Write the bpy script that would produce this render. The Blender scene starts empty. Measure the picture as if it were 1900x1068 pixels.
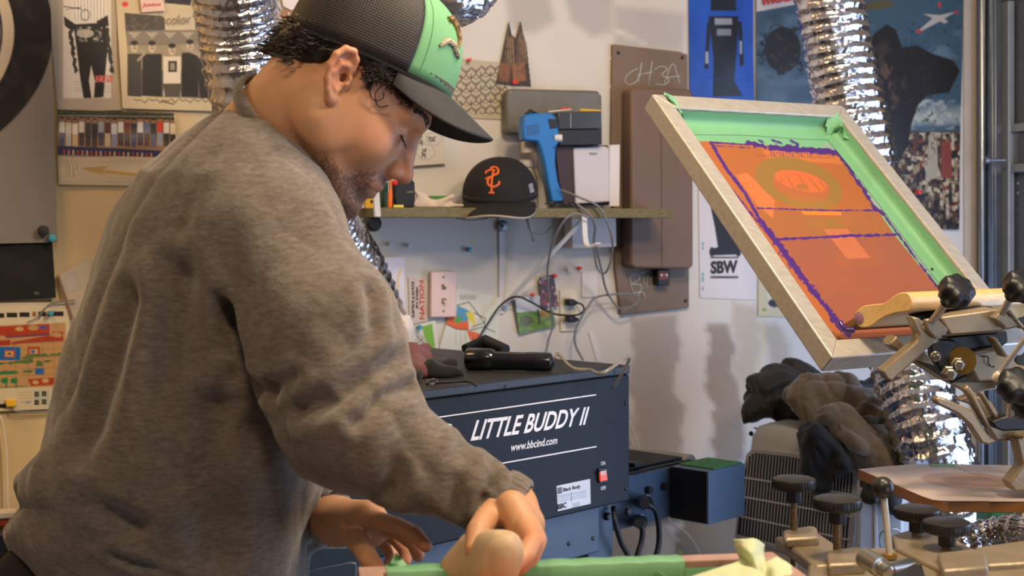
import bpy, bmesh, math, random
import numpy as np
from mathutils import Vector, Matrix

# ------------------------------------------------------------------ camera, world, lights, exposure
SC = bpy.context.scene
COL = SC.collection
FPX = 2600.0            # focal length in pixels of the 1900x1068 frame
HX, HY = 950.0, 415.0   # principal column and horizon row
CAMH = 1.5
cd = bpy.data.cameras.new('camera')
cam = bpy.data.objects.new('camera', cd)
COL.objects.link(cam)
cam.location = (0, 0, CAMH)
cam.rotation_euler = (math.pi/2, 0, 0)
cd.sensor_width = 36.0
cd.lens = FPX*36.0/1900.0
cd.shift_y = -(534.0-HY)/1900.0
cd.clip_start = 0.02
cd.dof.use_dof = True
cd.dof.focus_distance = 2.15
cd.dof.aperture_fstop = 7.0
SC.camera = cam

wd = bpy.data.worlds.new('world')
SC.world = wd
wd.use_nodes = True
bg = wd.node_tree.nodes['Background']
bg.inputs[0].default_value = (0.62, 0.52, 0.44, 1)
bg.inputs[1].default_value = 0.09

def area_light(name, loc, target, sx, sy, col, power, spread=180):
    l = bpy.data.lights.new(name, 'AREA')
    l.shape = 'RECTANGLE'; l.size = sx; l.size_y = sy
    l.color = col; l.energy = power; l.spread = math.radians(spread)
    o = bpy.data.objects.new(name, l)
    COL.objects.link(o)
    o.location = loc
    d = Vector(target)-Vector(loc)
    o.rotation_euler = d.to_track_quat('-Z', 'Y').to_euler()
    return o
area_light('ceiling_lamp', (0.45, 1.70, 2.62), (0.1, 2.3, 1.2), 0.26, 0.26, (1.0, 0.78, 0.54), 20)
area_light('ceiling_lamp', (1.05, 1.15, 2.60), (-0.1, 1.9, 1.3), 0.35, 0.25, (1.0, 0.80, 0.58), 22)
area_light('ceiling_lamp', (-0.15, 0.45, 2.60), (-0.2, 1.8, 1.4), 0.3, 0.2, (1.0, 0.75, 0.47), 10)
area_light('ceiling_lamp', (-1.25, 2.15, 2.60), (-1.0, 2.8, 1.2), 0.5, 0.30, (1.0, 0.62, 0.28), 8)
area_light('garage_opening_daylight', (1.86, 2.35, 1.12), (0.1, 2.75, 1.25), 1.3, 1.7, (0.50, 0.66, 1.0), 34)
area_light('low_cool_fill', (1.75, 0.1, 0.85), (0.3, 2.4, 1.15), 1.1, 1.0, (0.58, 0.71, 1.0), 13)  # added cool fill from low on the right, no window stands here
vs = SC.view_settings
vs.view_transform = 'Standard'
vs.look = 'None'
vs.gamma = 1.0
vs.use_curve_mapping = False
vs.exposure = 0.0

# ------------------------------------------------------------------ geometry helpers
def P(px, py, Y):
    """the point that lies at depth Y on the ray of a frame position"""
    return Vector(((px-HX)/FPX*Y, Y, CAMH+(HY-py)/FPX*Y))
def proj(w):
    w = np.asarray(w)
    return HX+FPX*w[..., 0]/w[..., 1], HY-FPX*(w[..., 2]-CAMH)/w[..., 1]

class Plane:
    def __init__(s, o, x, y):
        s.o = Vector(o); s.x = Vector(x).normalized(); s.y = Vector(y).normalized()
        s.n = s.x.cross(s.y).normalized()
        if s.n.dot(Vector((0, 0, CAMH))-s.o) < 0: s.n = -s.n
    def at(s, px, py, off=0.0):
        c = Vector((0, 0, CAMH)); r = P(px, py, 1.0)-c
        t = (s.o+s.n*off-c).dot(s.n)/r.dot(s.n)
        return c+r*t
YAW = math.radians(20)
WALL = Plane((0, 3.42, 0), (math.cos(YAW), math.sin(YAW), 0), (0, 0, 1))
W = WALL.at
def level(z): return Plane((0, 0, z), (1, 0, 0), (0, 1, 0))

def lin(h):
    h = h.lstrip('#')
    v = np.array([int(h[i:i+2], 16)/255.0 for i in (0, 2, 4)])
    return np.where(v <= 0.04045, v/12.92, ((v+0.055)/1.055)**2.4)

def _hash(ix, iy, iz, seed):
    n = (ix.astype(np.int64)*374761393+iy.astype(np.int64)*668265263+iz.astype(np.int64)*2147483647+seed*1274126177) & 0x7fffffff
    n = ((n ^ (n >> 13))*1274126177) & 0x7fffffff
    return ((n ^ (n >> 16)) & 0xffff)/65535.0
def noise3(x, y, z, seed=0):
    x = np.asarray(x, float); y = np.asarray(y, float); z = np.asarray(z, float)
    x, y, z = np.broadcast_arrays(x, y, z)
    ix, iy, iz = np.floor(x), np.floor(y), np.floor(z)
    fx, fy, fz = x-ix, y-iy, z-iz
    fx = fx*fx*(3-2*fx); fy = fy*fy*(3-2*fy); fz = fz*fz*(3-2*fz)
    r = 0
    for a in (0, 1):
        for b in (0, 1):
            for c in (0, 1):
                w = (fx if a else 1-fx)*(fy if b else 1-fy)*(fz if c else 1-fz)
                r = r+w*_hash(ix+a, iy+b, iz+c, seed)
    return r*2-1

class MB:
    def __init__(s): s.v = []; s.f = []
    def add(s, vs_, fs):
        b = len(s.v); s.v.extend([tuple(q) for q in vs_]); s.f.extend([tuple(i+b for i in f) for f in fs]); return s
    def box(s, c, hx, hy, hz):
        c = Vector(c); hx = Vector(hx); hy = Vector(hy); hz = Vector(hz)
        v = [c+hx*a+hy*b+hz*d for d in (-1, 1) for b in (-1, 1) for a in (-1, 1)]
        return s.add(v, [(0, 1, 3, 2), (4, 6, 7, 5), (0, 4, 5, 1), (2, 3, 7, 6), (0, 2, 6, 4), (1, 5, 7, 3)])
    def prism(s, pts, vec):
        n = len(pts); vec = Vector(vec)
        v = [Vector(p) for p in pts]+[Vector(p)+vec for p in pts]
        return s.add(v, [tuple(range(n)), tuple(range(2*n-1, n-1, -1))]+[(i, (i+1) % n, (i+1) % n+n, i+n) for i in range(n)])
    def poly(s, pts): return s.add(pts, [tuple(range(len(pts)))])
    def tube(s, pts, r, n=10, cap=True, flat=1.0):
        pts = [Vector(p) for p in pts]; m = len(pts)
        rr = r if isinstance(r, (list, tuple)) else [r]*m
        t0 = (pts[1]-pts[0]).normalized()
        up = Vector((0, 0, 1)) if abs(t0.z) < 0.9 else Vector((1, 0, 0))
        a = t0.cross(up).normalized(); v = []; f = []
        for i in range(m):
            t = (pts[min(i+1, m-1)]-pts[max(i-1, 0)]).normalized()
            a = (a-t*a.dot(t)).normalized(); b = t.cross(a)
            for k in range(n):
                g = 2*math.pi*k/n
                v.append(pts[i]+(a*math.cos(g)+b*math.sin(g)*flat)*rr[i])
        for i in range(m-1):
            for k in range(n):
                f.append((i*n+k, i*n+(k+1) % n, (i+1)*n+(k+1) % n, (i+1)*n+k))
        if cap: f.append(tuple(range(n))[::-1]); f.append(tuple(range((m-1)*n, m*n)))
        return s.add(v, f)
    def lathe(s, o, ax, prof, n=24, a0=None):
        o = Vector(o); ax = Vector(ax).normalized()
        up = a0 or (Vector((0, 0, 1)) if abs(ax.z) < 0.9 else Vector((1, 0, 0)))
        a = ax.cross(up).normalized(); b = ax.cross(a); v = []; f = []
        for (t, r) in prof:
            for k in range(n):
                g = 2*math.pi*k/n
                v.append(o+ax*t+(a*math.cos(g)+b*math.sin(g))*max(r, 1e-5))
        m = len(prof)
        for i in range(m-1):
            for k in range(n):
                f.append((i*n+k, i*n+(k+1) % n, (i+1)*n+(k+1) % n, (i+1)*n+k))
        f.append(tuple(range(n))[::-1]); f.append(tuple(range((m-1)*n, m*n)))
        return s.add(v, f)
    def grid(s, rows, closed=False):
        m = len(rows); n = len(rows[0]); v = [q for r in rows for q in r]; f = []
        for i in range(m-1):
            for k in range(n if closed else n-1):
                f.append((i*n+k, i*n+(k+1) % n, (i+1)*n+(k+1) % n, (i+1)*n+k))
        return s.add(v, f)
    def build(s, name, mat, parent=None, smooth=True, bevel=0, angle=35, loc=None, col=None, seg=2, subsurf=0, fix=True):
        return mesh_object(name, np.array([tuple(q) for q in s.v], float), s.f, mat, parent, smooth, bevel, angle, loc, col, seg, subsurf, fix)

def mesh_object(name, V, F, mat, parent=None, smooth=True, bevel=0, angle=35, loc=None, col=None, seg=2, subsurf=0, fix=True):
    V = np.asarray(V, float)
    if parent is not None: base = np.array(parent['_o'])
    else:
        if loc is None:
            mn, mx = V.min(0), V.max(0); loc = ((mn[0]+mx[0])/2, (mn[1]+mx[1])/2, mn[2])
        base = np.array(loc, float)
    me = bpy.data.meshes.new(name)
    me.from_pydata((V-base).tolist(), [], [tuple(int(i) for i in f) for f in F])
    if fix:
        bm = bmesh.new(); bm.from_mesh(me); bmesh.ops.recalc_face_normals(bm, faces=bm.faces); bm.to_mesh(me); bm.free()
    me.update()
    if smooth:
        me.polygons.foreach_set('use_smooth', [True]*len(me.polygons))
        if angle < 180: me.set_sharp_from_angle(angle=math.radians(angle))
    if col is not None:
        at = me.color_attributes.new('Col', 'FLOAT_COLOR', 'POINT')
        c = np.ones((len(V), 4)); c[:, :3] = col
        at.data.foreach_set('color', c.ravel())
    me.materials.append(mat)
    o = bpy.data.objects.new(name, me); COL.objects.link(o)
    if parent is not None: o.parent = parent; o['_o'] = list(parent['_o'])
    else: o.location = base; o['_o'] = [float(q) for q in base]
    if bevel: 
        b = o.modifiers.new('bevel', 'BEVEL'); b.width = bevel; b.segments = seg; b.limit_method = 'ANGLE'; b.angle_limit = math.radians(30)
    if subsurf:
        b = o.modifiers.new('sub', 'SUBSURF'); b.levels = subsurf; b.render_levels = subsurf
    return o

def tag(o, label, cat, group=None):
    o['label'] = label; o['category'] = cat
    if group: o['group'] = group
    return o
def thing(name, label, cat, loc, group=None):
    o = bpy.data.objects.new(name, None); o.empty_display_size = 0.05; COL.objects.link(o)
    o.location = loc; o['_o'] = [float(q) for q in loc]
    return tag(o, label, cat, group)
def struct(o): o['kind'] = 'structure'; return o

# ------------------------------------------------------------------ materials
def mat(name, color, rough=0.6, metal=0.0, vary=0.0, vscale=30.0, bump=0.0, bscale=80.0, sheen=0.0, coat=0.0, attr=False, stretch=None, emit=0.0, trans=0.0, alpha=1.0, sss=0.0, c2=None, detail=3.0, spec=None, ani=None):
    m = bpy.data.materials.new(name); m.use_nodes = True
    nt = m.node_tree; n = nt.nodes; L = nt.links
    b = n['Principled BSDF']
    b.inputs['Roughness'].default_value = rough
    b.inputs['Metallic'].default_value = metal
    if spec is not None: b.inputs['Specular IOR Level'].default_value = spec
    if sheen: b.inputs['Sheen Weight'].default_value = sheen; b.inputs['Sheen Roughness'].default_value = 0.5
    if coat: b.inputs['Coat Weight'].default_value = coat; b.inputs['Coat Roughness'].default_value = 0.15
    if trans: b.inputs['Transmission Weight'].default_value = trans
    if alpha < 1: b.inputs['Alpha'].default_value = alpha
    if sss:
        b.inputs['Subsurface Weight'].default_value = sss; b.inputs['Subsurface Radius'].default_value = (0.9, 0.35, 0.2); b.inputs['Subsurface Scale'].default_value = 0.006
    c = np.array(lin(color)) if isinstance(color, str) else np.array(color)
    tc = n.new('ShaderNodeTexCoord'); src = tc.outputs['Object']
    if stretch:
        mp = n.new('ShaderNodeMapping'); mp.inputs['Scale'].default_value = stretch
        L.new(src, mp.inputs['Vector']); src = mp.outputs['Vector']
    if attr:
        a = n.new('ShaderNodeAttribute'); a.attribute_name = 'Col'; out = a.outputs['Color']
    else:
        r = n.new('ShaderNodeRGB'); r.outputs[0].default_value = (*c, 1); out = r.outputs[0]
    if vary:
        t = n.new('ShaderNodeTexNoise'); t.inputs['Scale'].default_value = vscale; t.inputs['Detail'].default_value = detail
        L.new(src, t.inputs['Vector'])
        if c2:
            cr = n.new('ShaderNodeValToRGB'); cr.color_ramp.elements[0].position = 0.35; cr.color_ramp.elements[1].position = 0.65
            cr.color_ramp.elements[0].color = (*c, 1); cr.color_ramp.elements[1].color = (*lin(c2), 1)
            L.new(t.outputs['Fac'], cr.inputs['Fac']); out = cr.outputs['Color']
        else:
            mr = n.new('ShaderNodeMapRange'); mr.inputs[1].default_value = 0.3; mr.inputs[2].default_value = 0.7
            mr.inputs[3].default_value = 1-vary; mr.inputs[4].default_value = 1+vary
            L.new(t.outputs['Fac'], mr.inputs[0])
            vm = n.new('ShaderNodeVectorMath'); vm.operation = 'SCALE'
            L.new(out, vm.inputs[0]); L.new(mr.outputs[0], vm.inputs['Scale']); out = vm.outputs[0]
    L.new(out, b.inputs['Base Color'])
    if emit:
        L.new(out, b.inputs['Emission Color']); b.inputs['Emission Strength'].default_value = emit
    if bump:
        t = n.new('ShaderNodeTexNoise'); t.inputs['Scale'].default_value = bscale; t.inputs['Detail'].default_value = 4
        L.new(src, t.inputs['Vector'])
        bp = n.new('ShaderNodeBump'); bp.inputs['Strength'].default_value = bump; bp.inputs['Distance'].default_value = 0.002
        L.new(t.outputs['Fac'], bp.inputs['Height']); L.new(bp.outputs[0], b.inputs['Normal'])
    return m

M = {}
M['print'] = mat('printed_paper', '#ffffff', 0.6, attr=True, bump=0.05)
M['gloss_print'] = mat('glossy_print', '#ffffff', 0.35, attr=True, bump=0.05)
M['painted'] = mat('painted_wallboard', '#ffffff', 0.75, attr=True, bump=0.25, bscale=25, vary=0.03, vscale=5)
M['fabric_print'] = mat('printed_fabric', '#ffffff', 0.9, attr=True, bump=0.4, bscale=400)
M['paper'] = mat('white_paper', '#d9d3d2', 0.7, vary=0.03)
M['cream'] = mat('cream_paper', '#cdbf9f', 0.7, vary=0.04)
M['black'] = mat('black_plastic', '#121214', 0.42, vary=0.1, bump=0.1)
M['blackmatte'] = mat('matte_black_cloth', '#131315', 0.95, vary=0.25, vscale=60, bump=0.5, bscale=300, sheen=0.2)
M['ink'] = mat('black_marking', '#101014', 0.6, vary=0.05)
M['white_ink'] = mat('white_lettering', '#e9e8ea', 0.5, vary=0.02)
M['chalk'] = mat('chalk_marking', '#b9c0c2', 0.9, vary=0.25, vscale=300)
M['white_plastic'] = mat('white_plastic', '#cfcdd0', 0.4, vary=0.04, vscale=12)
M['ivory'] = mat('ivory_plastic', '#d8cdb8', 0.45, vary=0.03)
M['pink_plate'] = mat('pale_pink_plastic', '#d9c0be', 0.45, vary=0.03)
M['alu'] = mat('brushed_aluminium', '#bcb6ab', 0.42, 0.45, vary=0.1, vscale=20, bump=0.08, bscale=150, stretch=(1, 6, 6))
M['cast'] = mat('cast_aluminium', '#96876f', 0.42, 0.5, vary=0.12, vscale=25, bump=0.3, bscale=200)
M['steel'] = mat('zinc_steel', '#a9a59d', 0.28, 0.9, vary=0.08)
M['galv'] = mat('galvanised_steel', '#7c8087', 0.38, 0.7, vary=0.15, vscale=30)
M['foil'] = mat('crinkled_foil', '#d5d5da', 0.16, 1.0, vary=0.06, vscale=60, bump=0.9, bscale=70)
M['dryer'] = mat('dark_blue_grey_powder_coat', '#191d24', 0.5, 0.0, spec=0.22, vary=0.06, vscale=15, bump=0.12, bscale=500)
M['dryer_top'] = mat('charcoal_powder_coat', '#242527', 0.45, 0.0, vary=0.08, vscale=12, bump=0.15, bscale=500)
M['dryer_low'] = mat('slate_blue_powder_coat', '#36475c', 0.45, 0.0, vary=0.06, bump=0.12, bscale=500)
M['green_tape'] = mat('green_masking_tape', '#6ea67b', 0.55, vary=0.08, vscale=14, bump=0.35, bscale=60)
M['brown'] = mat('brown_painted_steel', '#70594a', 0.5, vary=0.06, vscale=8, bump=0.08)
M['rubber'] = mat('black_rubber', '#0d0d0f', 0.5, vary=0.1)
M['grey_cable'] = mat('grey_cable', '#77787c', 0.5, vary=0.08)
M['maple'] = mat('maple_wood', '#d8b070', 0.4, vary=0.10, vscale=14, stretch=(1, 9, 9), bump=0.1, coat=0.2)
M['shelfwood'] = mat('weathered_green_brown_wood', '#6b6244', 0.7, vary=0.30, vscale=40, stretch=(0.3, 5, 9), bump=0.4, bscale=60)
M['red'] = mat('red_plastic', '#d3331f', 0.35, vary=0.03)
M['blue'] = mat('blue_plastic', '#1f6fb8', 0.38, vary=0.05)
M['teal'] = mat('teal_plastic', '#3a93a6', 0.3, vary=0.03)
M['orange'] = mat('orange_plastic', '#f0721c', 0.4, vary=0.03)
M['yellow'] = mat('yellow_plastic', '#e3b52c', 0.4, vary=0.04)
M['greenp'] = mat('green_plastic', '#3c8a2c', 0.4, vary=0.04)

# ------------------------------------------------------------------ painting of printed things (colours of the print itself)
class Paint:
    def __init__(s, x, y, base):
        s.x = x; s.y = y; s.c = np.tile(lin(base), (x.size, 1)).reshape(x.shape+(3,))
    def mix(s, m, col, a=1.0):
        m = np.clip(m, 0, 1)*a
        s.c = s.c*(1-m[..., None])+lin(col)*m[..., None]; return s
    def poly(s, pts, col, a=1.0, soft=1.2):
        x, y = s.x, s.y; inside = np.zeros(x.shape, bool); d = np.full(x.shape, 1e9)
        n = len(pts)
        for i in range(n):
            x0, y0 = pts[i]; x1, y1 = pts[(i+1) % n]
            if y0 != y1:
                c = ((y0 > y) != (y1 > y)) & (x < (x1-x0)*(y-y0)/(y1-y0)+x0); inside ^= c
            dx, dy = x1-x0, y1-y0
            t = np.clip(((x-x0)*dx+(y-y0)*dy)/(dx*dx+dy*dy+1e-9), 0, 1)
            d = np.minimum(d, np.hypot(x-x0-t*dx, y-y0-t*dy))
        sd = np.where(inside, d, -d)
        return s.mix(0.5+sd/soft, col, a)
    def rect(s, x0, y0, x1, y1, col, a=1.0): return s.poly([(x0, y0), (x1, y0), (x1, y1), (x0, y1)], col, a)
    def ell(s, cx, cy, rx, ry, col, ang=0, a=1.0):
        g = math.radians(ang); X = s.x-cx; Y = s.y-cy
        u = (X*math.cos(g)+Y*math.sin(g))/rx; v = (-X*math.sin(g)+Y*math.cos(g))/ry
        return s.mix(0.5+(1-np.hypot(u, v))*min(rx, ry)/1.2, col, a)
    def ring(s, cx, cy, rx, ry, w, col, a=1.0):
        q = np.hypot((s.x-cx)/rx, (s.y-cy)/ry)
        return s.mix(0.5+(w/2-np.abs(q-1)*min(rx, ry))/1.2, col, a)
    def line(s, pts, w, col, a=1.0, rag=0.0, seed=1):
        d = np.full(s.x.shape, 1e9)
        for (x0, y0), (x1, y1) in zip(pts[:-1], pts[1:]):
            dx, dy = x1-x0, y1-y0
            t = np.clip(((s.x-x0)*dx+(s.y-y0)*dy)/(dx*dx+dy*dy+1e-9), 0, 1)
            d = np.minimum(d, np.hypot(s.x-x0-t*dx, s.y-y0-t*dy))
        if rag: d = d+rag*noise3(s.x/5, s.y/5, 0, seed)
        return s.mix(0.5+(w/2-d)/1.2, col, a)
    def cloud(s, sx, sy, th, soft, col, a=1.0, seed=0, region=None):
        v = noise3(s.x/sx, s.y/sy, 0, seed)*0.65+noise3(s.x/sx*2.3, s.y/sy*2.3, 5, seed)*0.35
        m = np.clip((v-th)/soft, 0, 1)
        if region is not None: m = m*region
        return s.mix(m, col, a)
    def box(s, x0, y0, x1, y1): return ((s.x > x0) & (s.x < x1) & (s.y > y0) & (s.y < y1)).astype(float)

def canvas(name, plane, corners, base, paint, off=0.003, nx=80, ny=60, mat_=None, parent=None, wave=0.0, seed=3, thick=0.0008):
    """a flat printed sheet lying on a plane; its own pattern is painted into its colours"""
    c = [np.array(plane.at(x, y, off)) for (x, y) in corners]   # tl tr br bl
    u = np.linspace(0, 1, nx)[None, :, None]; v = np.linspace(0, 1, ny)[:, None, None]
    p = c[0]*(1-u)*(1-v)+c[1]*u*(1-v)+c[2]*u*v+c[3]*(1-u)*v
    X, Y = proj(p)
    pt = Paint(X, Y, base); paint(pt)
    if wave:
        w = (0.5+0.5*noise3(u[..., 0]*3, v[..., 0]*3, 1, seed))*wave
        p = p+w[..., None]*np.array(plane.n)
    V = p.reshape(-1, 3); F = []
    for j in range(ny-1):
        for i in range(nx-1):
            a = j*nx+i; F.append((a, a+1, a+nx+1, a+nx))
    col = pt.c.reshape(-1, 3)
    # back side and rim, so that the sheet has a thickness
    n0 = len(V); bk = np.array([c[0], c[1], c[2], c[3]])-np.array(plane.n)*thick
    V = np.vstack([V, bk]); col = np.vstack([col, np.tile(lin(base), (4, 1))])
    F.append((n0+3, n0+2, n0+1, n0))
    F.append(tuple(range(nx-1, -1, -1))+(n0, n0+1))
    F.append(tuple(range(nx*(ny-1), nx*ny))+(n0+2, n0+3))
    F.append(tuple(range(0, nx*ny, nx))+(n0+3, n0))
    F.append(tuple(range(nx*ny-1, 0, -nx))+(n0+1, n0+2))
    return mesh_object(name, V, F, mat_ or M['print'], parent, smooth=False, col=col, fix=False)

def slab(name, plane, pts, off, t, m, parent=None, bevel=0, smooth=True, vec=None):
    """a plate whose outline lies on a plane and which is t thick towards it"""
    p = [plane.at(x, y, off+t) for x, y in pts]
    mb = MB().prism(p, vec if vec is not None else plane.n*(-t))
    return mb.build(name, m, parent, smooth=smooth, bevel=bevel)

def text_mesh(s, bold=0.0, shear=0.0):
    cu = bpy.data.curves.new('t', 'FONT'); cu.body = s; cu.size = 1; cu.offset = bold; cu.shear = shear; cu.resolution_u = 3
    o = bpy.data.objects.new('t', cu); COL.objects.link(o)
    dg = bpy.context.evaluated_depsgraph_get(); dg.update()
    me = bpy.data.meshes.new_from_object(o.evaluated_get(dg))
    V = np.array([tuple(v.co) for v in me.vertices]); F = [tuple(p.vertices) for p in me.polygons]
    bpy.data.objects.remove(o); bpy.data.curves.remove(cu); bpy.data.meshes.remove(me)
    return V, F
def text(name, s, plane, quad, m, off=0.004, parent=None, bold=0.0, shear=0.0, thick=0.0006):
    """lettering that fills the quad bl, br, tr, tl of a plane"""
    V, F = text_mesh(s, bold, shear)
    mn = V.min(0); mx = V.max(0)
    u = ((V[:, 0]-mn[0])/(mx[0]-mn[0]))[:, None]; v = ((V[:, 1]-mn[1])/(mx[1]-mn[1]))[:, None]
    q = [np.array(plane.at(x, y, off)) for x, y in quad]
    w = q[0]*(1-u)*(1-v)+q[1]*u*(1-v)+q[2]*u*v+q[3]*(1-u)*v
    n = len(w); w2 = w-np.array(plane.n)*thick
    return mesh_object(name, np.vstack([w, w2]), list(F)+[tuple(i+n for i in f[::-1]) for f in F], m, parent, smooth=False, fix=False)
def tquad(x0, y0, x1, y1, h):   # baseline from (x0,y0) to (x1,y1), letters h pixels high
    return [(x0, y0), (x1, y1), (x1, y1-h), (x0, y0-h)]

def spline(pts, n=8):
    pts = [Vector(p) for p in pts]; out = []
    e = [pts[0]*2-pts[1]]+pts+[pts[-1]*2-pts[-2]]
    for i in range(1, len(e)-2):
        for k in range(n):
            t = k/n
            out.append(0.5*((2*e[i])+(e[i+1]-e[i-1])*t+(2*e[i-1]-5*e[i]+4*e[i+1]-e[i+2])*t*t+(3*e[i]-e[i-1]-3*e[i+1]+e[i+2])*t**3))
    out.append(pts[-1]); return out

def cable(name, pts, r, m, parent=None, n=8, sub=8):
    return MB().tube(spline(pts, sub), r, n).build(name, m, parent, angle=180)

# ------------------------------------------------------------------ implicit surfaces (one smooth skin from many limbs)
def rc(p, a, b, ra, rb):
    a = np.array(a); b = np.array(b); ab = b-a; L2 = float(ab@ab)+1e-12
    t = np.clip(((p-a)@ab)/L2, 0, 1)
    return np.linalg.norm(p-a-t[..., None]*ab, axis=-1)-(ra+(rb-ra)*t)
def ell(p, c, r, R=None):
    q = p-np.array(c)
    if R is not None: q = q@np.array(R)     # columns of R are the ellipsoid axes
    r = np.array(r); k0 = np.linalg.norm(q/r, axis=-1); k1 = np.linalg.norm(q/(r*r), axis=-1)+1e-9
    return k0*(k0-1)/k1
def smin(a, b, k):
    h = np.clip(0.5+0.5*(b-a)/k, 0, 1); return b+(a-b)*h-k*h*(1-h)
def smax(a, b, k): return -smin(-a, -b, k)
def sdf_mesh(fn, lo, hi, h, relax=2):
    lo = np.array(lo); hi = np.array(hi); n = np.ceil((hi-lo)/h).astype(int)+1
    ax = [lo[i]+np.arange(n[i])*h for i in range(3)]
    D = np.empty(n, np.float32)
    step = max(1, int(600000/(n[1]*n[2])))
    for i in range(0, n[0], step):
        g = np.stack(np.meshgrid(ax[0][i:i+step], ax[1], ax[2], indexing='ij'), -1)
        D[i:i+step] = fn(g)
    D[0] = D[-1] = 1; D[:, 0] = D[:, -1] = 1; D[:, :, 0] = D[:, :, -1] = 1
    ins = D < 0
    cs = [ins[a:n[0]-1+a, b:n[1]-1+b, c:n[2]-1+c] for a in (0, 1) for b in (0, 1) for c in (0, 1)]
    tot = sum(c.astype(np.int8) for c in cs); act = (tot > 0) & (tot < 8)
    idx = -np.ones(act.shape, np.int64); cells = np.argwhere(act); idx[act] = np.arange(len(cells))
    acc = np.zeros((len(cells), 3)); cnt = np.zeros(len(cells))
    corners = [(a, b, c) for a in (0, 1) for b in (0, 1) for c in (0, 1)]
    for c0 in corners:
        for d in range(3):
            if c0[d]: continue
            c1 = list(c0); c1[d] = 1
            v0 = D[cells[:, 0]+c0[0], cells[:, 1]+c0[1], cells[:, 2]+c0[2]]
            v1 = D[cells[:, 0]+c1[0], cells[:, 1]+c1[1], cells[:, 2]+c1[2]]
            m = (v0 < 0) != (v1 < 0)
            t = np.where(m, v0/np.where(m, v0-v1, 1), 0)
            q = np.tile(np.array(c0, float), (len(cells), 1)); q[:, d] += t
            acc[m] += q[m]; cnt[m] += 1
    V = lo+(cells+acc/cnt[:, None])*h
    F = []
    for d in range(3):
        e, f = [(1, 2), (2, 0), (0, 1)][d]
        sl0 = [slice(1, n[i]-1) for i in range(3)]; sl1 = list(sl0)
        sl0[d] = slice(0, n[d]-1); sl1[d] = slice(1, n[d])
        a = ins[tuple(sl0)]; b = ins[tuple(sl1)]
        for flip in (0, 1):
            w = np.argwhere((a & ~b) if not flip else (~a & b))
            if not len(w): continue
            w = w+np.array([0 if i == d else 1 for i in range(3)])
            def at(de, df):
                q = w.copy(); q[:, e] += de; q[:, f] += df; return idx[q[:, 0], q[:, 1], q[:, 2]]
            quad = np.stack([at(-1, -1), at(0, -1), at(0, 0), at(-1, 0)], 1)
            if flip: quad = quad[:, ::-1]
            F.append(quad)
    F = np.vstack(F)
    for _ in range(relax): V = smooth_v(V, F, 0.5)
    return V, F
def smooth_v(V, F, a):
    acc = np.zeros_like(V); cnt = np.zeros(len(V))
    for i in range(F.shape[1]):
        j = (i+1) % F.shape[1]
        np.add.at(acc, F[:, i], V[F[:, j]]); np.add.at(cnt, F[:, i], 1)
        np.add.at(acc, F[:, j], V[F[:, i]]); np.add.at(cnt, F[:, j], 1)
    return V*(1-a)+a*acc/np.maximum(cnt, 1)[:, None]
def vnormals(V, F):
    n = np.cross(V[F[:, 2]]-V[F[:, 0]], V[F[:, 3]]-V[F[:, 1]]); N = np.zeros_like(V)
    for i in range(4): np.add.at(N, F[:, i], n)
    return N/(np.linalg.norm(N, axis=1)[:, None]+1e-12)
def crease(V, N, pts, w, d, ridge=0.0):
    """a cloth fold pressed in along a polyline"""
    pts = [np.array(q, float) for q in pts]; D = np.full(len(V), 1e9)
    for a, b in zip(pts[:-1], pts[1:]):
        ab = b-a; t = np.clip(((V-a)@ab)/(ab@ab), 0, 1)
        D = np.minimum(D, np.linalg.norm(V-a-t[:, None]*ab, axis=1))
    k = -d*np.exp(-(D/w)**2)+ridge*np.exp(-((D-2*w)/w)**2)
    return V+N*k[:, None]
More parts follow.
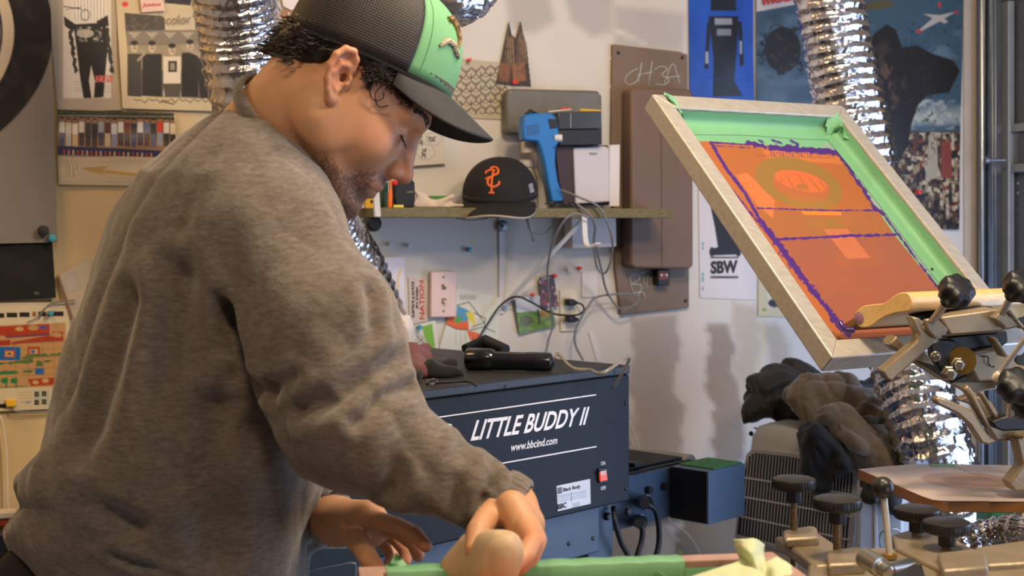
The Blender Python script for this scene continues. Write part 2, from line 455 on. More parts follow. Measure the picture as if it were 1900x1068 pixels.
# ------------------------------------------------------------------ the room
WX = Vector((math.cos(YAW), math.sin(YAW), 0)); WN = WALL.n.copy(); UP = Vector((0, 0, 1))
CORNER = W(1812, 415); CORNER.z = 0
RX = Vector((math.sin(YAW), -math.cos(YAW), 0))     # along the garage wall towards the camera side
def wall_back():
    L0 = -3.75; us = np.linspace(L0, 0, 330); zs = np.linspace(2.7, 0, 230)
    Ug, Z = np.meshgrid(us, zs)
    p = np.array(CORNER)+Ug[..., None]*np.array(WX); p[..., 2] = Z
    X, Y = proj(p)
    s = Paint(X, Y, '#cfcac4')
    s.cloud(140, 170, 0.15, 0.7, '#c2b8ae', 0.6, seed=4)
    s.mix((X < 520).astype(float)*np.clip((520-X)/200, 0, 1), '#c8ad7c', 0.9)  # left side tinted tan, warm lamp light put into the wall colour
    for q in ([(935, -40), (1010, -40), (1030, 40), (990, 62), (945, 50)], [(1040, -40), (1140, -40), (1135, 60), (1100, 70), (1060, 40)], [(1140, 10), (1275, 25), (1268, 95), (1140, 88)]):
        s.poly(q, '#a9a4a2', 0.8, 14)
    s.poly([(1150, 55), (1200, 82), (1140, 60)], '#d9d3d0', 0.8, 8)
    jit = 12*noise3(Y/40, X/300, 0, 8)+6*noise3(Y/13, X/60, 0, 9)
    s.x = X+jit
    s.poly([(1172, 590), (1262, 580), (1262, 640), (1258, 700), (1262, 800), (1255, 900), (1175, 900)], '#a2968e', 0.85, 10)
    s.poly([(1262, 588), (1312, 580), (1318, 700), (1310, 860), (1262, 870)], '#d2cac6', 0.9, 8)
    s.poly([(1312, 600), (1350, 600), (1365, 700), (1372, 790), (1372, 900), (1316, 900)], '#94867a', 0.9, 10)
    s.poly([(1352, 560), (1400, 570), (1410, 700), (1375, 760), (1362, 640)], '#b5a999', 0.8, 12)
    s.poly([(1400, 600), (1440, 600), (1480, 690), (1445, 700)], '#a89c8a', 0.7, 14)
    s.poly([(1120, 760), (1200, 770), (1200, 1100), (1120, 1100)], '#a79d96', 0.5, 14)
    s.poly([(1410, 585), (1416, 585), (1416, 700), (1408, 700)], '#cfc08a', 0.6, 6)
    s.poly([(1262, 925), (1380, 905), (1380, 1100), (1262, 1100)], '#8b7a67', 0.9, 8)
    s.x = X
    s.poly([(878, 400), (884, 400), (884, 660), (878, 660)], '#cfc697', 0.35, 5)
    s.poly([(80, 650), (110, 640), (95, 900), (60, 900)], '#d2c08c', 0.6, 14)
    s.poly([(540, 20), (566, 20), (560, 90), (530, 90)], '#b9a58a', 0.2, 8)
    V = p.reshape(-1, 3); ny, nx = Z.shape
    a = (np.arange(ny-1)[:, None]*nx+np.arange(nx-1)[None]).ravel()
    F = np.stack([a, a+1, a+nx+1, a+nx], 1)
    V2 = V-np.array(WN)*0.12; n = len(V)
    c = [0, nx-1, nx*ny-1, nx*(ny-1)]
    Vb = V2[c]; F = [tuple(f) for f in F]+[(n+3, n+2, n+1, n)]
    F += [tuple(range(nx-1, -1, -1))+(n, n+1), tuple(range(nx*(ny-1), nx*ny))+(n+2, n+3), tuple(range(0, nx*ny, nx))+(n+3, n), tuple(range(nx*ny-1, 0, -nx))+(n+1, n+2)]
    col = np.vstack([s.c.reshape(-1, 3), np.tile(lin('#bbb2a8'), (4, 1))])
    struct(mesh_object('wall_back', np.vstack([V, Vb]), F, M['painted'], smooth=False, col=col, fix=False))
wall_back()
m_plain = mat('painted_wall_plain', '#b9ada0', 0.8, vary=0.04, vscale=3, bump=0.1)
m_floor = mat('concrete_floor', '#6e6a66', 0.6, vary=0.15, vscale=4, bump=0.2, bscale=30)
m_ceil = mat('ceiling_board', '#c9bfb0', 0.9, vary=0.03, vscale=2)
LC = CORNER-WX*3.75
struct(MB().box((0, 1.2, -0.05), (3.6, 0, 0), (0, 3.9, 0), (0, 0, 0.05)).build('floor', m_floor, smooth=False))
struct(MB().box((0, 1.2, 2.76), (3.6, 0, 0), (0, 3.9, 0), (0, 0, 0.05)).build('ceiling', m_ceil, smooth=False))
struct(MB().box(LC+RX*2.2-WX*0.06+UP*1.35, RX*2.2, WX*0.06, UP*1.35).build('wall_left', m_plain, smooth=False))
# side wall by the corner: galvanised garage door with its track, then the opening the daylight comes through
gw = MB()
gw.box(CORNER+RX*0.02+WX*0.12+UP*2.42, RX*0.02+RX*2.3, WX*0.03, UP*0.28)
gw.box(CORNER+RX*3.35+WX*0.12+UP*1.35, RX*0.95, WX*0.03, UP*1.35)
struct(gw.build('wall_right', m_plain, smooth=False))
GP = Plane(CORNER+WX*0.05, RX, UP)
m_panel = mat('grey_door_panel', '#62676e', 0.5, 0.3, vary=0.08, vscale=12, bump=0.1)
d = MB().box(CORNER+RX*0.24+WX*0.085+UP*1.06, RX*0.24, WX*0.012, UP*1.06).build('door_1', m_panel, smooth=False); struct(d)
d['_o'] = list(d['_o'])
m_rib = mat('pale_door_rib', '#a7adb4', 0.4, 0.5, vary=0.06)
for (y0, y1) in ((231, 246), (305, 320)):
    z0 = CAMH+(HY-y0)/FPX*3.85; z1 = CAMH+(HY-y1)/FPX*3.85
    MB().box(CORNER+RX*0.24+WX*0.062+UP*((z0+z1)/2), RX*0.21, WX*0.012, UP*((z0-z1)/2)).build('door_rail', m_rib, d, smooth=False, bevel=0.002)
z0 = CAMH+(HY-246)/FPX*3.85; z1 = CAMH+(HY-305)/FPX*3.85
MB().box(CORNER+RX*0.24+WX*0.066+UP*((z0+z1)/2), RX*0.21, WX*0.006, UP*((z0-z1)/2-0.002)).build('hinge_plate', M['galv'], d, smooth=False)
MB().box(CORNER+RX*0.055+WX*0.055+UP*1.06, RX*0.022, WX*0.010, UP*1.05).build('door_stile', m_rib, d, smooth=False, bevel=0.002)
mbp = MB(); mbd = MB()
GD = Plane(CORNER+WX*0.072, RX, UP)
for (x, y) in [(1878, 196), (1879, 349)]:
    mbp.lathe(GD.at(x, y, 0.0), -WX, [(0, 0.004), (0.004, 0.003)], 10)
for y in (340, 358): 
    for x in (1861, 1889): mbp.lathe(GD.at(x, y, 0), -WX, [(0, 0.002), (0.003, 0.0015)], 8)
for (x, y) in [(1856, 18), (1886, 14), (1856, 36), (1886, 33)]+[(x, y) for y in range(378, 560, 20) for x in (1861, 1889)]:
    mbd.lathe(GD.at(x, y, 0), -WX, [(0, 0.0018), (0.001, 0.0018)], 8)
mbp.build('rivets', M['white_plastic'], d); mbd.build('punched_holes', M['ink'], d)
tr = MB()
p0 = W(1836, 415, 0.05); 
tr.box((p0.x, p0.y, 1.1), WX*0.006, WN*0.02, UP*1.1); tr.box((p0.x+0.018, p0.y-0.012, 1.1), WX*0.010, WN*0.004, UP*1.1)
q0 = W(1822, 415, 0.04)
tr.tube([(q0.x, q0.y, 0), (q0.x, q0.y, 2.3)], 0.009, 12)
tro = tr.build('trim_1', mat('galvanised_track', '#8c939c', 0.25, 0.9, vary=0.1), smooth=True, bevel=0.001); struct(tro)
hr = W(1838, 297, 0.09)
MB().lathe(hr-Vector((0.02, 0, 0)), (1, 0, 0), [(0, 0.004), (0.004, 0.011), (0.014, 0.011), (0.018, 0.004), (0.06, 0.004)], 14).build('track_roller', M['galv'], tro)
struct(slab('baseboard_back', WALL, [(1190, 935), (1420, 915), (1420, 948), (1190, 968)], 0.0, 0.016, mat('worn_wood_trim', '#8f7f6a', 0.7, vary=0.1), smooth=False))

# ------------------------------------------------------------------ posters and papers, left side
def p_banner(s):
    s.ell(-330, 60, 448-20, 290, '#121115'); s.ell(-330, 60, 348+8, 240, '#b5aa97'); s.ell(-330, 60, 335, 230, '#23223c'); s.ell(-330, 60, 330, 228, '#b8ad99')
    s.cloud(30, 30, 0.2, 0.8, '#6b6058', 0.15, seed=2)
bn = canvas('wall_banner', WALL, [(-60, -60), (92, -60), (106, 449), (-60, 453)], '#75706c', p_banner, 0.03, 90, 130, M['fabric_print'], wave=0.008, thick=0.003)
tag(bn, 'grey hanging banner printed with part of a big black ring', 'banner')
bk = canvas('black_cloth', WALL, [(-60, 453), (97, 449), (104, 552), (-60, 562)], '#151417', lambda s: s.ell(67, 543, 4, 2, '#5f6a50'), 0.018, 40, 30, M['fabric_print'], wave=0.006, thick=0.003)
tag(bk, 'black cloth square hanging below the grey banner', 'cloth')

def pin(px, py, m, label, off=0.004, r=0.0048, group='push pins in the wall'):
    c = W(px, py, off)
    d_ = WN
    o = MB().lathe(c, d_, [(0, 0.0006), (0.004, 0.0008), (0.004, r*0.9), (0.006, r*0.9), (0.007, r*0.5), (0.013, r*0.55), (0.015, r), (0.018, r*0.9), (0.019, 0.0005)], 14).build('push_pin', m)
    return tag(o, label, 'pin', group)
pin(80, 428, M['black'], 'large black push pin at the lower corner of the grey banner', 0.034, 0.012)
pin(97, 441, M['teal'], 'teal push pin at the bottom right corner of the grey banner', 0.034, 0.008)

def p_player(s):
    s.rect(117, -60, 206, 182, '#cfc8bd')
    s.rect(136, -40, 196, 42, '#d9d4cb')
    for x in range(138, 198, 6): s.line([(x, -40), (x+1, 40)], 0.9, '#55504c')
    s.ring(158, 28, 8, 10, 1.5, '#2a2826'); s.line([(118, 12), (150, 17)], 2, '#3a3634'); s.line([(122, 18), (152, 13)], 1.2, '#3a3634')
    s.poly([(118, 30), (140, 45), (136, 60), (120, 48)], '#191717'); s.poly([(178, 40), (200, 28), (202, 48), (186, 52)], '#191717')
    s.poly([(136, 45), (196, 42), (200, 90), (196, 128), (192, 180), (174, 182), (176, 150), (169, 122), (165, 150), (170, 182), (155, 182), (148, 140), (142, 90)], '#121113')
    s.ell(158, 62, 16, 8, '#b9b2a6', 0, 0.8); s.cloud(5, 4, 0.0, 0.5, '#b9b2a6', 0.7, seed=5, region=s.box(142, 50, 190, 78))
    s.line([(130, 60), (140, 130)], 7, '#272524', rag=3); s.line([(198, 55), (208, 130)], 7, '#272524', rag=3)
    s.rect(177, 140, 209, 153, '#c04038', 0.8); s.cloud(4, 4, 0, 0.4, '#cfc8bd', 0.6, seed=8, region=s.box(177, 140, 209, 153))
    for y in (152, 157, 162, 167): s.line([(138, y), (150, y)], 1, '#8d877c')
    for y in (160, 165, 170): s.line([(194, y), (208, y)], 1, '#8d877c')
o = canvas('baseball_poster', WALL, [(84, -60), (212, -60), (226, 204), (107, 208)], '#a79a88', p_player, 0.004, 100, 170, wave=0.004)
tag(o, 'tall poster of a headless pinstriped player in black trousers', 'poster')
def p_band(s):
    s.poly([(231, 24), (365, 40), (410, 70), (410, 184), (242, 177)], '#5a5048')
    s.poly([(231, 24), (302, 30), (306, 54), (233, 57)], '#45403a'); s.cloud(5, 5, 0, 0.5, '#6b6357', 0.7, seed=3, region=s.box(231, 24, 306, 56))
    s.poly([(306, 25), (410, 30), (410, 60), (306, 56)], '#c6b89b')
    s.poly([(233, 58), (410, 54), (410, 84), (236, 82)], '#7e7466')
    for x in (245, 278, 311, 344): s.poly([(x-8, 60), (x+16, 60), (x+4, 72)], '#a89b86')
    s.poly([(236, 84), (410, 82), (410, 130), (238, 130)], '#94886f')
    for (x, w, c, h) in ((249, 13, '#3a352f', 0), (282, 18, '#171513', 0), (319, 16, '#d4cab8', 5), (352, 15, '#181614', -2), (385, 14, '#b8ad98', 6)):
        s.poly([(x-w, 100+h), (x+w, 100+h), (x+w, 180), (x-w, 178)], c); s.ell(x, 88+h, 6.5, 10, '#bfae92'); s.ell(x, 80+h, 7, 4.5, '#1a1715'); s.ell(x+1, 90+h, 3, 1.2, '#5a4c3e'); s.line([(x-3, 86+h), (x+4, 86+h)], 1, '#5a4c3e')
    s.poly([(302, 155), (336, 155), (334, 180), (306, 180)], '#4a443c'); s.rect(312, 113, 328, 134, '#2b2824'); s.rect(316, 117, 324, 130, '#8f8676')
    s.line([(338, 88), (375, 105), (400, 98)], 6, '#a3957f'); s.line([(256, 112), (268, 100), (262, 92)], 4, '#a3957f')
    s.poly([(362, 110), (380, 105), (396, 182), (372, 182)], '#1b1917'); s.line([(384, 150), (396, 182)], 3, '#cfc4ae')
    for i in range(11): s.line([(248+i*14, 184+2*math.sin(i*2)), (255+i*14, 189-2*math.cos(i*3)), (260+i*14, 185)], 1.6, '#3b352c')
    s.line([(300, 188), (322, 193)], 2.4, '#3b352c'); s.ell(232, 8, 6, 5, '#d2402c')
    s.poly([(305, -30), (410, -30), (410, 12), (350, 10), (305, 6)], '#20202c')
o = canvas('band_photo_poster', WALL, [(212, -60), (430, -60), (432, 207), (227, 201)], '#c3b393', p_band, 0.010, 150, 180, wave=0.006)
tag(o, 'cream bordered black and white photo poster of four standing people', 'poster')
text('lettering', 'color', WALL, tquad(309, 45, 356, 43, 17), mat('outline_lettering', '#857a67', 0.7), 0.0185, o)
stk = thing('wall_sticker', 'small red and white script sticker above the band photo poster', 'sticker', W(282, 22, 0.019))
slab('sticker_card', WALL, [(259, -6), (300, -8), (307, 20), (263, 23)], 0.019, 0.0015, mat('pink_card', '#d8b9ad', 0.5), stk, 0.0005)
text('lettering', 'Jumbos', WALL, [(264, 15), (300, 13), (298, 4), (262, 6)], mat('red_script', '#c23a3a', 0.5), 0.0212, stk, 0.02, 0.4)

def p_team(s):
    s.poly([(104, 203), (330, 209), (330, 224), (104, 216)], '#2d3020'); s.cloud(6, 5, 0, 0.6, '#55562f', 0.7, seed=6, region=s.box(104, 200, 330, 222))
    s.line([(106, 214), (325, 217)], 1, '#a79f8f')
    s.poly([(104, 218), (330, 222), (330, 262), (104, 255)], '#6f5a45')
    s.poly([(104, 254), (330, 262), (330, 280), (104, 272)], '#8c6a4b')
    cols = ['#c8c3b8', '#b9b4ab', '#d2cbc0', '#c8beae', '#38353a', '#2b292d', '#8f98a0', '#5a2a2c', '#b9c0c4', '#c9c4bb', '#6a2f2e', '#26272c', '#c6c3bf', '#5c6688', '#2c2e30', '#c03a2c', '#cfc8bd', '#d0c0a0']
    pants = ['#3b4a70', '#b4b0a4', '#c3b184', '#23242a', '#26242a', '#23242c', '#2f3a5c', '#c0b48f', '#7888a4', '#2d2f3c', '#2d3048', '#3a4572', '#2d3044', '#4a3230', '#4d5a78', '#8a97a8', '#1c1c22', '#26242a']
    for i, (c, q) in enumerate(zip(cols, pants)):
        x = 115+i*12.1; y = 226+(i % 3)*1.5
        s.rect(x-5, y, x+5, y+20, c); s.rect(x-4.3, y+20, x-0.4, y+44, q); s.rect(x+0.4, y+20, x+4.3, y+44, q); s.ell(x, y-4, 3, 4, '#9c6a4c'); s.ell(x, y-7.5, 3.2, 2, '#2a1c16')
    s.poly([(104, 270), (330, 281), (330, 292), (104, 287)], '#23264a')
    for i in range(20): s.line([(119+i*8.5, 279+i*0.3), (119+i*8.5, 291)], 3, ['#a2342c', '#c07838', '#c6a27a'][i % 3])
o = canvas('team_photo', WALL, [(107, 203), (322, 210), (330, 252), (327, 292), (107, 288)][:4] and [(107, 203), (322, 210), (329, 293), (107, 287)], '#8a6f55', p_team, 0.010, 190, 80, M['gloss_print'], wave=0.004)
tag(o, 'wide colour photograph of a team standing in a row', 'photograph')
def p_cal(s):
    s.line([(117, 300), (290, 300)], 0.8, '#9c917d'); s.line([(117, 338), (290, 338)], 0.8, '#9c917d')
    for x in range(124, 290, 9): s.line([(x, 292), (x, 298)], 0.8, '#9c917d')
    s.poly([(153, 311), (205, 308), (190, 315), (300, 326), (300, 332), (185, 320), (205, 328), (150, 313)], '#b08c3c', 0.9)
    for x, h in ((123, 25), (128, 20), (136, 26), (142, 10)): s.line([(x, 304), (x+1, 304+h)], 1.6, '#6e665a', 0.8)
o = canvas('arrow_paper', WALL, [(107, 287), (305, 291), (305, 345), (109, 342)], '#bdae92', p_cal, 0.008, 110, 40, wave=0.003)
tag(o, 'white paper with a tan arrow beneath the team photograph', 'paper')
def p_chart(s):
    for x, w in ((-20, 28), (12, 20), (36, 19), (71, 15), (88, 30), (60, 7)): s.rect(x, 580-x*0.03, x+w, 589-x*0.03, '#211c20' if w > 10 else '#8a5a3c')
    s.poly([(-60, 606), (122, 598), (122, 716), (-60, 722)], '#b98f5f')
    s.poly([(-60, 608), (92, 601), (92, 616), (-60, 626)], '#a8391f'); s.poly([(-60, 624), (92, 616), (92, 622), (-60, 632)], '#983820')
    s.ell(62, 608, 10, 5, '#b98f5f'); s.ell(36, 610, 8, 4, '#c09a68'); s.ell(80, 607, 7, 3, '#2b5ea8'); s.ell(4, 626, 7, 4, '#b98f5f')
    s.line([(12, 626), (92, 620)], 1.6, '#333a7c'); s.rect(97, 615, 117, 630, '#a8391f'); s.ell(106, 621, 9, 5, '#b98f5f')
    s.poly([(-60, 635), (20, 630), (20, 640), (-60, 645)], '#9c3a22'); s.poly([(22, 634), (90, 622), (118, 628), (118, 632), (40, 637), (22, 640)], '#a03a22')
    s.rect(-60, 643, 38, 668, '#1c63a6'); s.rect(8, 649, 27, 663, '#a8391f'); s.rect(10, 651, 25, 661, '#c6a070'); s.rect(14, 654, 21, 658, '#7b3a4c')
    s.rect(51, 643, 74, 658, '#a8391f'); s.rect(55, 647, 70, 656, '#c6a070'); s.ell(61, 652, 4, 3, '#2b5ea8'); s.rect(65, 682, 82, 694, '#1c63a6')
    for (x0, y0, x1, y1) in ((-20, 676, 60, 670), (70, 672, 96, 669), (50, 660, 84, 658), (86, 660, 112, 657), (42, 690, 60, 687), (-20, 692, 34, 690), (66, 678, 78, 677), (44, 664, 58, 663)): s.line([(x0, y0), (x1, y1)], 4.5, '#4f6e3c', rag=2)
    for x in (-8, 8, 26): s.ell(x, 706, 7, 5, '#1d7a4c'); s.line([(x+4, 700), (x+4, 718)], 3, '#1d7a4c')
    s.line([(-20, 694), (32, 691)], 4, '#1d7a4c'); s.poly([(52, 703), (118, 699), (118, 712), (58, 716)], '#a8391f'); s.ell(66, 709, 6, 4, '#c6a070'); s.ell(84, 706, 7, 4, '#c6a070')
    s.line([(-40, 721), (50, 716)], 1.5, '#1d7a4c')
    for y in (636, 648, 664, 684, 696): s.line([(40, y), (120, y-2)], 0.9, '#8a6a44')
    for x in (28, 52, 78, 100): s.line([(x, 630), (x+1, 716)], 0.9, '#8a6a44')
    s.rect(63, 724, 92, 752, '#9fb2ae', 0.6)
    for (x, y) in ((68, 731), (82, 730), (68, 746), (82, 745)): s.rect(x-4, y-4.5, x+4, y+4.5, '#17171b'); s.ell(x, y, 1.6, 1.6, '#b07a3c')
    for y in (728, 733, 738): s.line([(34, y), (58, y-1)], 0.9, '#a79b80')
    s.line([(42, 746), (58, 745)], 4, '#7c86a8', 0.7, rag=2)
    s.rect(-20, 749, 12, 757, '#1a1719')
ch = canvas('circuit_board_panel', WALL, [(-60, 562), (130, 560), (126, 757), (-60, 765)], '#cdbfa2', p_chart, 0.012, 150, 165, M['gloss_print'], thick=0.006)
tag(ch, 'cream circuit toy board printed with red, green and blue tracks', 'board')
o = thing('yellow_plug', 'small yellow plug at the bottom of the circuit board', 'plug', W(20, 748, 0.014))
slab('plug_body', WALL, [(10, 741), (29, 740), (30, 754), (12, 755)], 0.013, 0.010, M['yellow'], o, 0.002)
cable('cord', [W(24, 754, 0.02), W(28, 762, 0.02), W(60, 764, 0.018), W(110, 761, 0.016)], 0.0016, M['grey_cable'], o)
tag(cable('wire', [W(72, 592, 0.02), W(84, 572, 0.02), W(100, 560, 0.02), W(140, 556, 0.012)], 0.0012, M['grey_cable']), 'thin grey wire looping above the circuit board', 'wire')
tag(cable('wire', [W(50, 598, 0.022), W(70, 588, 0.022), W(90, 567, 0.02), W(140, 562, 0.012)], 0.0012, M['grey_cable']), 'lower thin grey wire resting on the circuit board', 'wire')
pin(94, 580, M['teal'], 'teal push pin holding the circuit board', 0.014, 0.006)
o = canvas('sketch_paper', WALL, [(107, 512), (165, 476), (190, 560), (128, 600)], '#b9aa93', lambda s: (s.ring(133, 524, 15, 17, 3, '#a29ba0', 0.6), s.ell(133, 524, 13, 15, '#b0a8a6', 0, 0.5)), 0.006, 40, 40)
tag(o, 'faint stamped sketch paper pinned beside the black cloth', 'paper')
o = slab('brown_stick', WALL, [(106, 511), (110, 510), (136, 590), (131, 592)], 0.012, 0.004, mat('brown_wood_strip', '#7a5b45', 0.6, vary=0.1), None, 0.0005)
tag(o, 'thin brown stick leaning by the sketch paper', 'stick')
tag(cable('hanging_cable', [W(0, 770, 0.02), W(6, 790, 0.02), W(11, 830, 0.02), W(13, 880, 0.02), W(14, 930, 0.02), W(17, 960, 0.02), W(5, 975, 0.02)], 0.0022, M['ivory']), 'pale cord hanging down beneath the circuit board', 'cord')
o = slab('side_cabinet', Plane(W(0, 1000, 0.2), WX, UP), [(-80, 990), (45, 988), (45, 1200), (-80, 1200)], 0.0, 0.18, mat('black_cabinet', '#141416', 0.4), None, 0.004)
tag(o, 'low black cabinet behind the person at the left edge', 'cabinet')
o = slab('red_tool_case', Plane(W(0, 1000, 0.2), WX, UP), [(-30, 960), (16, 959), (17, 984), (-30, 985)], 0.05, 0.06, mat('orange_red_plastic', '#c5472c', 0.4), None, 0.004)
tag(o, 'orange red case on the low black cabinet', 'case')
MB().box(W(0, 953, 0.30), WX*0.03, WN*0.02, UP*0.006).build('lid', M['ivory'], o, bevel=0.002)

# ------------------------------------------------------------------ brown board behind the cap
bb = thing('brown_cork_board', 'tan hardboard piece fixed to the wall behind the cap', 'board', W(545, 90, 0.0))
slab('board_panel', WALL, [(518, 18), (620, 20), (620, 120), (524, 118)], 0.002, 0.006, mat('tan_hardboard', '#a0785a', 0.8, vary=0.12, vscale=60), bb, 0.001)
MB().lathe(W(535, 26, 0.008), WN, [(0, 0.005), (0.002, 0.004), (0.003, 0.001)], 12).build('screw', M['steel'], bb)
cable('wire_hook', [W(536, 52, 0.01), W(542, 48, 0.012), W(546, 56, 0.012), W(541, 66, 0.01)], 0.0008, M['rubber'], bb)
slab('white_badge', WALL, [(519, -20), (575, -20), (570, 8), (556, 18), (540, 19), (526, 12)], 0.009, 0.003, M['paper'], bb, 0.001)

# ------------------------------------------------------------------ wall things, middle
def p_pattern(s):
    for j in range(8):
        for i in range(7):
            x = 838+i*18+(j % 2)*9*0; y = 124+j*12.2+3*math.sin(i*1.3)
            if j % 2 == 0: s.line([(x, y), (x+9, y+6), (x+18, y)], 1.8, '#3b352c'); s.line([(x+9, y+6), (x+9, y+12)], 1.8, '#3b352c')
            else: s.line([(x, y+8), (x+9, y), (x+18, y+8)], 1.8, '#3b352c'); s.line([(x, y), (x, y+8)], 1.8, '#3b352c')
            s.line([(x+2, y+4), (x+8, y+9)], 1.2, '#4b4438'); s.line([(x+16, y+4), (x+10, y+9)], 1.2, '#4b4438')
    s.rect(820, 212, 960, 230, '#b5aa94')
o = canvas('patterned_paper', WALL, [(800, 106), (940, 116), (944, 222), (800, 216)], '#b3a78f', p_pattern, 0.003, 170, 120)
tag(o, 'brown paper covered in a repeating dark zigzag pattern', 'paper')
pin(868, 112, M['red'], 'red push pin at the top of the patterned paper', 0.004)
def p_corn(s):
    s.poly([(944, 90), (965, 60), (975, 70), (986, 162), (920, 155)], '#3a2a22')
    for (x, y) in ((946, 66), (968, 58)):
        s.poly([(x-10, y+60), (x-8, y+10), (x, y-30), (x+8, y+10), (x+10, y+60)], '#5f4634'); s.line([(x, y-26), (x, y)], 4, '#1d1512')
        for k in range(6): s.line([(x-6+k*2, y+4), (x-5+k*2.4, y+50)], 1, '#a58a68' if k % 2 else '#2a1e18')
    s.poly([(926, 115), (948, 122), (944, 152), (926, 150)], '#7a4c32'); s.poly([(950, 118), (974, 116), (976, 150), (952, 152)], '#84563a')
    s.cloud(5, 7, 0.1, 0.5, '#1c1513', 0.6, seed=9)
cc = thing('cutout_picture', 'dark brown cut out picture with two pointed tips', 'picture', W(953, 158, 0.004))
def cutout(name, pts, base, paint, off, parent, bb_, n=70):
    # sheet trimmed to an outline: only grid cells inside the outline are kept
    x0, y0, x1, y1 = bb_; nx = int(n*(x1-x0)/(y1-y0))+2; V = []; 
    Xg, Yg = np.meshgrid(np.linspace(x0, x1, nx), np.linspace(y0, y1, n))
    msk = Paint(Xg, Yg, '#000000'); msk.poly(pts, '#ffffff', 1, 0.001); ins = msk.c[..., 0] > 0.5
    V = np.array([tuple(W(a, b, off)) for a, b in zip(Xg.ravel(), Yg.ravel())])
    s = Paint(Xg, Yg, base); paint(s); F = []
    for j in range(n-1):
        for i in range(nx-1):
            if ins[j, i] and ins[j, i+1] and ins[j+1, i] and ins[j+1, i+1]: a = j*nx+i; F.append((a, a+1, a+nx+1, a+nx))
    used = sorted({i for f in F for i in f}); mp = {u: k for k, u in enumerate(used)}
    o_ = mesh_object(name, V[used], [tuple(mp[i] for i in f) for f in F], M['print'], parent, smooth=False, col=s.c.reshape(-1, 3)[used], fix=False)
    m_ = o_.modifiers.new('thickness', 'SOLIDIFY'); m_.thickness = 0.001; m_.offset = 0
    return o_
cutout('picture_sheet', [(920, 156), (938, 66), (944, 36), (950, 64), (957, 70), (966, 34), (971, 62), (977, 80), (986, 160)], '#3d2c24', p_corn, 0.006, cc, (918, 32, 988, 162), 110)
MB().lathe(W(952, 153, 0.006), WN, [(0, 0.004), (0.008, 0.004), (0.01, 0.0055), (0.012, 0.005)], 12).build('pin', M['red'], cc)
MB().lathe(W(956, 153, 0.006), WN, [(0, 0.003), (0.008, 0.003), (0.01, 0.0045), (0.012, 0.004)], 12).build('pin', M['red'], cc)

bp_ = thing('breaker_cover', 'grey metal cover plate mounted above the shelf', 'panel', W(1030, 250, 0.0))
slab('cover_plate', WALL, [(948, 164), (1110, 168), (1117, 176), (1118, 246), (1112, 249), (946, 249), (939, 243), (939, 172)], 0.002, 0.035, mat('grey_enamel', '#6c6963', 0.45, 0.2, vary=0.06, bump=0.05), bp_, 0.006)
for x, y in ((946, 171), (1112, 175)): MB().lathe(W(x, y, 0.037), WN, [(0, 0.004), (0.002, 0.003)], 10).build('rivet', M['steel'], bp_)
def p_tuc(s):
    for (cx, cy, r) in ((806, 257, 15), (790, 282, 18), (778, 256, 15)):
        pts = [(cx+r*math.cos(a), cy+r*0.85*math.sin(a)) for a in np.linspace(0.3, 2*math.pi+0.3, 8)]
        s.line(pts, 1.1, '#8f8a84')
tp = canvas('lettered_paper', WALL, [(745, 240), (824, 243), (830, 303), (745, 309)], '#c4bcae', p_tuc, 0.016, 60, 50)
tag(tp, 'white paper lettered in outlined shapes behind the nose of the person', 'paper')
text('lettering', 'TUC', WALL, tquad(795, 263, 809, 262, 9), M['ink'], 0.0175, tp, 0.02, 0.2)
text('lettering', 'TUC', WALL, [(783, 274), (782, 292), (790, 293), (791, 275)], M['ink'], 0.0175, tp, 0.02)
text('lettering', 'TUC', WALL, [(776, 268), (776, 246), (784, 246), (784, 268)], M['ink'], 0.0175, tp, 0.02)

# brown electrical panel
ep = thing('electrical_panel', 'brown steel electrical panel with chalk writing on the wall', 'electrical panel', W(1205, 583, 0.0))
slab('backplate', WALL, [(1137, 82), (1262, 96), (1276, 101), (1279, 570), (1152, 584), (1142, 500), (1134, 300)], 0.002, 0.012, mat('brown_backplate', '#746152', 0.55, vary=0.08, vscale=10, bump=0.08), ep, 0.002)
slab('cover', WALL, [(1170, 168), (1176, 163), (1278, 165), (1286, 172), (1287, 492), (1280, 499), (1178, 498), (1170, 490)], 0.014, 0.055, M['brown'], ep, 0.006)
slab('cover_seam', WALL, [(1226, 172), (1227, 172), (1229, 494), (1228, 494)], 0.069, 0.001, mat('dark_seam', '#4d3d33', 0.6), ep)
def chalk(strokes_):
    mb = MB()
    for s_ in strokes_: mb.tube(spline([W(x, y, 0.0152) for x, y in s_], 4) if len(s_) > 2 else [W(x, y, 0.0152) for x, y in s_], 0.0012, 6)
    mb.build('chalk_letter', M['chalk'], ep, angle=180)
for g_ in ([[(1184, 127), (1170, 134), (1160, 146), (1165, 157), (1180, 152), (1187, 136), (1190, 118)]], [[(1191, 116), (1184, 154)], [(1210, 113), (1203, 160)], [(1182, 140), (1212, 133)]], [[(1213, 130), (1226, 123), (1238, 128), (1228, 139), (1241, 147), (1234, 157), (1216, 156)]], [[(1232, 156), (1248, 118), (1262, 157)], [(1236, 144), (1262, 141)]],
           [[(1168, 512), (1174, 544)], [(1165, 513), (1182, 509), (1185, 519), (1172, 526), (1189, 529), (1188, 540), (1175, 544)]], [[(1184, 509), (1206, 500)], [(1194, 505), (1196, 540)]], [[(1200, 538), (1201, 507)], [(1201, 507), (1206, 524)], [(1206, 524), (1212, 504)], [(1212, 504), (1214, 535)]]): chalk(g_)
cable('chalk_mark', [W(1184, 548, 0.0155), W(1188, 542, 0.0155), W(1194, 543, 0.0155), W(1197, 552, 0.0155)], 0.0012, M['chalk'], ep)
for x, y in ((1147, 98), (1266, 107), (1150, 572), (1272, 558)): MB().lathe(W(x, y, 0.014), WN, [(0, 0.005), (0.002, 0.004), (0.003, 0.001)], 10).build('screw', M['black'], ep)
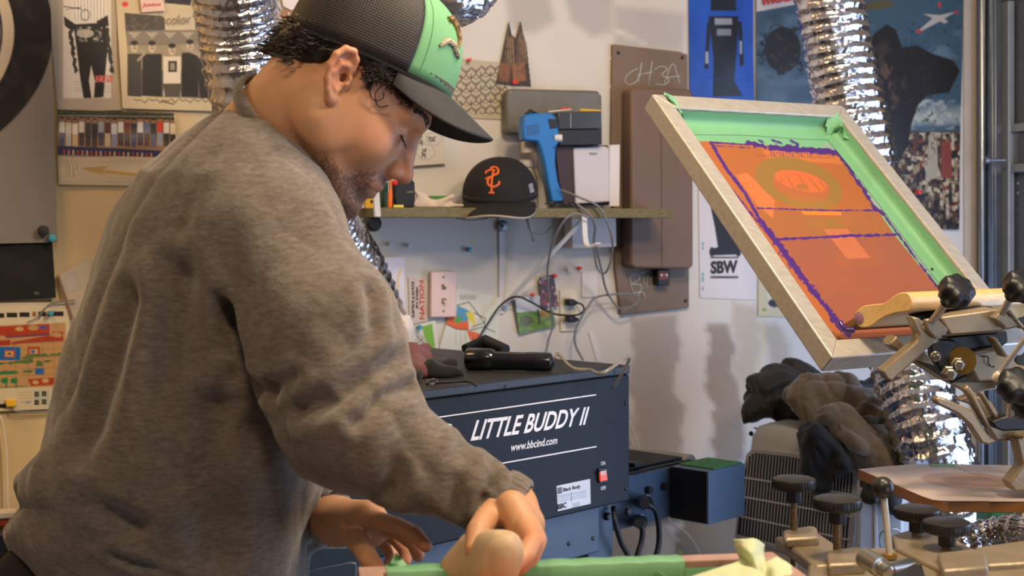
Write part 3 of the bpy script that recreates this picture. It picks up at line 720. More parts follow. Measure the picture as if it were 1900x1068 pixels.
sw = slab('switch_box', WALL, [(1220, 500), (1243, 499), (1243, 529), (1221, 530)], 0.014, 0.03, M['black'], ep, 0.002)
slab('switch_face', WALL, [(1223, 503), (1240, 502), (1240, 518), (1223, 519)], 0.044, 0.002, mat('dark_red_face', '#6e2522', 0.4), sw)
for x in (1227, 1236): MB().lathe(W(x, 510, 0.046), WN, [(0, 0.0035), (0.004, 0.0025)], 12).build('button', M['white_plastic'], sw)
for y in range(110, 330, 26): MB().lathe(W(1134+(y > 260)*3, y, 0.0), WN, [(0, 0.006), (0.005, 0.004)], 8).build('paint_chip', M['paper'], ep) if y % 52 == 6 else None

# stencilled sheet SBW
def p_sbw(s):
    s.poly([(1318, 382), (1340, 380), (1352, 396), (1368, 440), (1372, 472), (1318, 474), (1318, 462), (1332, 458), (1326, 420)], '#141216'); s.ell(1321, 467, 5, 9, '#141216'); s.ell(1370, 468, 5, 8, '#141216')
    s.rect(1318, 476, 1370, 479, '#141216'); s.rect(1318, 512, 1370, 516, '#141216')
    for y in (452, 460, 520, 515, 508, 535): s.ell(1304, y, 2.2, 3.5, '#4b93a8', 0, 0.8)
sb = canvas('stencilled_sheet', WALL, [(1296, 330), (1400, 330), (1402, 556), (1299, 552)], '#cfc9cb', p_sbw, 0.003, 90, 170)
tag(sb, 'white sheet with black SBW stencil beneath the tilted screen', 'sheet')
text('lettering', 'SBW', WALL, tquad(1319, 508, 1369, 506, 24), M['ink'], 0.005, sb, 0.04)
o = canvas('cream_flyer', WALL, [(1408, 470), (1470, 480), (1475, 588), (1407, 586)], '#c6bb98', lambda s: (s.rect(1424, 500, 1470, 570, '#d3cbb8'), s.ell(1437, 562, 12, 8, '#26262a'), s.ell(1418, 574, 4, 3, '#7da03c')), 0.004, 50, 60)
tag(o, 'cream flyer partly hidden behind the tilted screen', 'flyer')

# posters, right side (plain stand-ins for the known designs)
def p_blue(s):
    s.cloud(40, 60, 0, 0.8, '#16357c', 0.6, seed=2)
    s.poly([(1320, -60), (1362, -60), (1366, 20), (1318, 20)], '#15151c'); s.poly([(1314, 30), (1370, 30), (1368, 70), (1362, 150), (1378, 178), (1322, 180), (1324, 110)], '#15151b')
    s.rect(1326, 34, 1358, 46, '#8e9298'); s.rect(1330, 54, 1356, 66, '#7c8086'); s.poly([(1312, 40), (1319, 40), (1314, 128), (1306, 128)], '#15151b'); s.poly([(1368, 40), (1376, 40), (1380, 120), (1372, 124)], '#15151b')
    s.rect(1309, 96, 1314, 118, '#9aa0a6'); s.rect(1372, 76, 1376, 100, '#9aa0a6'); s.line([(1280, 142), (1400, 150)], 1, '#0b2b6c')
o = canvas('blue_poster', WALL, [(1277, -60), (1396, -60), (1399, 187), (1279, 180)], '#1b4fae', p_blue, 0.004, 80, 150, M['gloss_print'], wave=0.003)
tag(o, 'saturated blue poster with a dark armoured standing shape', 'poster')
def p_city(s):
    X, Y = s.x, s.y
    s.cloud(60, 35, 0.05, 0.6, '#5f7482', 0.8, seed=11); s.cloud(45, 30, 0.2, 0.6, '#24384a', 0.7, seed=12)
    s.poly([(1380, -60), (1560, -60), (1492, 5), (1415, 20), (1400, 22)], '#c8bcb4')
    s.ell(1452, 92, 34, 42, '#17120f'); s.cloud(9, 9, 0.1, 0.3, '#17120f', 0.95, seed=14, region=np.clip(1-np.hypot((X-1455)/60, (Y-95)/60), 0, 1)*4)
    s.cloud(9, 8, 0.25, 0.3, '#4a2f20', 0.8, seed=15, region=np.clip(1-np.hypot((X-1455)/45, (Y-90)/50), 0, 1)*3)
    s.mix(np.clip((Y-190)/25, 0, 1)*np.clip((236-Y)/14, 0, 1)*((X > 1680))*1.0, '#9aa098', 0.8); s.cloud(18, 12, 0.0, 0.5, '#aeb0a4', 0.7, seed=16, region=s.box(1680, 185, 1790, 240))
    s.rect(1660, 244, 1790, 440, '#4f3c2e')
    g = _hash(np.floor(X/5.5), np.floor(Y/8+3*_hash(np.floor(X/5.5), X*0, X*0, 3)), X*0, 5); reg = s.box(1655, 246, 1790, 440)
    s.mix((g > 0.55)*reg, '#9a8468', 0.85); s.mix((g > 0.8)*reg, '#b9a98c', 0.9); s.mix((g < 0.28)*reg, '#1c1a1c', 0.9); s.mix(((g > 0.4) & (g < 0.46))*reg, '#7c3526', 0.9)
    s.mix((_hash(np.floor(X/2.6), np.floor(Y/3.2), X*0, 6) > 0.72)*reg, '#17151a', 0.7)
    s.poly([(1724, 248), (1738, 248), (1740, 330), (1716, 335)], '#a59a84'); s.line([(1731, 228), (1731, 250)], 2, '#6a645c'); s.poly([(1746, 262), (1764, 262), (1766, 330), (1746, 330)], '#7d3a30')
    for x in (1722, 1727, 1732, 1737): s.line([(x, 250), (x-2, 332)], 0.8, '#6e6456')
    s.ell(1692, 18, 34, 7, '#5a5340', -8, 0.0)
    # a dark wooded crag stands in for the printed figure
    s.poly([(1606, 90), (1622, 62), (1644, 45), (1662, 55), (1674, 88), (1700, 84), (1730, 100), (1768, 112), (1780, 132), (1760, 172), (1722, 176), (1702, 196), (1690, 232), (1684, 270), (1662, 310), (1600, 250)], '#181410')
    s.cloud(14, 22, 0.15, 0.35, '#5b4534', 0.75, seed=21, region=np.clip(1-np.hypot((X-1645)/46, (Y-150)/80), 0, 1)*2)
    s.cloud(6, 5, 0.3, 0.4, '#2c241d', 0.9, seed=23, region=s.box(1600, 40, 1785, 300))
    s.poly([(1642, 300), (1700, 330), (1790, 440), (1650, 440)], '#211c1a', 0.5)
    s.ell(1626, 10, 32, 9, '#4e4a30', -6); s.poly([(1700, 60), (1734, 30), (1772, 22), (1742, 40), (1708, 58)], '#a89f98'); s.poly([(1712, 26), (1752, 44), (1758, 40), (1740, 28)], '#a89f98'); s.ell(1704, 58, 5, 3, '#b8342c'); s.ell(1772, 23, 5, 2, '#b8342c'); s.ell(1742, 9, 3, 5, '#b8342c')
o = canvas('city_poster', WALL, [(1403, -60), (1787, -60), (1779, 426), (1403, 415)], '#36505f', p_city, 0.006, 290, 330, M['gloss_print'], wave=0.004)
tag(o, 'large poster of a crowded city and cloudy sky behind the foil duct', 'poster')
text('lettering', 'motion', WALL, [(1416, 10), (1498, -3), (1496, -18), (1415, -6)], mat('red_lettering', '#c0302c', 0.5), 0.0125, o, 0.04)
o = slab('poster_edge_strip', WALL, [(1788, -60), (1812, -60), (1812, 560), (1790, 560)], 0.002, 0.004, mat('pale_wall_strip', '#b9a998', 0.7, vary=0.05), None, 0.001)
tag(o, 'pale vertical strip between the city poster and the garage track', 'strip')
pin(1700, 357, M['red'], 'red push pin at the lower part of the city poster', 0.012, 0.006)

# ------------------------------------------------------------------ below the shelf
pin(868, 463, M['teal'], 'blue push pin alone under the middle of the shelf', 0.0, 0.006)
pin(722, 453, M['white_plastic'], 'left clear push pin of the pair under the shelf', 0.0)
pin(757, 455, M['white_plastic'], 'right clear push pin of the pair under the shelf', 0.0)
pin(1072, 497, M['red'], 'red push pin above the outlet', 0.0)
pin(1052, 500, M['white_plastic'], 'clear push pin above the outlet', 0.0)
o = canvas('hanging_note', WALL, [(706, 478), (751, 477), (750, 602), (712, 602)], '#cfcde0', lambda s: s.line([(744, 498), (737, 520), (740, 535)], 3, '#d9b64c'), 0.022, 30, 60)
tag(o, 'pale lilac note with a yellow mark left of the switch plate', 'note')
o = canvas('lettered_sticker', WALL, [(758, 514), (789, 520), (792, 595), (760, 602)], '#c9b9b2', lambda s: None, 0.004, 20, 30)
tag(o, 'sticker of sideways red and black words left of the switch plate', 'sticker')
text('lettering', 'PRINTING', WALL, [(764, 588), (764, 522), (758+11, 522), (758+11, 588)], M['ink'], 0.0055, o, 0.02)
text('lettering', 'SILK SCREEN', WALL, [(772, 572), (772, 532), (776, 532), (776, 572)], M['ink'], 0.0055, o, 0.02)
text('lettering', 'NATION', WALL, [(788, 592), (786, 520), (778, 520), (779, 592)], mat('red_print', '#c2453e', 0.5), 0.0055, o, 0.02)
sp = thing('switch_plate', 'pale pink wall plate with two toggle switches', 'switch', W(822, 588, 0.0))
slab('plate', WALL, [(800, 504), (847, 503), (847, 588), (799, 589)], 0.001, 0.022, M['pink_plate'], sp, 0.003)
for y in (532, 558):
    slab('slot', WALL, [(820, y-5), (828, y-5), (828, y+5), (820, y+5)], 0.023, 0.0006, mat('dark_slot', '#6b5850', 0.5), sp)
    MB().lathe(W(824, y, 0.022), WN+UP*(0.4 if y < 540 else -0.4), [(0, 0.0035), (0.012, 0.0028), (0.013, 0.001)], 10).build('toggle', M['ivory'], sp)
for y in (514, 577): MB().lathe(W(823, y, 0.023), WN, [(0, 0.003), (0.0012, 0.002)], 10).build('screw', M['galv'], sp)
def p_graf(s):
    s.cloud(14, 14, 0.2, 0.6, '#c8c2a0', 0.4, seed=3)
    s.poly([(826, 590), (846, 584), (868, 592), (870, 612), (846, 610), (828, 602)], '#e0632c'); s.poly([(866, 612), (888, 618), (896, 632), (886, 650), (878, 640), (870, 626)], '#e0632c')
    s.poly([(848, 566), (866, 574), (880, 584), (860, 598), (846, 588)], '#4f93b8'); s.poly([(864, 580), (878, 578), (882, 604), (870, 594)], '#d8c63c'); s.poly([(846, 586), (858, 588), (852, 600), (842, 598)], '#4f9c50')
    for L in ([(826, 600), (846, 610), (868, 612)], [(880, 580), (900, 590), (898, 610)], [(872, 612), (896, 606), (918, 616)], [(884, 578), (898, 598), (876, 606)], [(880, 650), (900, 640), (908, 646)], [(848, 566), (870, 560), (884, 578)]): s.line(L, 1.6, '#252530')
    for x in range(6): s.line([(852+x*5, 546), (855+x*5, 556), (858+x*5, 547)], 1, '#6a6a68')
    for k in range(5): s.line([(845+k*9, 612), (846+k*9, 640)], 0.8, '#9a98a0')
o = canvas('lettering_sketch', WALL, [(847, 532), (925, 552), (926, 654), (813, 650)], '#d0d2c8', p_graf, 0.004, 120, 120, wave=0.004)
tag(o, 'sketch paper with orange, blue and yellow cartoon letter shapes', 'drawing')
o = canvas('green_card', WALL, [(768, 603), (808, 594), (815, 655), (768, 655)], '#d5d3c8', lambda s: (s.poly([(782, 606), (802, 600), (808, 650), (796, 652)], '#78b03c'), s.ell(780, 636, 11, 16, '#b9b6ac'), s.line([(772, 622), (790, 640), (778, 652)], 1.4, '#55524c'), s.line([(770, 640), (786, 626)], 1.2, '#55524c')), 0.010, 50, 60)
tag(o, 'small white card with a green panel above the flashlight end', 'card')
pin(776, 606, M['teal'], 'teal push pin on the small green card', 0.012, 0.006)
def p_land(s):
    s.poly([(940, 540), (1040, 540), (1040, 585), (955, 585)], '#b8bfca'); s.poly([(952, 580), (1030, 574), (1036, 610), (960, 622)], '#5f7f2a'); s.cloud(6, 5, 0.1, 0.5, '#8fa63c', 0.7, seed=3, region=s.box(950, 588, 1040, 622))
    s.ell(975, 595, 12, 10, '#5c6324'); s.cloud(3, 3, 0.0, 0.4, '#39401a', 0.8, seed=4, region=s.box(964, 584, 990, 604)); s.poly([(950, 556), (956, 556), (962, 612), (956, 606)], '#2c3018'); s.line([(998, 574), (1000, 600)], 3, '#1c1a1e'); s.ell(1010, 582, 10, 8, '#a8742c', 0, 0.6)
o = canvas('landscape_photo', WALL, [(950, 554), (1022, 546), (1031, 605), (963, 620)], '#aab2be', p_land, 0.008, 80, 70, M['gloss_print'], wave=0.004)
tag(o, 'photo print of a tree on a green field beside the outlet', 'photograph')
def p_red(s):
    s.cloud(5, 5, 0.0, 0.4, '#8c2f34', 0.9, seed=31); s.cloud(6, 6, 0.25, 0.3, '#c9b4ac', 0.9, seed=32); s.cloud(5, 4, 0.1, 0.3, '#1a1418', 0.8, seed=33)
    s.rect(1004, 508, 1024, 514, '#3f7c5c')
o = canvas('crowd_photo', WALL, [(1000, 514), (1027, 509), (1037, 568), (1005, 574)], '#40242a', p_red, 0.014, 40, 70, M['gloss_print'])
tag(o, 'dark red photo print of people above the landscape photo', 'photograph')
pin(1026, 511, M['red'], 'red push pin on top of the dark red photo', 0.016)
pin(985, 546, M['red'], 'red push pin above the landscape photo', 0.010)
ot = thing('wall_outlet', 'ivory wall outlet with two black plugs in it', 'outlet', W(1055, 615, 0.0))
slab('plate', WALL, [(1039, 537), (1072, 536), (1074, 614), (1040, 615)], 0.001, 0.005, M['ivory'], ot, 0.0015)
for y in (560, 591):
    slab('socket', WALL, [(1046, y-9), (1060, y-9), (1063, y), (1060, y+9), (1046, y+9), (1043, y)], 0.006, 0.002, mat('ivory_socket', '#c7bba4', 0.4), ot)
def plug(px, py, m, label):
    t = thing('power_plug', label, 'plug', W(px, py+6, 0.008), 'black plugs in the ivory outlet')
    slab('plug_body', WALL, [(px-8, py-6), (px+4, py-6), (px+8, py-3), (px+12, py-2), (px+12, py+3), (px+8, py+4), (px+4, py+6), (px-8, py+6)], 0.008, 0.026, m, t, 0.003)
    return t
t1 = plug(1062, 561, M['rubber'], 'upper black plug in the ivory wall outlet')
cable('cord', [W(1073, 562, 0.02), W(1081, 566, 0.025), W(1083, 576, 0.03), W(1070, 584, 0.03), W(1040, 584, 0.03), W(1018, 578, 0.035), W(985, 560, 0.04), W(958, 550, 0.045), W(930, 565, 0.03), W(905, 600, 0.03), W(888, 630, 0.04), W(884, 660, 0.05)], 0.0024, M['rubber'], t1)
t2 = plug(1063, 592, mat('navy_rubber', '#171a34', 0.5), 'lower dark navy plug in the ivory wall outlet')
o = slab('white_tag', WALL, [(1080, 504), (1108, 503), (1108, 551), (1080, 552)], 0.001, 0.003, M['paper'], None, 0.001)
tag(o, 'small white painted plate to the right of the outlet', 'plate')
o = slab('wall_label', WALL, [(1092, 615), (1100, 610), (1118, 668), (1108, 672)], 0.001, 0.002, M['paper'], None)
tag(o, 'small white label low on the wall behind the dryer', 'label')

# ------------------------------------------------------------------ shelf and bracket
ZS = CAMH+0.036
A_ = W(664, 390, 0.0); B_ = W(1183, 390, 0.0)
A_.z = ZS-0.011; B_.z = ZS-0.011
sh = MB().box((A_+B_)/2+WN*0.101, (B_-A_)/2, WN*0.10, UP*0.011).build('wall_shelf', M['shelfwood'], bevel=0.0015, smooth=False)
tag(sh, 'greenish brown wooden shelf board fixed across the wall', 'shelf')
br = thing('shelf_bracket', 'white diagonal bracket holding up the shelf', 'bracket', W(930, 580, 0.0))
def strap(pts, w, t, name, m, parent, side=WX):
    rows = []
    for i, p in enumerate(pts):
        a = pts[max(i-1, 0)]; b = pts[min(i+1, len(pts)-1)]; d = (b-a).normalized(); nn = d.cross(side).normalized()
        rows.append([p-side*w-nn*t, p+side*w-nn*t, p+side*w+nn*t, p-side*w+nn*t])
    mb = MB().grid(rows, closed=True); n = len(rows); mb.f += [(0, 1, 2, 3), (4*n-1, 4*n-2, 4*n-3, 4*n-4)]
    return mb.build(name, m, parent, bevel=0.0008)
strap([W(930, 580, 0.004), W(938, 562, 0.008), W(1010, 486, 0.10), W(1078, 412, 0.175), W(1083, 404, 0.178)], 0.0065, 0.002, 'brace', M['white_plastic'], br)
strap([W(930, 404, 0.004), W(931, 480, 0.004), W(930, 582, 0.004)], 0.007, 0.002, 'wall_leg', M['white_plastic'], br)
strap(spline([W(1084, 400, 0.21), W(1085, 430, 0.215), W(1088, 452, 0.22), W(1096, 458, 0.235), W(1110, 451, 0.25)], 5), 0.0065, 0.002, 'hook', M['white_plastic'], br)
MB().lathe(W(936, 571, 0.008), WN, [(0, 0.007), (0.003, 0.006), (0.0031, 0.002)], 14).build('screw', M['galv'], br)
ws = thing('wall_washer', 'grey round washer screwed to the wall below the shelf', 'washer', W(930, 430, 0.0))
MB().lathe(W(931, 419, 0.004), WN, [(0, 0.014), (0.008, 0.014), (0.009, 0.012)], 24).build('washer_disc', M['galv'], ws, bevel=0.0005)
MB().lathe(W(932, 419, 0.013), WN, [(0, 0.004), (0.002, 0.003)], 12).build('screw', M['ink'], ws)
o = MB().lathe(W(684, 415, 0.06), WN, [(0, 0.012), (0.01, 0.018), (0.05, 0.018), (0.058, 0.012)], 20).build('furniture_bumper', M['black'])
tag(o, 'black rounded knob under the left end of the shelf', 'knob')
o = slab('taped_sheet', WALL, [(1060, 404), (1143, 400), (1144, 457), (1062, 461)], 0.006, 0.05, M['paper'], None, 0.002)
tag(o, 'white box fixed under the right end of the shelf behind the hook', 'box')
o = slab('tall_paper', WALL, [(1131, 269), (1150, 268), (1149, 382), (1131, 382)], 0.09, 0.002, M['paper'], None)
tag(o, 'tall white paper slip standing right of the notebook', 'paper')

# ------------------------------------------------------------------ things on the shelf
def shelfbox(name, x0, y0, x1, y1, off, t, m, label, cat, bevel=0.001, skew=0, **k):
    o = slab(name, WALL, [(x0+skew, y0), (x1+skew, y0), (x1, y1), (x0, y1)], off, t, m, None, bevel)
    return tag(o, label, cat)
YB = 386
o = shelfbox('white_ruler_block', 660, 354, 676, YB, 0.05, 0.03, M['paper'], 'white marked scale block at the left end of the shelf', 'ruler', skew=-3)
o = shelfbox('yellow_level', 677, 344, 696, YB, 0.05, 0.03, M['yellow'], 'yellow level standing on the shelf below the chin', 'level', skew=2)
MB().lathe(W(690, 374, 0.08), WN, [(0, 0.004), (0.002, 0.003)], 14).build('vial_hole', M['ink'], o)
o = shelfbox('white_scraper', 696, 340, 707, 402, 0.19, 0.012, M['paper'], 'white plastic spatula hanging past the shelf edge', 'spatula', skew=-4)
o = shelfbox('screwdriver', 708, 338, 719, YB, 0.07, 0.03, mat('dark_green_plastic', '#1f4a42', 0.35), 'dark green handle standing behind the orange knife', 'tool', skew=2)
o = tag(MB().tube([W(724, 385, 0.14), W(724, 362, 0.14), W(725, 350, 0.14), W(724, 330, 0.14)], [0.005, 0.0055, 0.003, 0.003], 10).build('utility_knife', M['orange']), 'orange handled knife standing among the tools', 'knife')
MB().tube([W(724, 350, 0.1402), W(722.5, 318, 0.14)], 0.0025, 8).build('blade', M['steel'], o)
bxk = thing('tape_measure', 'black rounded box with a red button on the shelf', 'tape measure', W(748, 386, 0.1))
slab('case', WALL, [(734, 334), (764, 331), (770, 338), (771, 372), (768, 386), (734, 386), (730, 360)], 0.08, 0.05, mat('navy_black_case', '#14171f', 0.35), bxk, 0.004)
MB().lathe(W(732, 339, 0.13), WN, [(0, 0.007), (0.008, 0.006), (0.011, 0.002)], 16).build('button', M['red'], bxk)
slab('maker_mark', WALL, [(755, 355), (767, 354), (767, 357), (755, 358)], 0.13, 0.0006, mat('tan_mark', '#6a5c40', 0.5), bxk)
o = MB().tube([W(730, 383, 0.15), W(748, 383, 0.15)], 0.004, 10).build('yellow_marker', mat('pale_yellow_plastic', '#d8cc4c', 0.4))
tag(o, 'short yellow marker lying before the black box', 'marker')
shelfbox('green_strip', 800, 363, 830, 371, 0.02, 0.02, M['greenp'], 'green strip showing behind the white rag', 'strip')
def rag_mesh(name, out, cx0, seed, m, off0, offd, plane_at=W):
    pass
# crumpled rag: a lumpy cloth heap
c0 = W(775, 384, 0.12); c1 = W(800, 378, 0.12); c2 = W(842, 382, 0.12)
def f_rag(p):
    q = p+0.004*noise3(p[..., 0]*60, p[..., 1]*60, p[..., 2]*60, 3)[..., None]
    d = rc(q, W(768, 352, 0.10), W(792, 378, 0.10), 0.006, 0.012); d = smin(d, rc(q, W(770, 378, 0.1), W(835, 380, 0.12), 0.010, 0.008), 0.012)
    d = smin(d, rc(q, W(815, 376, 0.12), W(842, 362, 0.13), 0.006, 0.006), 0.01); d = smin(d, rc(q, W(835, 381, 0.12), W(858, 381, 0.14), 0.006, 0.005), 0.01)
    return smax(d, ZS+0.001-p[..., 2], 0.002)
V_, F_ = sdf_mesh(f_rag, W(755, 395, 0.17)-Vector((0.03, 0.09, 0)), W(870, 335, 0.05)+Vector((0.02, 0.03, 0)), 0.003)
o = mesh_object('white_rag', V_, F_, mat('white_cotton', '#cfbfb4', 0.9, bump=0.5, bscale=120, sheen=0.2), angle=180, fix=False)
tag(o, 'crumpled white rag on the shelf left of the black cap', 'rag')

# bottle, beige sleeve, thermometer gun, organiser, notebook
bo = thing('lidded_bottle', 'white plastic bottle with a wide lid behind the black cap', 'bottle', W(980, 386, 0.1))
c = W(979, 340, 0.056); c.z = ZS
r0 = 0.024
MB().lathe(c, UP, [(0, r0*1.0), (0.002, r0*1.08), (0.055, r0*1.08), (0.075, r0*0.98), (0.092, r0*0.72), (0.1, r0*0.70)], 28).build('bottle_body', mat('translucent_white_plastic', '#bdb7ac', 0.35), bo, angle=50)
MB().lathe(c+UP*0.1, UP, [(0, r0*0.82), (0.001, r0*0.86), (0.016, r0*0.86), (0.018, r0*0.8)], 28).build('lid', M['white_plastic'], bo, angle=50)
tag(slab('beige_sleeve', WALL, [(972, 262), (1004, 259), (1012, 300), (1030, 376), (1022, 377), (1005, 300), (1002, 282), (972, 284)], 0.086, 0.022, M['ivory'], None, 0.003), 'beige plastic sleeve standing behind the blue gun', 'sleeve')
tg = thing('thermometer_gun', 'bright blue handheld infrared gun standing on the shelf', 'thermometer', W(1025, 386, 0.12))
slab('gun_body', WALL, [(972, 216), (980, 210), (1022, 210), (1032, 216), (1036, 232), (1040, 262), (1032, 272), (1031, 300), (1036, 336), (1047, 368), (1044, 374), (1024, 375), (1019, 350), (1010, 300), (1003, 274), (998, 262), (972, 260), (970, 240)], 0.115, 0.036, M['blue'], tg, 0.005)
slab('display', WALL, [(1017, 220), (1032, 221), (1035, 237), (1021, 239)], 0.151, 0.0015, M['black'], tg, 0.0005)
slab('label_print', WALL, [(976, 233), (1000, 230), (1001, 248), (978, 252)], 0.151, 0.0006, mat('darker_blue_print', '#1b5a96', 0.4), tg)
MB().lathe(W(1034, 256, 0.15), WX+WN*0.4, [(-0.006, 0.008), (0.004, 0.009), (0.010, 0.0085), (0.012, 0.007)], 16).build('trigger_knob', M['white_plastic'], tg)
MB().lathe(W(1027, 274, 0.151), WN, [(0, 0.0022), (0.001, 0.001)], 10).build('screw', M['ink'], tg)
MB().lathe(W(1040, 345, 0.151), WN, [(0, 0.0022), (0.001, 0.001)], 10).build('screw', M['ink'], tg)
tag(MB().tube([W(974, 213, 0.12), W(984, 204, 0.13), W(998, 212, 0.13), W(986, 207, 0.15), W(978, 210, 0.15)], 0.003, 8).build('hair_clip', M['black']), 'small black clip lying on top of the blue gun', 'clip')
og = thing('parts_organizer', 'small dark plastic drawer box stacked on the notebook', 'organizer', W(1075, 270, 0.1))
m_smoke = mat('smoked_plastic', '#3d4042', 0.2, vary=0.05)
slab('upper_tray', WALL, [(1036, 208), (1116, 206), (1117, 238), (1036, 240)], 0.06, 0.07, m_smoke, og, 0.002)
slab('lower_tray', WALL, [(1036, 241), (1117, 239), (1117, 268), (1038, 270)], 0.06, 0.07, M['black'], og, 0.002)
slab('divider', WALL, [(1058, 210), (1060, 210), (1060, 237), (1058, 237)], 0.13, 0.001, M['galv'], og)
tag(MB().tube([W(1076, 204, 0.12), W(1114, 206, 0.12)], 0.0032, 6).build('pencil', M['yellow']), 'yellow pencil lying on the drawer box', 'pencil')
tag(MB().tube([W(1040, 203, 0.10), W(1058, 202, 0.10)], 0.0035, 8).build('red_marker', M['red']), 'short red marker lying on the drawer box', 'marker')
tag(MB().tube([W(1018, 207, 0.14), W(1060, 203, 0.12)], 0.0016, 8).build('pen', M['ivory']), 'thin pale pen reaching from the blue gun to the drawer box', 'pen')
tag(slab('dark_book', WALL, [(1030, 270), (1064, 270), (1064, 376), (1045, 380), (1036, 330)], 0.05, 0.06, mat('dark_red_cover', '#32191a', 0.5), None, 0.002), 'dark red book standing behind the white notebook', 'book')
nb = thing('white_notebook', 'white notebook standing upright under the drawer box', 'notebook', W(1098, 384, 0.1))
slab('pages', WALL, [(1064, 273), (1124, 271), (1131, 277), (1132, 374), (1068, 378)], 0.075, 0.035, mat('pale_lilac_paper', '#c6c2cb', 0.6, vary=0.02), nb, 0.003)
slab('back_cover', WALL, [(1062, 269), (1128, 269), (1133, 376), (1130, 380), (1064, 382)], 0.055, 0.019, mat('maroon_cover', '#3a2022', 0.5), nb, 0.002)
text('lettering', 'IDEAS', WALL, tquad(1094, 287, 1108, 287, 4), mat('grey_print', '#7b7880', 0.6), 0.1115, nb, 0.02)
kk = MB()
for i, (x, y) in enumerate(((1012, 378), (1026, 381), (1040, 380), (1052, 382))): kk.tube([W(x, y, 0.17), W(x+8, y-4, 0.19), W(x+14, y+1, 0.17)], 0.0022, 6)
tag(kk.build('key_bundle', M['galv']), 'small bundle of grey metal clips at the foot of the blue gun', 'clips')
# grey cables drooping from the shelf
def cab(pts, label, m='grey_cable', r=0.0027): return tag(cable('power_cable', [W(*q) for q in pts], r, M[m]), label, 'cable')
cab([(1040, 352, 0.16), (1075, 366, 0.20), (1112, 385, 0.22), (1133, 430, 0.215), (1136, 470, 0.18), (1124, 505, 0.14), (1108, 496, 0.13), (1102, 450, 0.16), (1104, 420, 0.20), (1094, 398, 0.22), (1070, 378, 0.21)], 'grey cable loop hanging off the right end of the shelf')
cab([(1094, 404, 0.23), (1066, 396, 0.23), (1045, 412, 0.22), (1026, 450, 0.18), (1016, 500, 0.12), (1020, 560, 0.08), (1026, 600, 0.06), (1018, 630, 0.06), (1012, 662, 0.07)], 'grey cable arching over the white hook down to the dryer')
cab([(1104, 450, 0.14), (1116, 500, 0.10), (1126, 540, 0.06), (1150, 572, 0.05), (1176, 566, 0.05), (1184, 552, 0.05), (1164, 545, 0.05), (1110, 550, 0.05), (1090, 570, 0.05), (1068, 612, 0.05), (1068, 640, 0.05), (1082, 668, 0.06)], 'grey cable looping across the brown electrical panel')
cab([(976, 388, 0.215), (980, 408, 0.2), (990, 446, 0.16)], 'short grey strap dangling from the front of the shelf', r=0.003)
cab([(976, 405, 0.16), (985, 428, 0.14), (1006, 434, 0.13), (1024, 420, 0.13), (1028, 404, 0.14)], 'small cable loop drooping under the shelf', r=0.0018)
cab([(845, 404, 0.13), (870, 408, 0.13), (905, 405, 0.13)], 'thin dark wire stapled along the underside of the shelf', 'rubber', 0.001)
tag(cable('hanging_cable', [W(1168, 780, 0.04), W(1180, 815, 0.04), W(1198, 858, 0.04), W(1240, 960, 0.04), W(1275, 990, 0.04), W(1300, 1030, 0.04), W(1310, 1080, 0.04)], 0.002, M['white_plastic']), 'thin white cord hanging down the wall behind the conveyor', 'cord')
# ------------------------------------------------------------------ foil ducts
def duct(name, pts, r, label, pitch=0.022, seed=1, parent=None, squash=None):
    path = spline([Vector(p) for p in pts], 30)
    P_ = np.array([tuple(q) for q in path]); d = np.r_[0, np.cumsum(np.linalg.norm(np.diff(P_, axis=0), axis=1))]
    n = int(d[-1]/0.0026); t = np.linspace(0, d[-1], n)
    C_ = np.stack([np.interp(t, d, P_[:, i]) for i in range(3)], 1)
    T = np.gradient(C_, axis=0); T /= np.linalg.norm(T, axis=1)[:, None]
    A = np.zeros_like(C_); a = np.cross(T[0], [0, 1, 0.1]); a /= np.linalg.norm(a)
    for i in range(n):
        a = a-T[i]*(a@T[i]); a /= np.linalg.norm(a); A[i] = a
    B = np.cross(T, A); K = 110; g = np.linspace(0, 2*np.pi, K, endpoint=False)
    ph = (t[:, None]/pitch+g[None]/(2*np.pi)+0.12*noise3(t[:, None]*20, np.cos(g)[None]*2, np.sin(g)[None]*2, seed+9))
    rib = 1-np.abs(((ph) % 1)*2-1); rib = rib**1.6
    cx, sx = np.cos(g)[None], np.sin(g)[None]
    crk = np.abs(noise3(t[:, None]*55, cx*7, sx*7, seed))*0.0024+np.abs(noise3(t[:, None]*130, cx*18, sx*18, seed+1))*0.0026+noise3(t[:, None]*9, cx*1.5, sx*1.5, seed+2)*0.003
    R = r*(1+0.03*noise3(t*6, t*0, t*0, seed+4))[:, None]+0.0045*rib-crk
    V = C_[:, None]+(A[:, None]*cx[..., None]+B[:, None]*sx[..., None])*R[..., None]
    F = []
    i = np.arange(n-1)[:, None]*K; k = np.arange(K)[None]; k2 = (k+1) % K
    F = np.stack([i+k, i+k2, i+K+k2, i+K+k], -1).reshape(-1, 4)
    o = mesh_object(name, V.reshape(-1, 3), F, M['foil'], parent, angle=28, fix=False)
    return tag(o, label, 'duct')
duct('foil_duct', [P(418, -220, 2.55), P(428, -60, 2.62), P(446, 60, 2.68), P(470, 190, 2.72), P(540, 330, 2.85), P(598, 425, 3.0), P(648, 505, 3.12), P(684, 590, 3.17), P(705, 690, 3.18), P(716, 820, 3.18), P(718, 1000, 3.18)], 0.080, 'silver foil duct running down behind the neck and shoulder of the person', seed=1)
duct('foil_duct', [P(620, -110, 2.5), P(740, -58, 2.5), P(825, -15, 2.5), P(868, -35, 2.55), P(905, -130, 2.6)], 0.060, 'silver foil duct sagging in from above the trucker cap', seed=5)
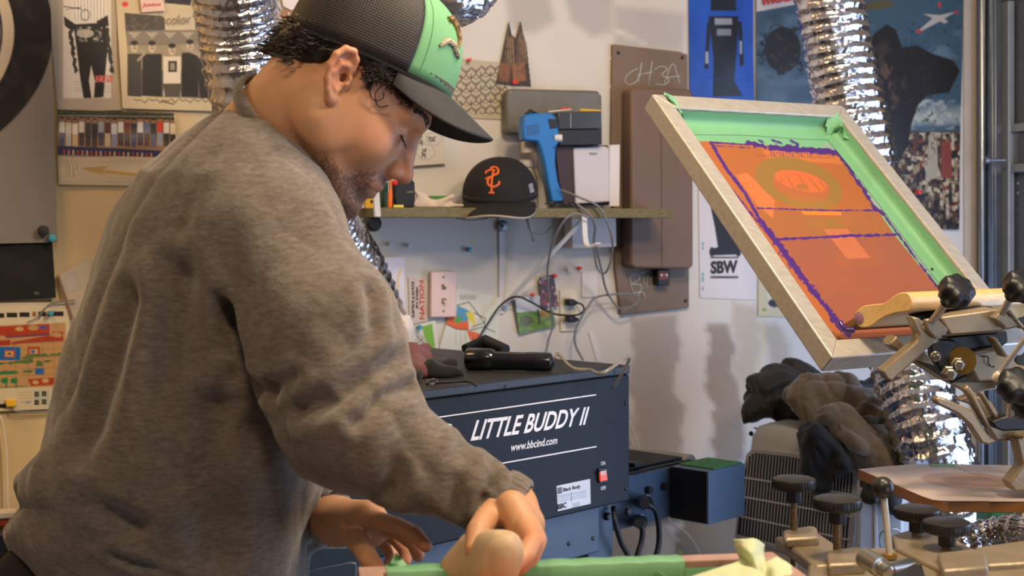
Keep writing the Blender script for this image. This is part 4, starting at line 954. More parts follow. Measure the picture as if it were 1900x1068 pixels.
duct('foil_duct', [P(1516, -200, 3.18), P(1532, -40, 3.18), P(1556, 100, 3.18), P(1588, 250, 3.16), P(1622, 420, 3.14), P(1655, 560, 3.08), P(1690, 700, 2.98), P(1722, 800, 2.92), P(1746, 880, 2.90), P(1762, 960, 2.90), P(1772, 1060, 2.92), P(1776, 1160, 2.95)], 0.0765, 'long silver foil duct passing behind the tilted screen down to the right', pitch=0.026, seed=9)
duct('foil_duct', [P(1770, 1015, 2.35), P(1850, 995, 2.35), P(1940, 985, 2.3), P(2050, 1000, 2.3)], 0.032, 'narrow foil duct lying under the platen board', seed=12)

# ------------------------------------------------------------------ conveyor dryer
FL = Vector((-0.686, -0.728, 0)).normalized(); FD = Vector((-0.728, 0.686, 0)).normalized()
C0 = P(1168, 677, 2.70)
DF = Plane(C0, FL, UP)
def dbox(name, m, parent, x0, x1, y0, y1, z0, z1, bevel=0.003):
    """x along the front to the left, y into the depth, z up from the front top corner"""
    c = C0+FL*((x0+x1)/2)+FD*((y0+y1)/2)+UP*((z0+z1)/2)
    return MB().box(c, FL*((x1-x0)/2), FD*((y1-y0)/2), UP*((z1-z0)/2)).build(name, m, parent, smooth=False, bevel=bevel)
dr = thing('conveyor_dryer', 'large dark blue grey conveyor dryer with white lettering on its front', 'conveyor dryer', C0+FL*0.38+FD*0.3-UP*0.40)
zb = -(928-677)/FPX*2.70
dbox('oven_body', M['dryer'], dr, 0, 0.80, 0.0, 0.60, zb, -0.018)
lid = dbox('oven_lid', M['dryer_top'], dr, -0.001, 0.801, -0.0015, 0.602, -0.017, 0.0)
dbox('raised_strip', M['dryer_top'], dr, 0.30, 0.80, 0.50, 0.60, 0.0005, 0.012, 0.002)
dbox('lower_body', M['dryer_low'], dr, 0.075, 0.78, 0.012, 0.56, zb-0.088, zb-0.001)
dbox('leg', M['dryer_low'], dr, 0.014, 0.088, 0.03, 0.06, -0.9, zb-0.001, 0.002)
dbox('leg', M['black'], dr, 0.10, 0.16, 0.06, 0.3, -0.9, zb-0.09, 0.002)
dbox('leg', M['dryer_low'], dr, 0.70, 0.77, 0.03, 0.06, -0.9, zb-0.09, 0.002)
# conveyor bed that sticks out to the right
dbox('conveyor_rail', M['dryer_low'], dr, -0.34, 0.02, 0.10, 0.112, zb-0.086, zb+0.018, 0.001)
dbox('conveyor_bed', M['black'], dr, -0.36, 0.0, 0.114, 0.50, zb-0.03, zb+0.022, 0.002)
dbox('belt', mat('dark_mesh_belt', '#1c1c1e', 0.6, vary=0.2, vscale=200, bump=0.5, bscale=600), dr, -0.36, 0.0, 0.13, 0.48, zb+0.023, zb+0.027, 0.001)
dbox('cross_bar', M['dryer_top'], dr, -0.2, -0.17, 0.12, 0.49, zb+0.028, zb+0.036, 0.001)
rb = C0-FL*0.362+UP*(zb+0.010)
MB().lathe(rb+FD*0.12, FD, [(0, 0.022), (0.34, 0.022)], 24).build('roller', M['alu'], dr)
mo = dbox('motor_housing', mat('brightened_slate_coat', '#566a82', 0.4, vary=0.05, bump=0.1, bscale=500), dr, -0.395, -0.262, 0.0, 0.098, zb-0.088, zb+0.022, 0.002)  # slate coat lightened in place of cool light on the housing front
dbox('housing_side', M['black'], dr, -0.2615, -0.259, 0.003, 0.097, zb-0.086, zb+0.021, 0.0005)
dbox('green_mat', mat('green_speckled_mat', '#3f7f4c', 0.8, vary=0.35, vscale=120, bump=0.6, bscale=200), dr, -0.390, -0.285, 0.003, 0.094, zb+0.0225, zb+0.0255, 0.001)
# screws and bolts
def scr(px, py, off=0.0, r=0.0045, m='black', pl=DF): MB().lathe(pl.at(px, py, off), pl.n, [(0, r), (0.002, r*0.8), (0.003, r*0.2)], 10).build('screw', M[m], dr)
for x, y in ((936, 717), (1139, 689), (1161, 747), (1162, 906)): scr(x, y)
for x, y in ((1055, 1008), (1100, 998)): scr(x, y, -0.012)
for x, y in ((1125, 957), (1163, 948)): MB().lathe(DF.at(x, y, -0.03), DF.n, [(0, 0.008), (0.006, 0.008), (0.008, 0.006)], 6).build('bolt', M['black'], dr)
for x, y in ((1259, 899), (1260, 955)): MB().lathe(DF.at(x, y, -0.099), DF.n, [(0, 0.0055), (0.006, 0.005)], 6).build('bolt', M['steel'], dr)
for x, y in ((1201, 908), (1230, 902)): MB().lathe(DF.at(x, y, -0.099), DF.n, [(0, 0.008), (0.01, 0.008)], 6).build('bolt', M['black'], dr)
# printed front: lines and lettering
def dline(x0, y0, x1, y1, w=2.2):
    slab('printed_line', DF, [(x0, y0-w/2), (x1, y1-w/2), (x1, y1+w/2), (x0, y0+w/2)], 0.0, 0.0006, M['white_ink'], dr, smooth=False)
dline(700, 790, 1106, 732); dline(740, 893, 1107, 828)
text('lettering', 'LITTLE BUDDY II', DF, [(873, 818), (1091, 787), (1094, 754), (878, 780)], M['white_ink'], 0.0006, dr, 0.022, 0.3)
text('lettering', 'www.bbcind.com', DF, [(948, 837), (1034, 823), (1034, 809), (949, 822)], M['white_ink'], 0.0006, dr, 0.012, 0.2)
text('lettering', 'BBC', DF, [(770, 826), (837, 817), (839, 784), (772, 794)], M['white_ink'], 0.0006, dr, 0.03, 0)
text('lettering', 'ON', DF, tquad(1115, 863, 1123, 862, 7), M['white_ink'], 0.0006, dr, 0.01)
text('lettering', 'OFF', DF, tquad(1115, 909, 1124, 908, 7), M['white_ink'], 0.0006, dr, 0.01)
rk = slab('rocker_switch', DF, [(1111, 869), (1127, 867), (1128, 894), (1112, 896)], 0.0, 0.004, M['black'], dr, 0.001)
slab('lit_rocker', DF, [(1114, 876), (1125, 874), (1128, 890), (1115, 893)], 0.004, 0.004, mat('glowing_orange_rocker', '#e0401a', 0.3, emit=0.7), rk, 0.001)
slab('rocker_top', DF, [(1114, 874), (1125, 872), (1125.5, 880), (1114.5, 882)], 0.008, 0.001, mat('pink_rocker', '#d8a39a', 0.3), rk)
lb = slab('rating_label', DF, [(1033, 901), (1095, 888), (1096, 934), (1035, 948)], 0.0, 0.0006, mat('silver_white_label', '#c9ccd4', 0.4, vary=0.02), dr)
text('lettering', 'Black Body', DF, [(1045, 914), (1077, 907), (1077, 898), (1045, 905)], M['ink'], 0.0012, lb, 0.01)
text('lettering', 'BBC', DF, [(1035, 945), (1051, 941), (1051, 931), (1035, 935)], M['ink'], 0.0012, lb, 0.03)
for i in range(3):
    for j in range(3):
        x = 1035+i*2.9; y = 904.5+j*4-i*0.5; slab('logo_square', DF, [(x, y), (x+2, y-.4), (x+2, y+2.6), (x, y+3)], 0.0008, 0.0004, M['ink'], lb, smooth=False)
for y in (917, 920, 924, 928): slab('table_rule', DF, [(1036, y+1.8), (1088, y-8), (1088, y-7.4), (1036, y+2.4)], 0.0008, 0.0004, M['galv'], lb, smooth=False)
for y in (934, 937, 940): slab('table_rule', DF, [(1062, y), (1076, y-3), (1076, y-2.2), (1062, y+0.8)], 0.0008, 0.0004, M['galv'], lb, smooth=False)
slab('table_rule', DF, [(1060, 912), (1060.6, 912), (1061, 931), (1060.4, 931)], 0.0008, 0.0004, M['galv'], lb, smooth=False)
# plugs and cords at the conveyor rail
RP = Plane(C0+FD*0.10, FL, UP)
def bigplug(px, py, pts, label):
    t = thing('dryer_plug', label, 'plug', RP.at(px, py, 0.0), 'black plugs in the conveyor rail')
    MB().lathe(RP.at(px+6, py, 0.004), RP.n, [(-0.003, 0.017), (0.0, 0.017), (0.002, 0.012)], 20).build('socket_ring', M['galv'], t)
    MB().tube([RP.at(px+4, py, 0.0), RP.at(px-4, py-2, 0.03), RP.at(px, py+2, 0.055)], [0.014, 0.013, 0.010], 14).build('plug_body', M['rubber'], t)
    cable('cord', [RP.at(px, py+1, 0.05)]+[RP.at(*q) for q in pts], 0.0058, M['rubber'], t, n=10)
bigplug(1196, 932, [(1215, 945, 0.055), (1222, 975, 0.055), (1222, 1010, 0.055), (1214, 1040, 0.055), (1200, 1090, 0.05)], 'upper black plug and cord in the conveyor rail')
bigplug(1186, 968, [(1192, 982, 0.055), (1190, 1005, 0.055), (1182, 1035, 0.055), (1180, 1090, 0.05)], 'lower black plug and cord in the conveyor rail')
tag(cable('dryer_cable', [DF.at(1138, 940, -0.02), DF.at(1142, 970, -0.005), DF.at(1152, 1005, -0.005), DF.at(1166, 1035, -0.005), DF.at(1172, 1090, -0.005)], 0.0052, M['rubber'], n=10), 'thick black cable hanging down in front of the dryer leg', 'cable')
# dark blue machine corner at the lower left, beyond the far hand
ob = thing('blue_cabinet', 'dark blue steel cabinet below the far hand', 'cabinet', P(600, 1080, 2.05)-UP*0.1)
BPl = Plane(P(600, 1040, 2.07), Vector((0.9, 0.1, 0)), UP)
slab('cabinet_body', BPl, [(500, 1015), (672, 1012), (672, 1200), (500, 1200)], 0, 0.09, M['dryer_low'], ob, 0.004)
slab('cabinet_top', BPl, [(500, 985), (662, 1003), (664, 1012), (500, 1013)], 0.0, 0.09, M['dryer_top'], ob, 0.003)
slab('door_panel', BPl, [(569, 1058), (650, 1042), (662, 1044), (662, 1160), (569, 1160)], 0.09, 0.004, mat('slate_door', '#3d4d62', 0.45), ob, 0.002)

# things on the dryer: flashlight, clear tube, maroon cloth, black cloth, spectacles
TP = level(C0.z)
def T(px, py, h=0.0): 
    q = TP.at(px, py); q.z += h; return q
fl = thing('flashlight', 'shiny black flashlight lying on top of the dryer', 'flashlight', T(945, 690))
a = T(866, 686, 0.021); b = T(1028, 690, 0.021); ax = (b-a).normalized(); L_ = (b-a).length
MB().lathe(a, ax, [(0, 0.019), (0.003, 0.021), (0.045, 0.0205), (0.052, 0.0175)], 28).build('head', mat('gloss_black', '#0b0c12', 0.18, coat=0.5), fl, angle=40)
MB().lathe(a+ax*0.05-UP*0.0025, ax, [(0, 0.0175), (0.06, 0.0165), (0.065, 0.0175), (L_-0.062, 0.0175), (L_-0.055, 0.016), (L_-0.05, 0.006)], 28).build('barrel', mat('gloss_black_navy', '#0c0d18', 0.2, coat=0.4), fl, angle=40)
MB().lathe(a-ax*0.0005, -ax, [(0, 0.015), (0.001, 0.004)], 20).build('lens_ring', M['rubber'], fl)
wa = T(905, 668, 0.03)
tag(MB().tube([T(862, 668, 0.024), T(900, 663, 0.03), T(938, 670, 0.024)], [0.008, 0.017, 0.010], 18).build('black_pouch', M['black']), 'black rounded pouch lying behind the flashlight', 'pouch')
tag(cable('clear_tube', [T(1030, 684, 0.02), T(1036, 682, 0.026), T(1062, 690, 0.008), T(1095, 692, 0.006), T(1118, 700, 0.008)+DF.n*0.0, T(1128, 690, 0.03)+DF.n*0.05]+[DF.at(1138, 720, 0.03)], 0.0032, mat('clear_plastic', '#b9b0a4', 0.15, trans=0.6)), 'clear plastic tube draped from the flashlight over the dryer edge', 'tube')
def f_mar(p):
    q = p+0.006*noise3(p[..., 0]*38, p[..., 1]*38, p[..., 2]*45, 7)[..., None]
    d = rc(q, T(760, 690, 0.02), T(790, 700, 0.012), 0.022, 0.014); d = smin(d, rc(q, T(775, 668, 0.03), T(788, 690, 0.02), 0.016, 0.016), 0.015); d = smin(d, rc(q, T(735, 690, 0.03), T(770, 690, 0.03), 0.02, 0.02), 0.02)
    return smax(d, C0.z+0.001-p[..., 2], 0.003)
V_, F_ = sdf_mesh(f_mar, T(730, 700)-Vector((0.07, 0.12, 0.01)), T(800, 690)+Vector((0.06, 0.15, 0.08)), 0.0035)
N_ = vnormals(V_, F_)
for k in range(5): V_ = crease(V_, N_, [T(752+k*11, 655, 0.05), T(762+k*9, 700, 0.0)], 0.004, 0.004, 0.001)
tag(mesh_object('maroon_cloth', V_, F_, mat('maroon_cotton', '#6a4044', 0.9, vary=0.12, bump=0.5, bscale=250, sheen=0.2), angle=180, fix=False), 'crumpled maroon cloth on the dryer beside the sleeve', 'cloth')
def f_blk(p):
    q = p+0.005*noise3(p[..., 0]*40, p[..., 1]*40, p[..., 2]*45, 11)[..., None]
    d = rc(q, T(800, 700, 0.012), T(858, 700, 0.005), 0.020, 0.008); d = smin(d, rc(q, T(790, 686, 0.01), T(832, 692, 0.012), 0.015, 0.015), 0.02); d = smin(d, rc(q, T(738, 706, 0.004), T(770, 708, 0.008), 0.014, 0.012), 0.01)
    return smax(d, C0.z+0.001-p[..., 2], 0.003)
V_, F_ = sdf_mesh(f_blk, T(730, 715)-Vector((0.06, 0.1, 0.01)), T(860, 690)+Vector((0.05, 0.12, 0.06)), 0.0035)
tag(mesh_object('black_cloth', V_, F_, M['blackmatte'], angle=180, fix=False), 'limp black cloth lying on the dryer right of the maroon cloth', 'cloth')
gl = thing('spectacles', 'thin folded spectacles on the dryer edge in front of the black cloth', 'spectacles', T(830, 716))
cable('temple', [T(790, 716, 0.004), T(830, 716, 0.006), T(868, 716, 0.008), T(884, 720, 0.004)], 0.0018, M['black'], gl)
cable('rim', [T(790, 713, 0.004), T(800, 717, 0.004), T(812, 714, 0.006), T(806, 709, 0.006), T(792, 711, 0.005)], 0.0012, M['steel'], gl)

# white plastic wrap hanging beside the sleeve
def f_wrap(p):
    q = p+0.009*noise3(p[..., 0]*26, p[..., 1]*26, p[..., 2]*16, 17)[..., None]+0.0045*noise3(p[..., 0]*60, p[..., 1]*60, p[..., 2]*50, 18)[..., None]
    d = rc(q, P(720, 560, 2.76), P(738, 620, 2.76), 0.018, 0.032); d = smin(d, rc(q, P(738, 615, 2.76), P(742, 655, 2.76), 0.032, 0.026), 0.02)
    d = smin(d, rc(q, P(690, 560, 2.78), P(700, 650, 2.78), 0.04, 0.04), 0.02)
    return smax(d, C0.z+0.001-p[..., 2], 0.003)
V_, F_ = sdf_mesh(f_wrap, P(640, 700, 2.76)-Vector((0, 0.08, 0)), P(790, 500, 2.76)+Vector((0, 0.08, 0)), 0.0035)
N_ = vnormals(V_, F_)
for fq, dp in ((22, 0.012), (45, 0.006)):
    nn = noise3(V_[:, 0]*fq, V_[:, 1]*fq, V_[:, 2]*fq*0.6+V_[:, 0]*fq, fq); V_ = V_-N_*(dp*(1-np.abs(nn))**6)[:, None]
tag(mesh_object('white_bag', V_, F_, mat('white_crumpled_fabric', '#c9c5c6', 0.6, vary=0.05, bump=0.7, bscale=60, sheen=0.2), angle=180, fix=False), 'crumpled white bag standing on the dryer behind the near sleeve', 'bag')

# ------------------------------------------------------------------ portable air conditioner under the jackets
AU = Vector((0.72, -0.69, 0)).normalized(); AD = Vector((0.69, 0.72, 0)).normalized()
A0 = P(1376, 1000, 3.22); A0.z = 0
AF = Plane(A0, AU, UP)
zt = CAMH+(HY-786)/FPX*3.22
ac = thing('air_conditioner', 'white portable air conditioner with a grey grille beneath the jackets', 'air conditioner', A0+AU*0.17+AD*0.13)
wid = (AF.at(1605, 900)-A0).dot(AU)
m_acw = mat('off_white_plastic', '#c6c4c0', 0.45, vary=0.03)
prof = [(0, 0.02)]
rows = []
def rr_rect(z, ins, front=0.0):
    pts = []
    r = 0.05
    for cx, cy, a0 in ((wid-r, r, -90), (wid-r, 0.25-r, 0), (r, 0.25-r, 90), (r, r, 180)):
        for k in range(7):
            g = math.radians(a0+k*15); x = cx+r*math.cos(g); y = cy+r*math.sin(g)
            x = wid/2+(x-wid/2)*(1-ins); y = 0.125+(y-0.125)*(1-ins)
            pts.append(A0+AU*x+AD*(y+front)+UP*z)
    return pts
mb = MB(); mb.grid([rr_rect(z, i) for z, i in ((0.02, 0.03), (0.04, 0), (zt-0.07, 0), (zt-0.03, 0.03), (zt-0.008, 0.10), (zt, 0.22))], closed=True)
n = 28; mb.f += [tuple(range(n)), tuple(range(5*n, 6*n))]
mb.build('housing', m_acw, ac, angle=50)
gr = slab('grille_frame', AF, [(1384, 842), (1396, 830), (1470, 838), (1565, 856), (1590, 868), (1592, 905), (1578, 1056), (1362, 1000), (1370, 900)], 0.0, 0.012, mat('pale_grey_plastic', '#b9b7b9', 0.45), ac, 0.004)
slab('grille_backing', AF, [(1388, 848), (1400, 840), (1470, 848), (1560, 866), (1582, 878), (1568, 1044), (1368, 992), (1376, 900)], 0.012, 0.001, mat('dark_recess', '#26262b', 0.8), ac)
def yb(x, t): 
    top = np.interp(x, [1384, 1400, 1470, 1560, 1584], [852, 841, 849, 867, 880]); bot = np.interp(x, [1366, 1570], [992, 1045]); return top*(1-t)+bot*t
vb = MB()
for i in range(34):
    x = 1389+i*5.7; x2 = x-14
    p = [AF.at(x, yb(x, 0), 0.014), AF.at(x2, yb(x2, 1), 0.014)]
    vb.tube(p, 0.0016, 5)
for i in range(0): pass
vb.build('grille_bars', mat('grille_plastic', '#b4b3b6', 0.45), ac)
for t in (0.23, 0.48, 0.74, 1.0):
    MB().tube([AF.at(1380-14*t, yb(1380-14*t, t), 0.016), AF.at(1586-14*t, yb(1586-14*t, t), 0.016)], 0.0022, 6).build('grille_crossbar', mat('grille_cross', '#c4c3c6', 0.45), ac)
MB().lathe(AF.at(1394, 804, 0.0), AF.n, [(0, 0.006), (0.003, 0.005)], 16).build('screw_cap', M['ink'], ac)
MB().box(AF.at(1402, 794, 0.001), AU*0.004, AF.n*0.001, UP*0.002).build('logo_badge', mat('red_badge', '#a9645c', 0.5), ac)
# white bucket-like box to its right
wb = thing('storage_bin', 'pale blue white plastic bin to the right of the air conditioner', 'bin', P(1640, 1080, 2.80)-UP*0.3)
BB = Plane(P(1640, 1000, 2.80), Vector((0.95, -0.2, 0)), UP)
slab('bin_body', BB, [(1592, 905), (1676, 903), (1678, 1200), (1590, 1200)], -0.1, 0.1, mat('bluish_white_plastic', '#b4bcc6', 0.4, vary=0.03), wb, 0.006)
slab('bin_corner_rib', BB, [(1622, 912), (1628, 912), (1628, 1200), (1622, 1200)], 0.0, 0.003, M['white_plastic'], wb, 0.001)
cable('wire_handle', [BB.at(1634, 1015, 0.01), BB.at(1634, 990, 0.02), BB.at(1650, 981, 0.03), BB.at(1668, 984, 0.02), BB.at(1674, 1005, 0.01)], 0.0016, M['steel'], wb)

# ------------------------------------------------------------------ jackets
def cloth(name, limbs, creases, m, label, cat, h=0.005, k=0.03, nz=(0.013, 15), seed=1, pad=0.05, floor=None):
    pts = np.array([tuple(q) for l in limbs for q in l[:2]]); rr = max(max(l[2], l[3]) for l in limbs)
    def fn(p):
        q = p+nz[0]*noise3(p[..., 0]*nz[1], p[..., 1]*nz[1], p[..., 2]*nz[1], seed)[..., None]+nz[0]*0.4*noise3(p[..., 0]*nz[1]*2.6, p[..., 1]*nz[1]*2.6, p[..., 2]*nz[1]*2.6, seed+1)[..., None]
        d = None
        for l in limbs:
            e = rc(q, l[0], l[1], l[2], l[3]); d = e if d is None else smin(d, e, k)
        return d
    V, F = sdf_mesh(fn, pts.min(0)-rr-pad, pts.max(0)+rr+pad, h)
    N = vnormals(V, F)
    for fq, dp, pw in ((9, 0.010, 7), (19, 0.006, 6)):
        nn = noise3(V[:, 0]*fq*1.3, V[:, 1]*fq, V[:, 2]*fq*0.8+V[:, 0]*fq*0.7, seed+20+fq)
        V = V-N*(dp*(1-np.abs(nn))**pw)[:, None]
    for c in creases: V = crease(V, N, c[0], c[1], c[2], c[3] if len(c) > 3 else 0)
    return tag(mesh_object(name, V, F, m, angle=180, fix=False), label, cat)
m_fleece = mat('olive_brown_fleece', '#6b5c48', 0.95, vary=0.12, vscale=90, bump=0.9, bscale=260, sheen=0.5)
m_jk = mat('black_jacket_shell', '#1b1918', 0.7, vary=0.2, vscale=30, bump=0.3, bscale=120, sheen=0.1)
cloth('black_jacket', [(P(1410, 725, 3.35), P(1470, 700, 3.4), 0.045, 0.05), (P(1400, 760, 3.3), P(1450, 740, 3.35), 0.03, 0.05), (P(1450, 730, 3.35), P(1560, 730, 3.4), 0.05, 0.05), (P(1550, 715, 3.4), P(1640, 720, 3.4), 0.04, 0.03), (P(1480, 750, 3.32), P(1530, 770, 3.3), 0.04, 0.03)],
      [([P(1392, 762, 3.25), P(1440, 725, 3.3), P(1500, 700, 3.32)], 0.008, 0.010, 0.003), ([P(1420, 770, 3.24), P(1470, 735, 3.28), P(1520, 712, 3.3)], 0.006, 0.008, 0.003)], m_jk, 'black jacket heaped on top of the air conditioner', 'jacket', seed=4)
cloth('brown_fleece_jacket', [(P(1500, 735, 3.2), P(1560, 745, 3.2), 0.055, 0.06), (P(1485, 745, 3.15), P(1505, 785, 3.12), 0.025, 0.03), (P(1560, 745, 3.2), P(1625, 790, 3.18), 0.065, 0.07), (P(1550, 785, 3.00), P(1630, 850, 2.98), 0.045, 0.050), (P(1605, 770, 3.14), P(1638, 835, 3.02), 0.05, 0.040), (P(1540, 788, 3.0), P(1600, 835, 2.95), 0.028, 0.033), (P(1595, 830, 2.95), P(1636, 860, 2.95), 0.034, 0.026)],
      [([P(1480, 700, 3.12), P(1510, 700, 3.10), P(1600, 735, 3.10), P(1650, 770, 3.1)], 0.007, 0.014, 0.004), ([P(1570, 770, 3.08), P(1600, 765, 3.08), P(1650, 772, 3.1)], 0.010, 0.020, 0.004), ([P(1575, 776, 3.05), P(1610, 785, 3.05), P(1640, 780, 3.05)], 0.007, 0.014, 0.004), ([P(1568, 765, 3.05), P(1580, 800, 3.04), P(1620, 850, 3.04)], 0.006, 0.009, 0.004), ([P(1490, 740, 3.08), P(1512, 770, 3.06), P(1560, 810, 3.05)], 0.005, 0.007, 0.002), ([P(1520, 715, 3.10), P(1550, 745, 3.08), P(1560, 790, 3.05)], 0.006, 0.010, 0.003), ([P(1600, 740, 3.08), P(1640, 790, 3.06), P(1680, 850, 3.02)], 0.007, 0.012, 0.004), ([P(1580, 830, 3.0), P(1620, 815, 3.0), P(1660, 820, 3.0)], 0.006, 0.010, 0.003)], m_fleece, 'olive brown fleece jacket draped over the black jacket', 'jacket', seed=8)
cloth('navy_hood', [(P(1492, 808, 3.02), P(1503, 862, 2.99), 0.026, 0.030), (P(1516, 812, 2.98), P(1526, 905, 2.95), 0.036, 0.022), (P(1545, 840, 2.96), P(1560, 870, 2.92), 0.03, 0.024), (P(1500, 870, 2.97), P(1515, 900, 2.95), 0.022, 0.018)],
      [([P(1490, 820, 2.94), P(1530, 835, 2.92), P(1560, 860, 2.94)], 0.008, 0.010)], mat('dark_navy_fabric', '#16161d', 0.85, vary=0.2, bump=0.4, sheen=0.2), 'dark navy hood dangling in front of the grille', 'hood', seed=11)
cloth('black_bag', [(P(1625, 910, 2.8), P(1650, 930, 2.8), 0.035, 0.03), (P(1612, 890, 2.82), P(1640, 925, 2.8), 0.02, 0.03)], [], m_jk, 'black cloth bag hanging behind the ball topped lever', 'bag', seed=13)
slab('care_label', Plane(P(1497, 792, 3.02), AU, UP), [(1496, 785), (1503, 786), (1500, 800), (1494, 797)], 0, 0.0015, M['paper']).name = 'care_label'
o = bpy.data.objects['care_label']; tag(o, 'tiny white label at the edge of the brown fleece jacket', 'label')
tag(slab('green_box', Plane(P(1860, 960, 2.5), (1, -0.1, 0), UP), [(1836, 945), (1960, 940), (1960, 1000), (1835, 990)], 0, 0.1, mat('green_enamel', '#1f7a34', 0.4, vary=0.1), None, 0.004), 'green metal box under the platen board at the right edge', 'box')
# ------------------------------------------------------------------ the person
YP = 1.76
pr = thing('person', 'person in a grey sweatshirt and green fronted cap bending over a taped screen', 'person', Vector((-0.30, YP, 0.0)))
# head frame: x forward, y to the left ear, z up
def frame(pitch, yaw, roll, origin):
    a, b = math.radians(pitch), math.radians(yaw)
    f = Vector((math.cos(b)*math.cos(a), math.sin(b)*math.cos(a), -math.sin(a)))
    l = Vector((-math.sin(b), math.cos(b), 0)); u = f.cross(l)
    if roll:
        c, s_ = math.cos(math.radians(roll)), math.sin(math.radians(roll)); l, u = l*c+u*s_, u*c-l*s_
    return (np.array([tuple(f), tuple(l), tuple(u)]), np.array(tuple(origin)))
def to_w(fr, q): return np.asarray(q, float)@fr[0]+fr[1]
def to_l(fr, p): return (p-fr[1])@fr[0].T
_e = P(632, 150, 1.665)
_b = frame(38, 9, 0, (0, 0, 0))[0]
HS = 1.04
HO = np.array(tuple(_e))+0.071*HS*_b[1]
HF = frame(38, 9, 0, HO)
def hw(x, y, z): return to_w(HF, np.array([x, y, z])*HS)

def f_head(p):
    q = to_l(HF, p)/HS; a = np.array
    m = q.copy(); m[..., 1] = np.abs(m[..., 1])      # symmetric features
    d = ell(q, (0.005, 0, 0.048), (0.092, 0.076, 0.084))
    d = smin(d, ell(q, (0.040, 0, -0.022), (0.056, 0.060, 0.082)), 0.03)
    d = smin(d, ell(q, (0.078, 0, 0.030), (0.030, 0.050, 0.040)), 0.02)
    d = smin(d, rc(m, (0.002, 0.058, -0.048), (0.078, 0.018, -0.100), 0.016, 0.017), 0.022)   # jaw
    d = smin(d, ell(q, (0.093, 0, -0.104), (0.019, 0.021, 0.018)), 0.012)                        # chin
    d = smin(d, ell(q, (0.089, 0, -0.064), (0.025, 0.031, 0.027)), 0.016)                      # muzzle
    d = smin(d, ell(m, (0.066, 0.042, -0.028), (0.029, 0.024, 0.030)), 0.018)                  # cheek
    d = smin(d, ell(q, (0.074, 0, -0.028), (0.030, 0.036, 0.042)), 0.014)                      # middle of the face
    d = smin(d, rc(q, (0.098, 0, 0.008), (0.106, 0, -0.040), 0.010, 0.014), 0.008)
    d = smin(d, rc(m, (0.103, 0.012, 0.026), (0.084, 0.046, 0.022), 0.010, 0.009), 0.012)      # brow
    d = smax(d, -ell(m, (0.110, 0.031, 0.001), (0.018, 0.019, 0.013)), 0.010)                  # socket
    d = smin(d, ell(m, (0.085, 0.031, 0.000), (0.0135, 0.0150, 0.0125)), 0.004)                # lids
    d = smin(d, rc(q, (0.103, 0, 0.016), (0.121, 0, -0.028), 0.0075, 0.0105), 0.010)           # nose
    d = smin(d, ell(q, (0.126, 0, -0.034), (0.0115, 0.0115, 0.0105)), 0.006)
    d = smin(d, ell(m, (0.112, 0.0125, -0.039), (0.0115, 0.0080, 0.0085)), 0.006)
    d = smax(d, -ell(m, (0.116, 0.0072, -0.0475), (0.0055, 0.0032, 0.0050)), 0.002)            # nostril
    d = smin(d, rc(m, (0.112, 0.0, -0.0645), (0.100, 0.022, -0.0700), 0.0052, 0.0025), 0.004)  # lips
    d = smin(d, rc(m, (0.109, 0.0, -0.0765), (0.099, 0.019, -0.0730), 0.0060, 0.0030), 0.004)
    d = smax(d, -rc(m, (0.117, 0.0, -0.0708), (0.100, 0.024, -0.0718), 0.0012, 0.0008), 0.002)
    d = smin(d, ell(m, (0.010, 0.058, -0.03), (0.040, 0.014, 0.045)), 0.02)
    # neck and upper trunk
    w = p
    d = d*HS
    n = rc(w, hw(-0.025, 0, -0.03), P(497, 262, YP), 0.060, 0.066)
    n = smin(n, rc(w, hw(-0.015, 0, -0.06), P(520, 320, YP), 0.045, 0.07), 0.03)
    d = smin(d, n, 0.022)
    # near and far ear
    qe = to_l(EAR, p)
    e = np.minimum(f_ear(qe), f_ear(to_l(EAR2, p)*np.array([1, -1, 1])))
    return smin(d, e, 0.003)
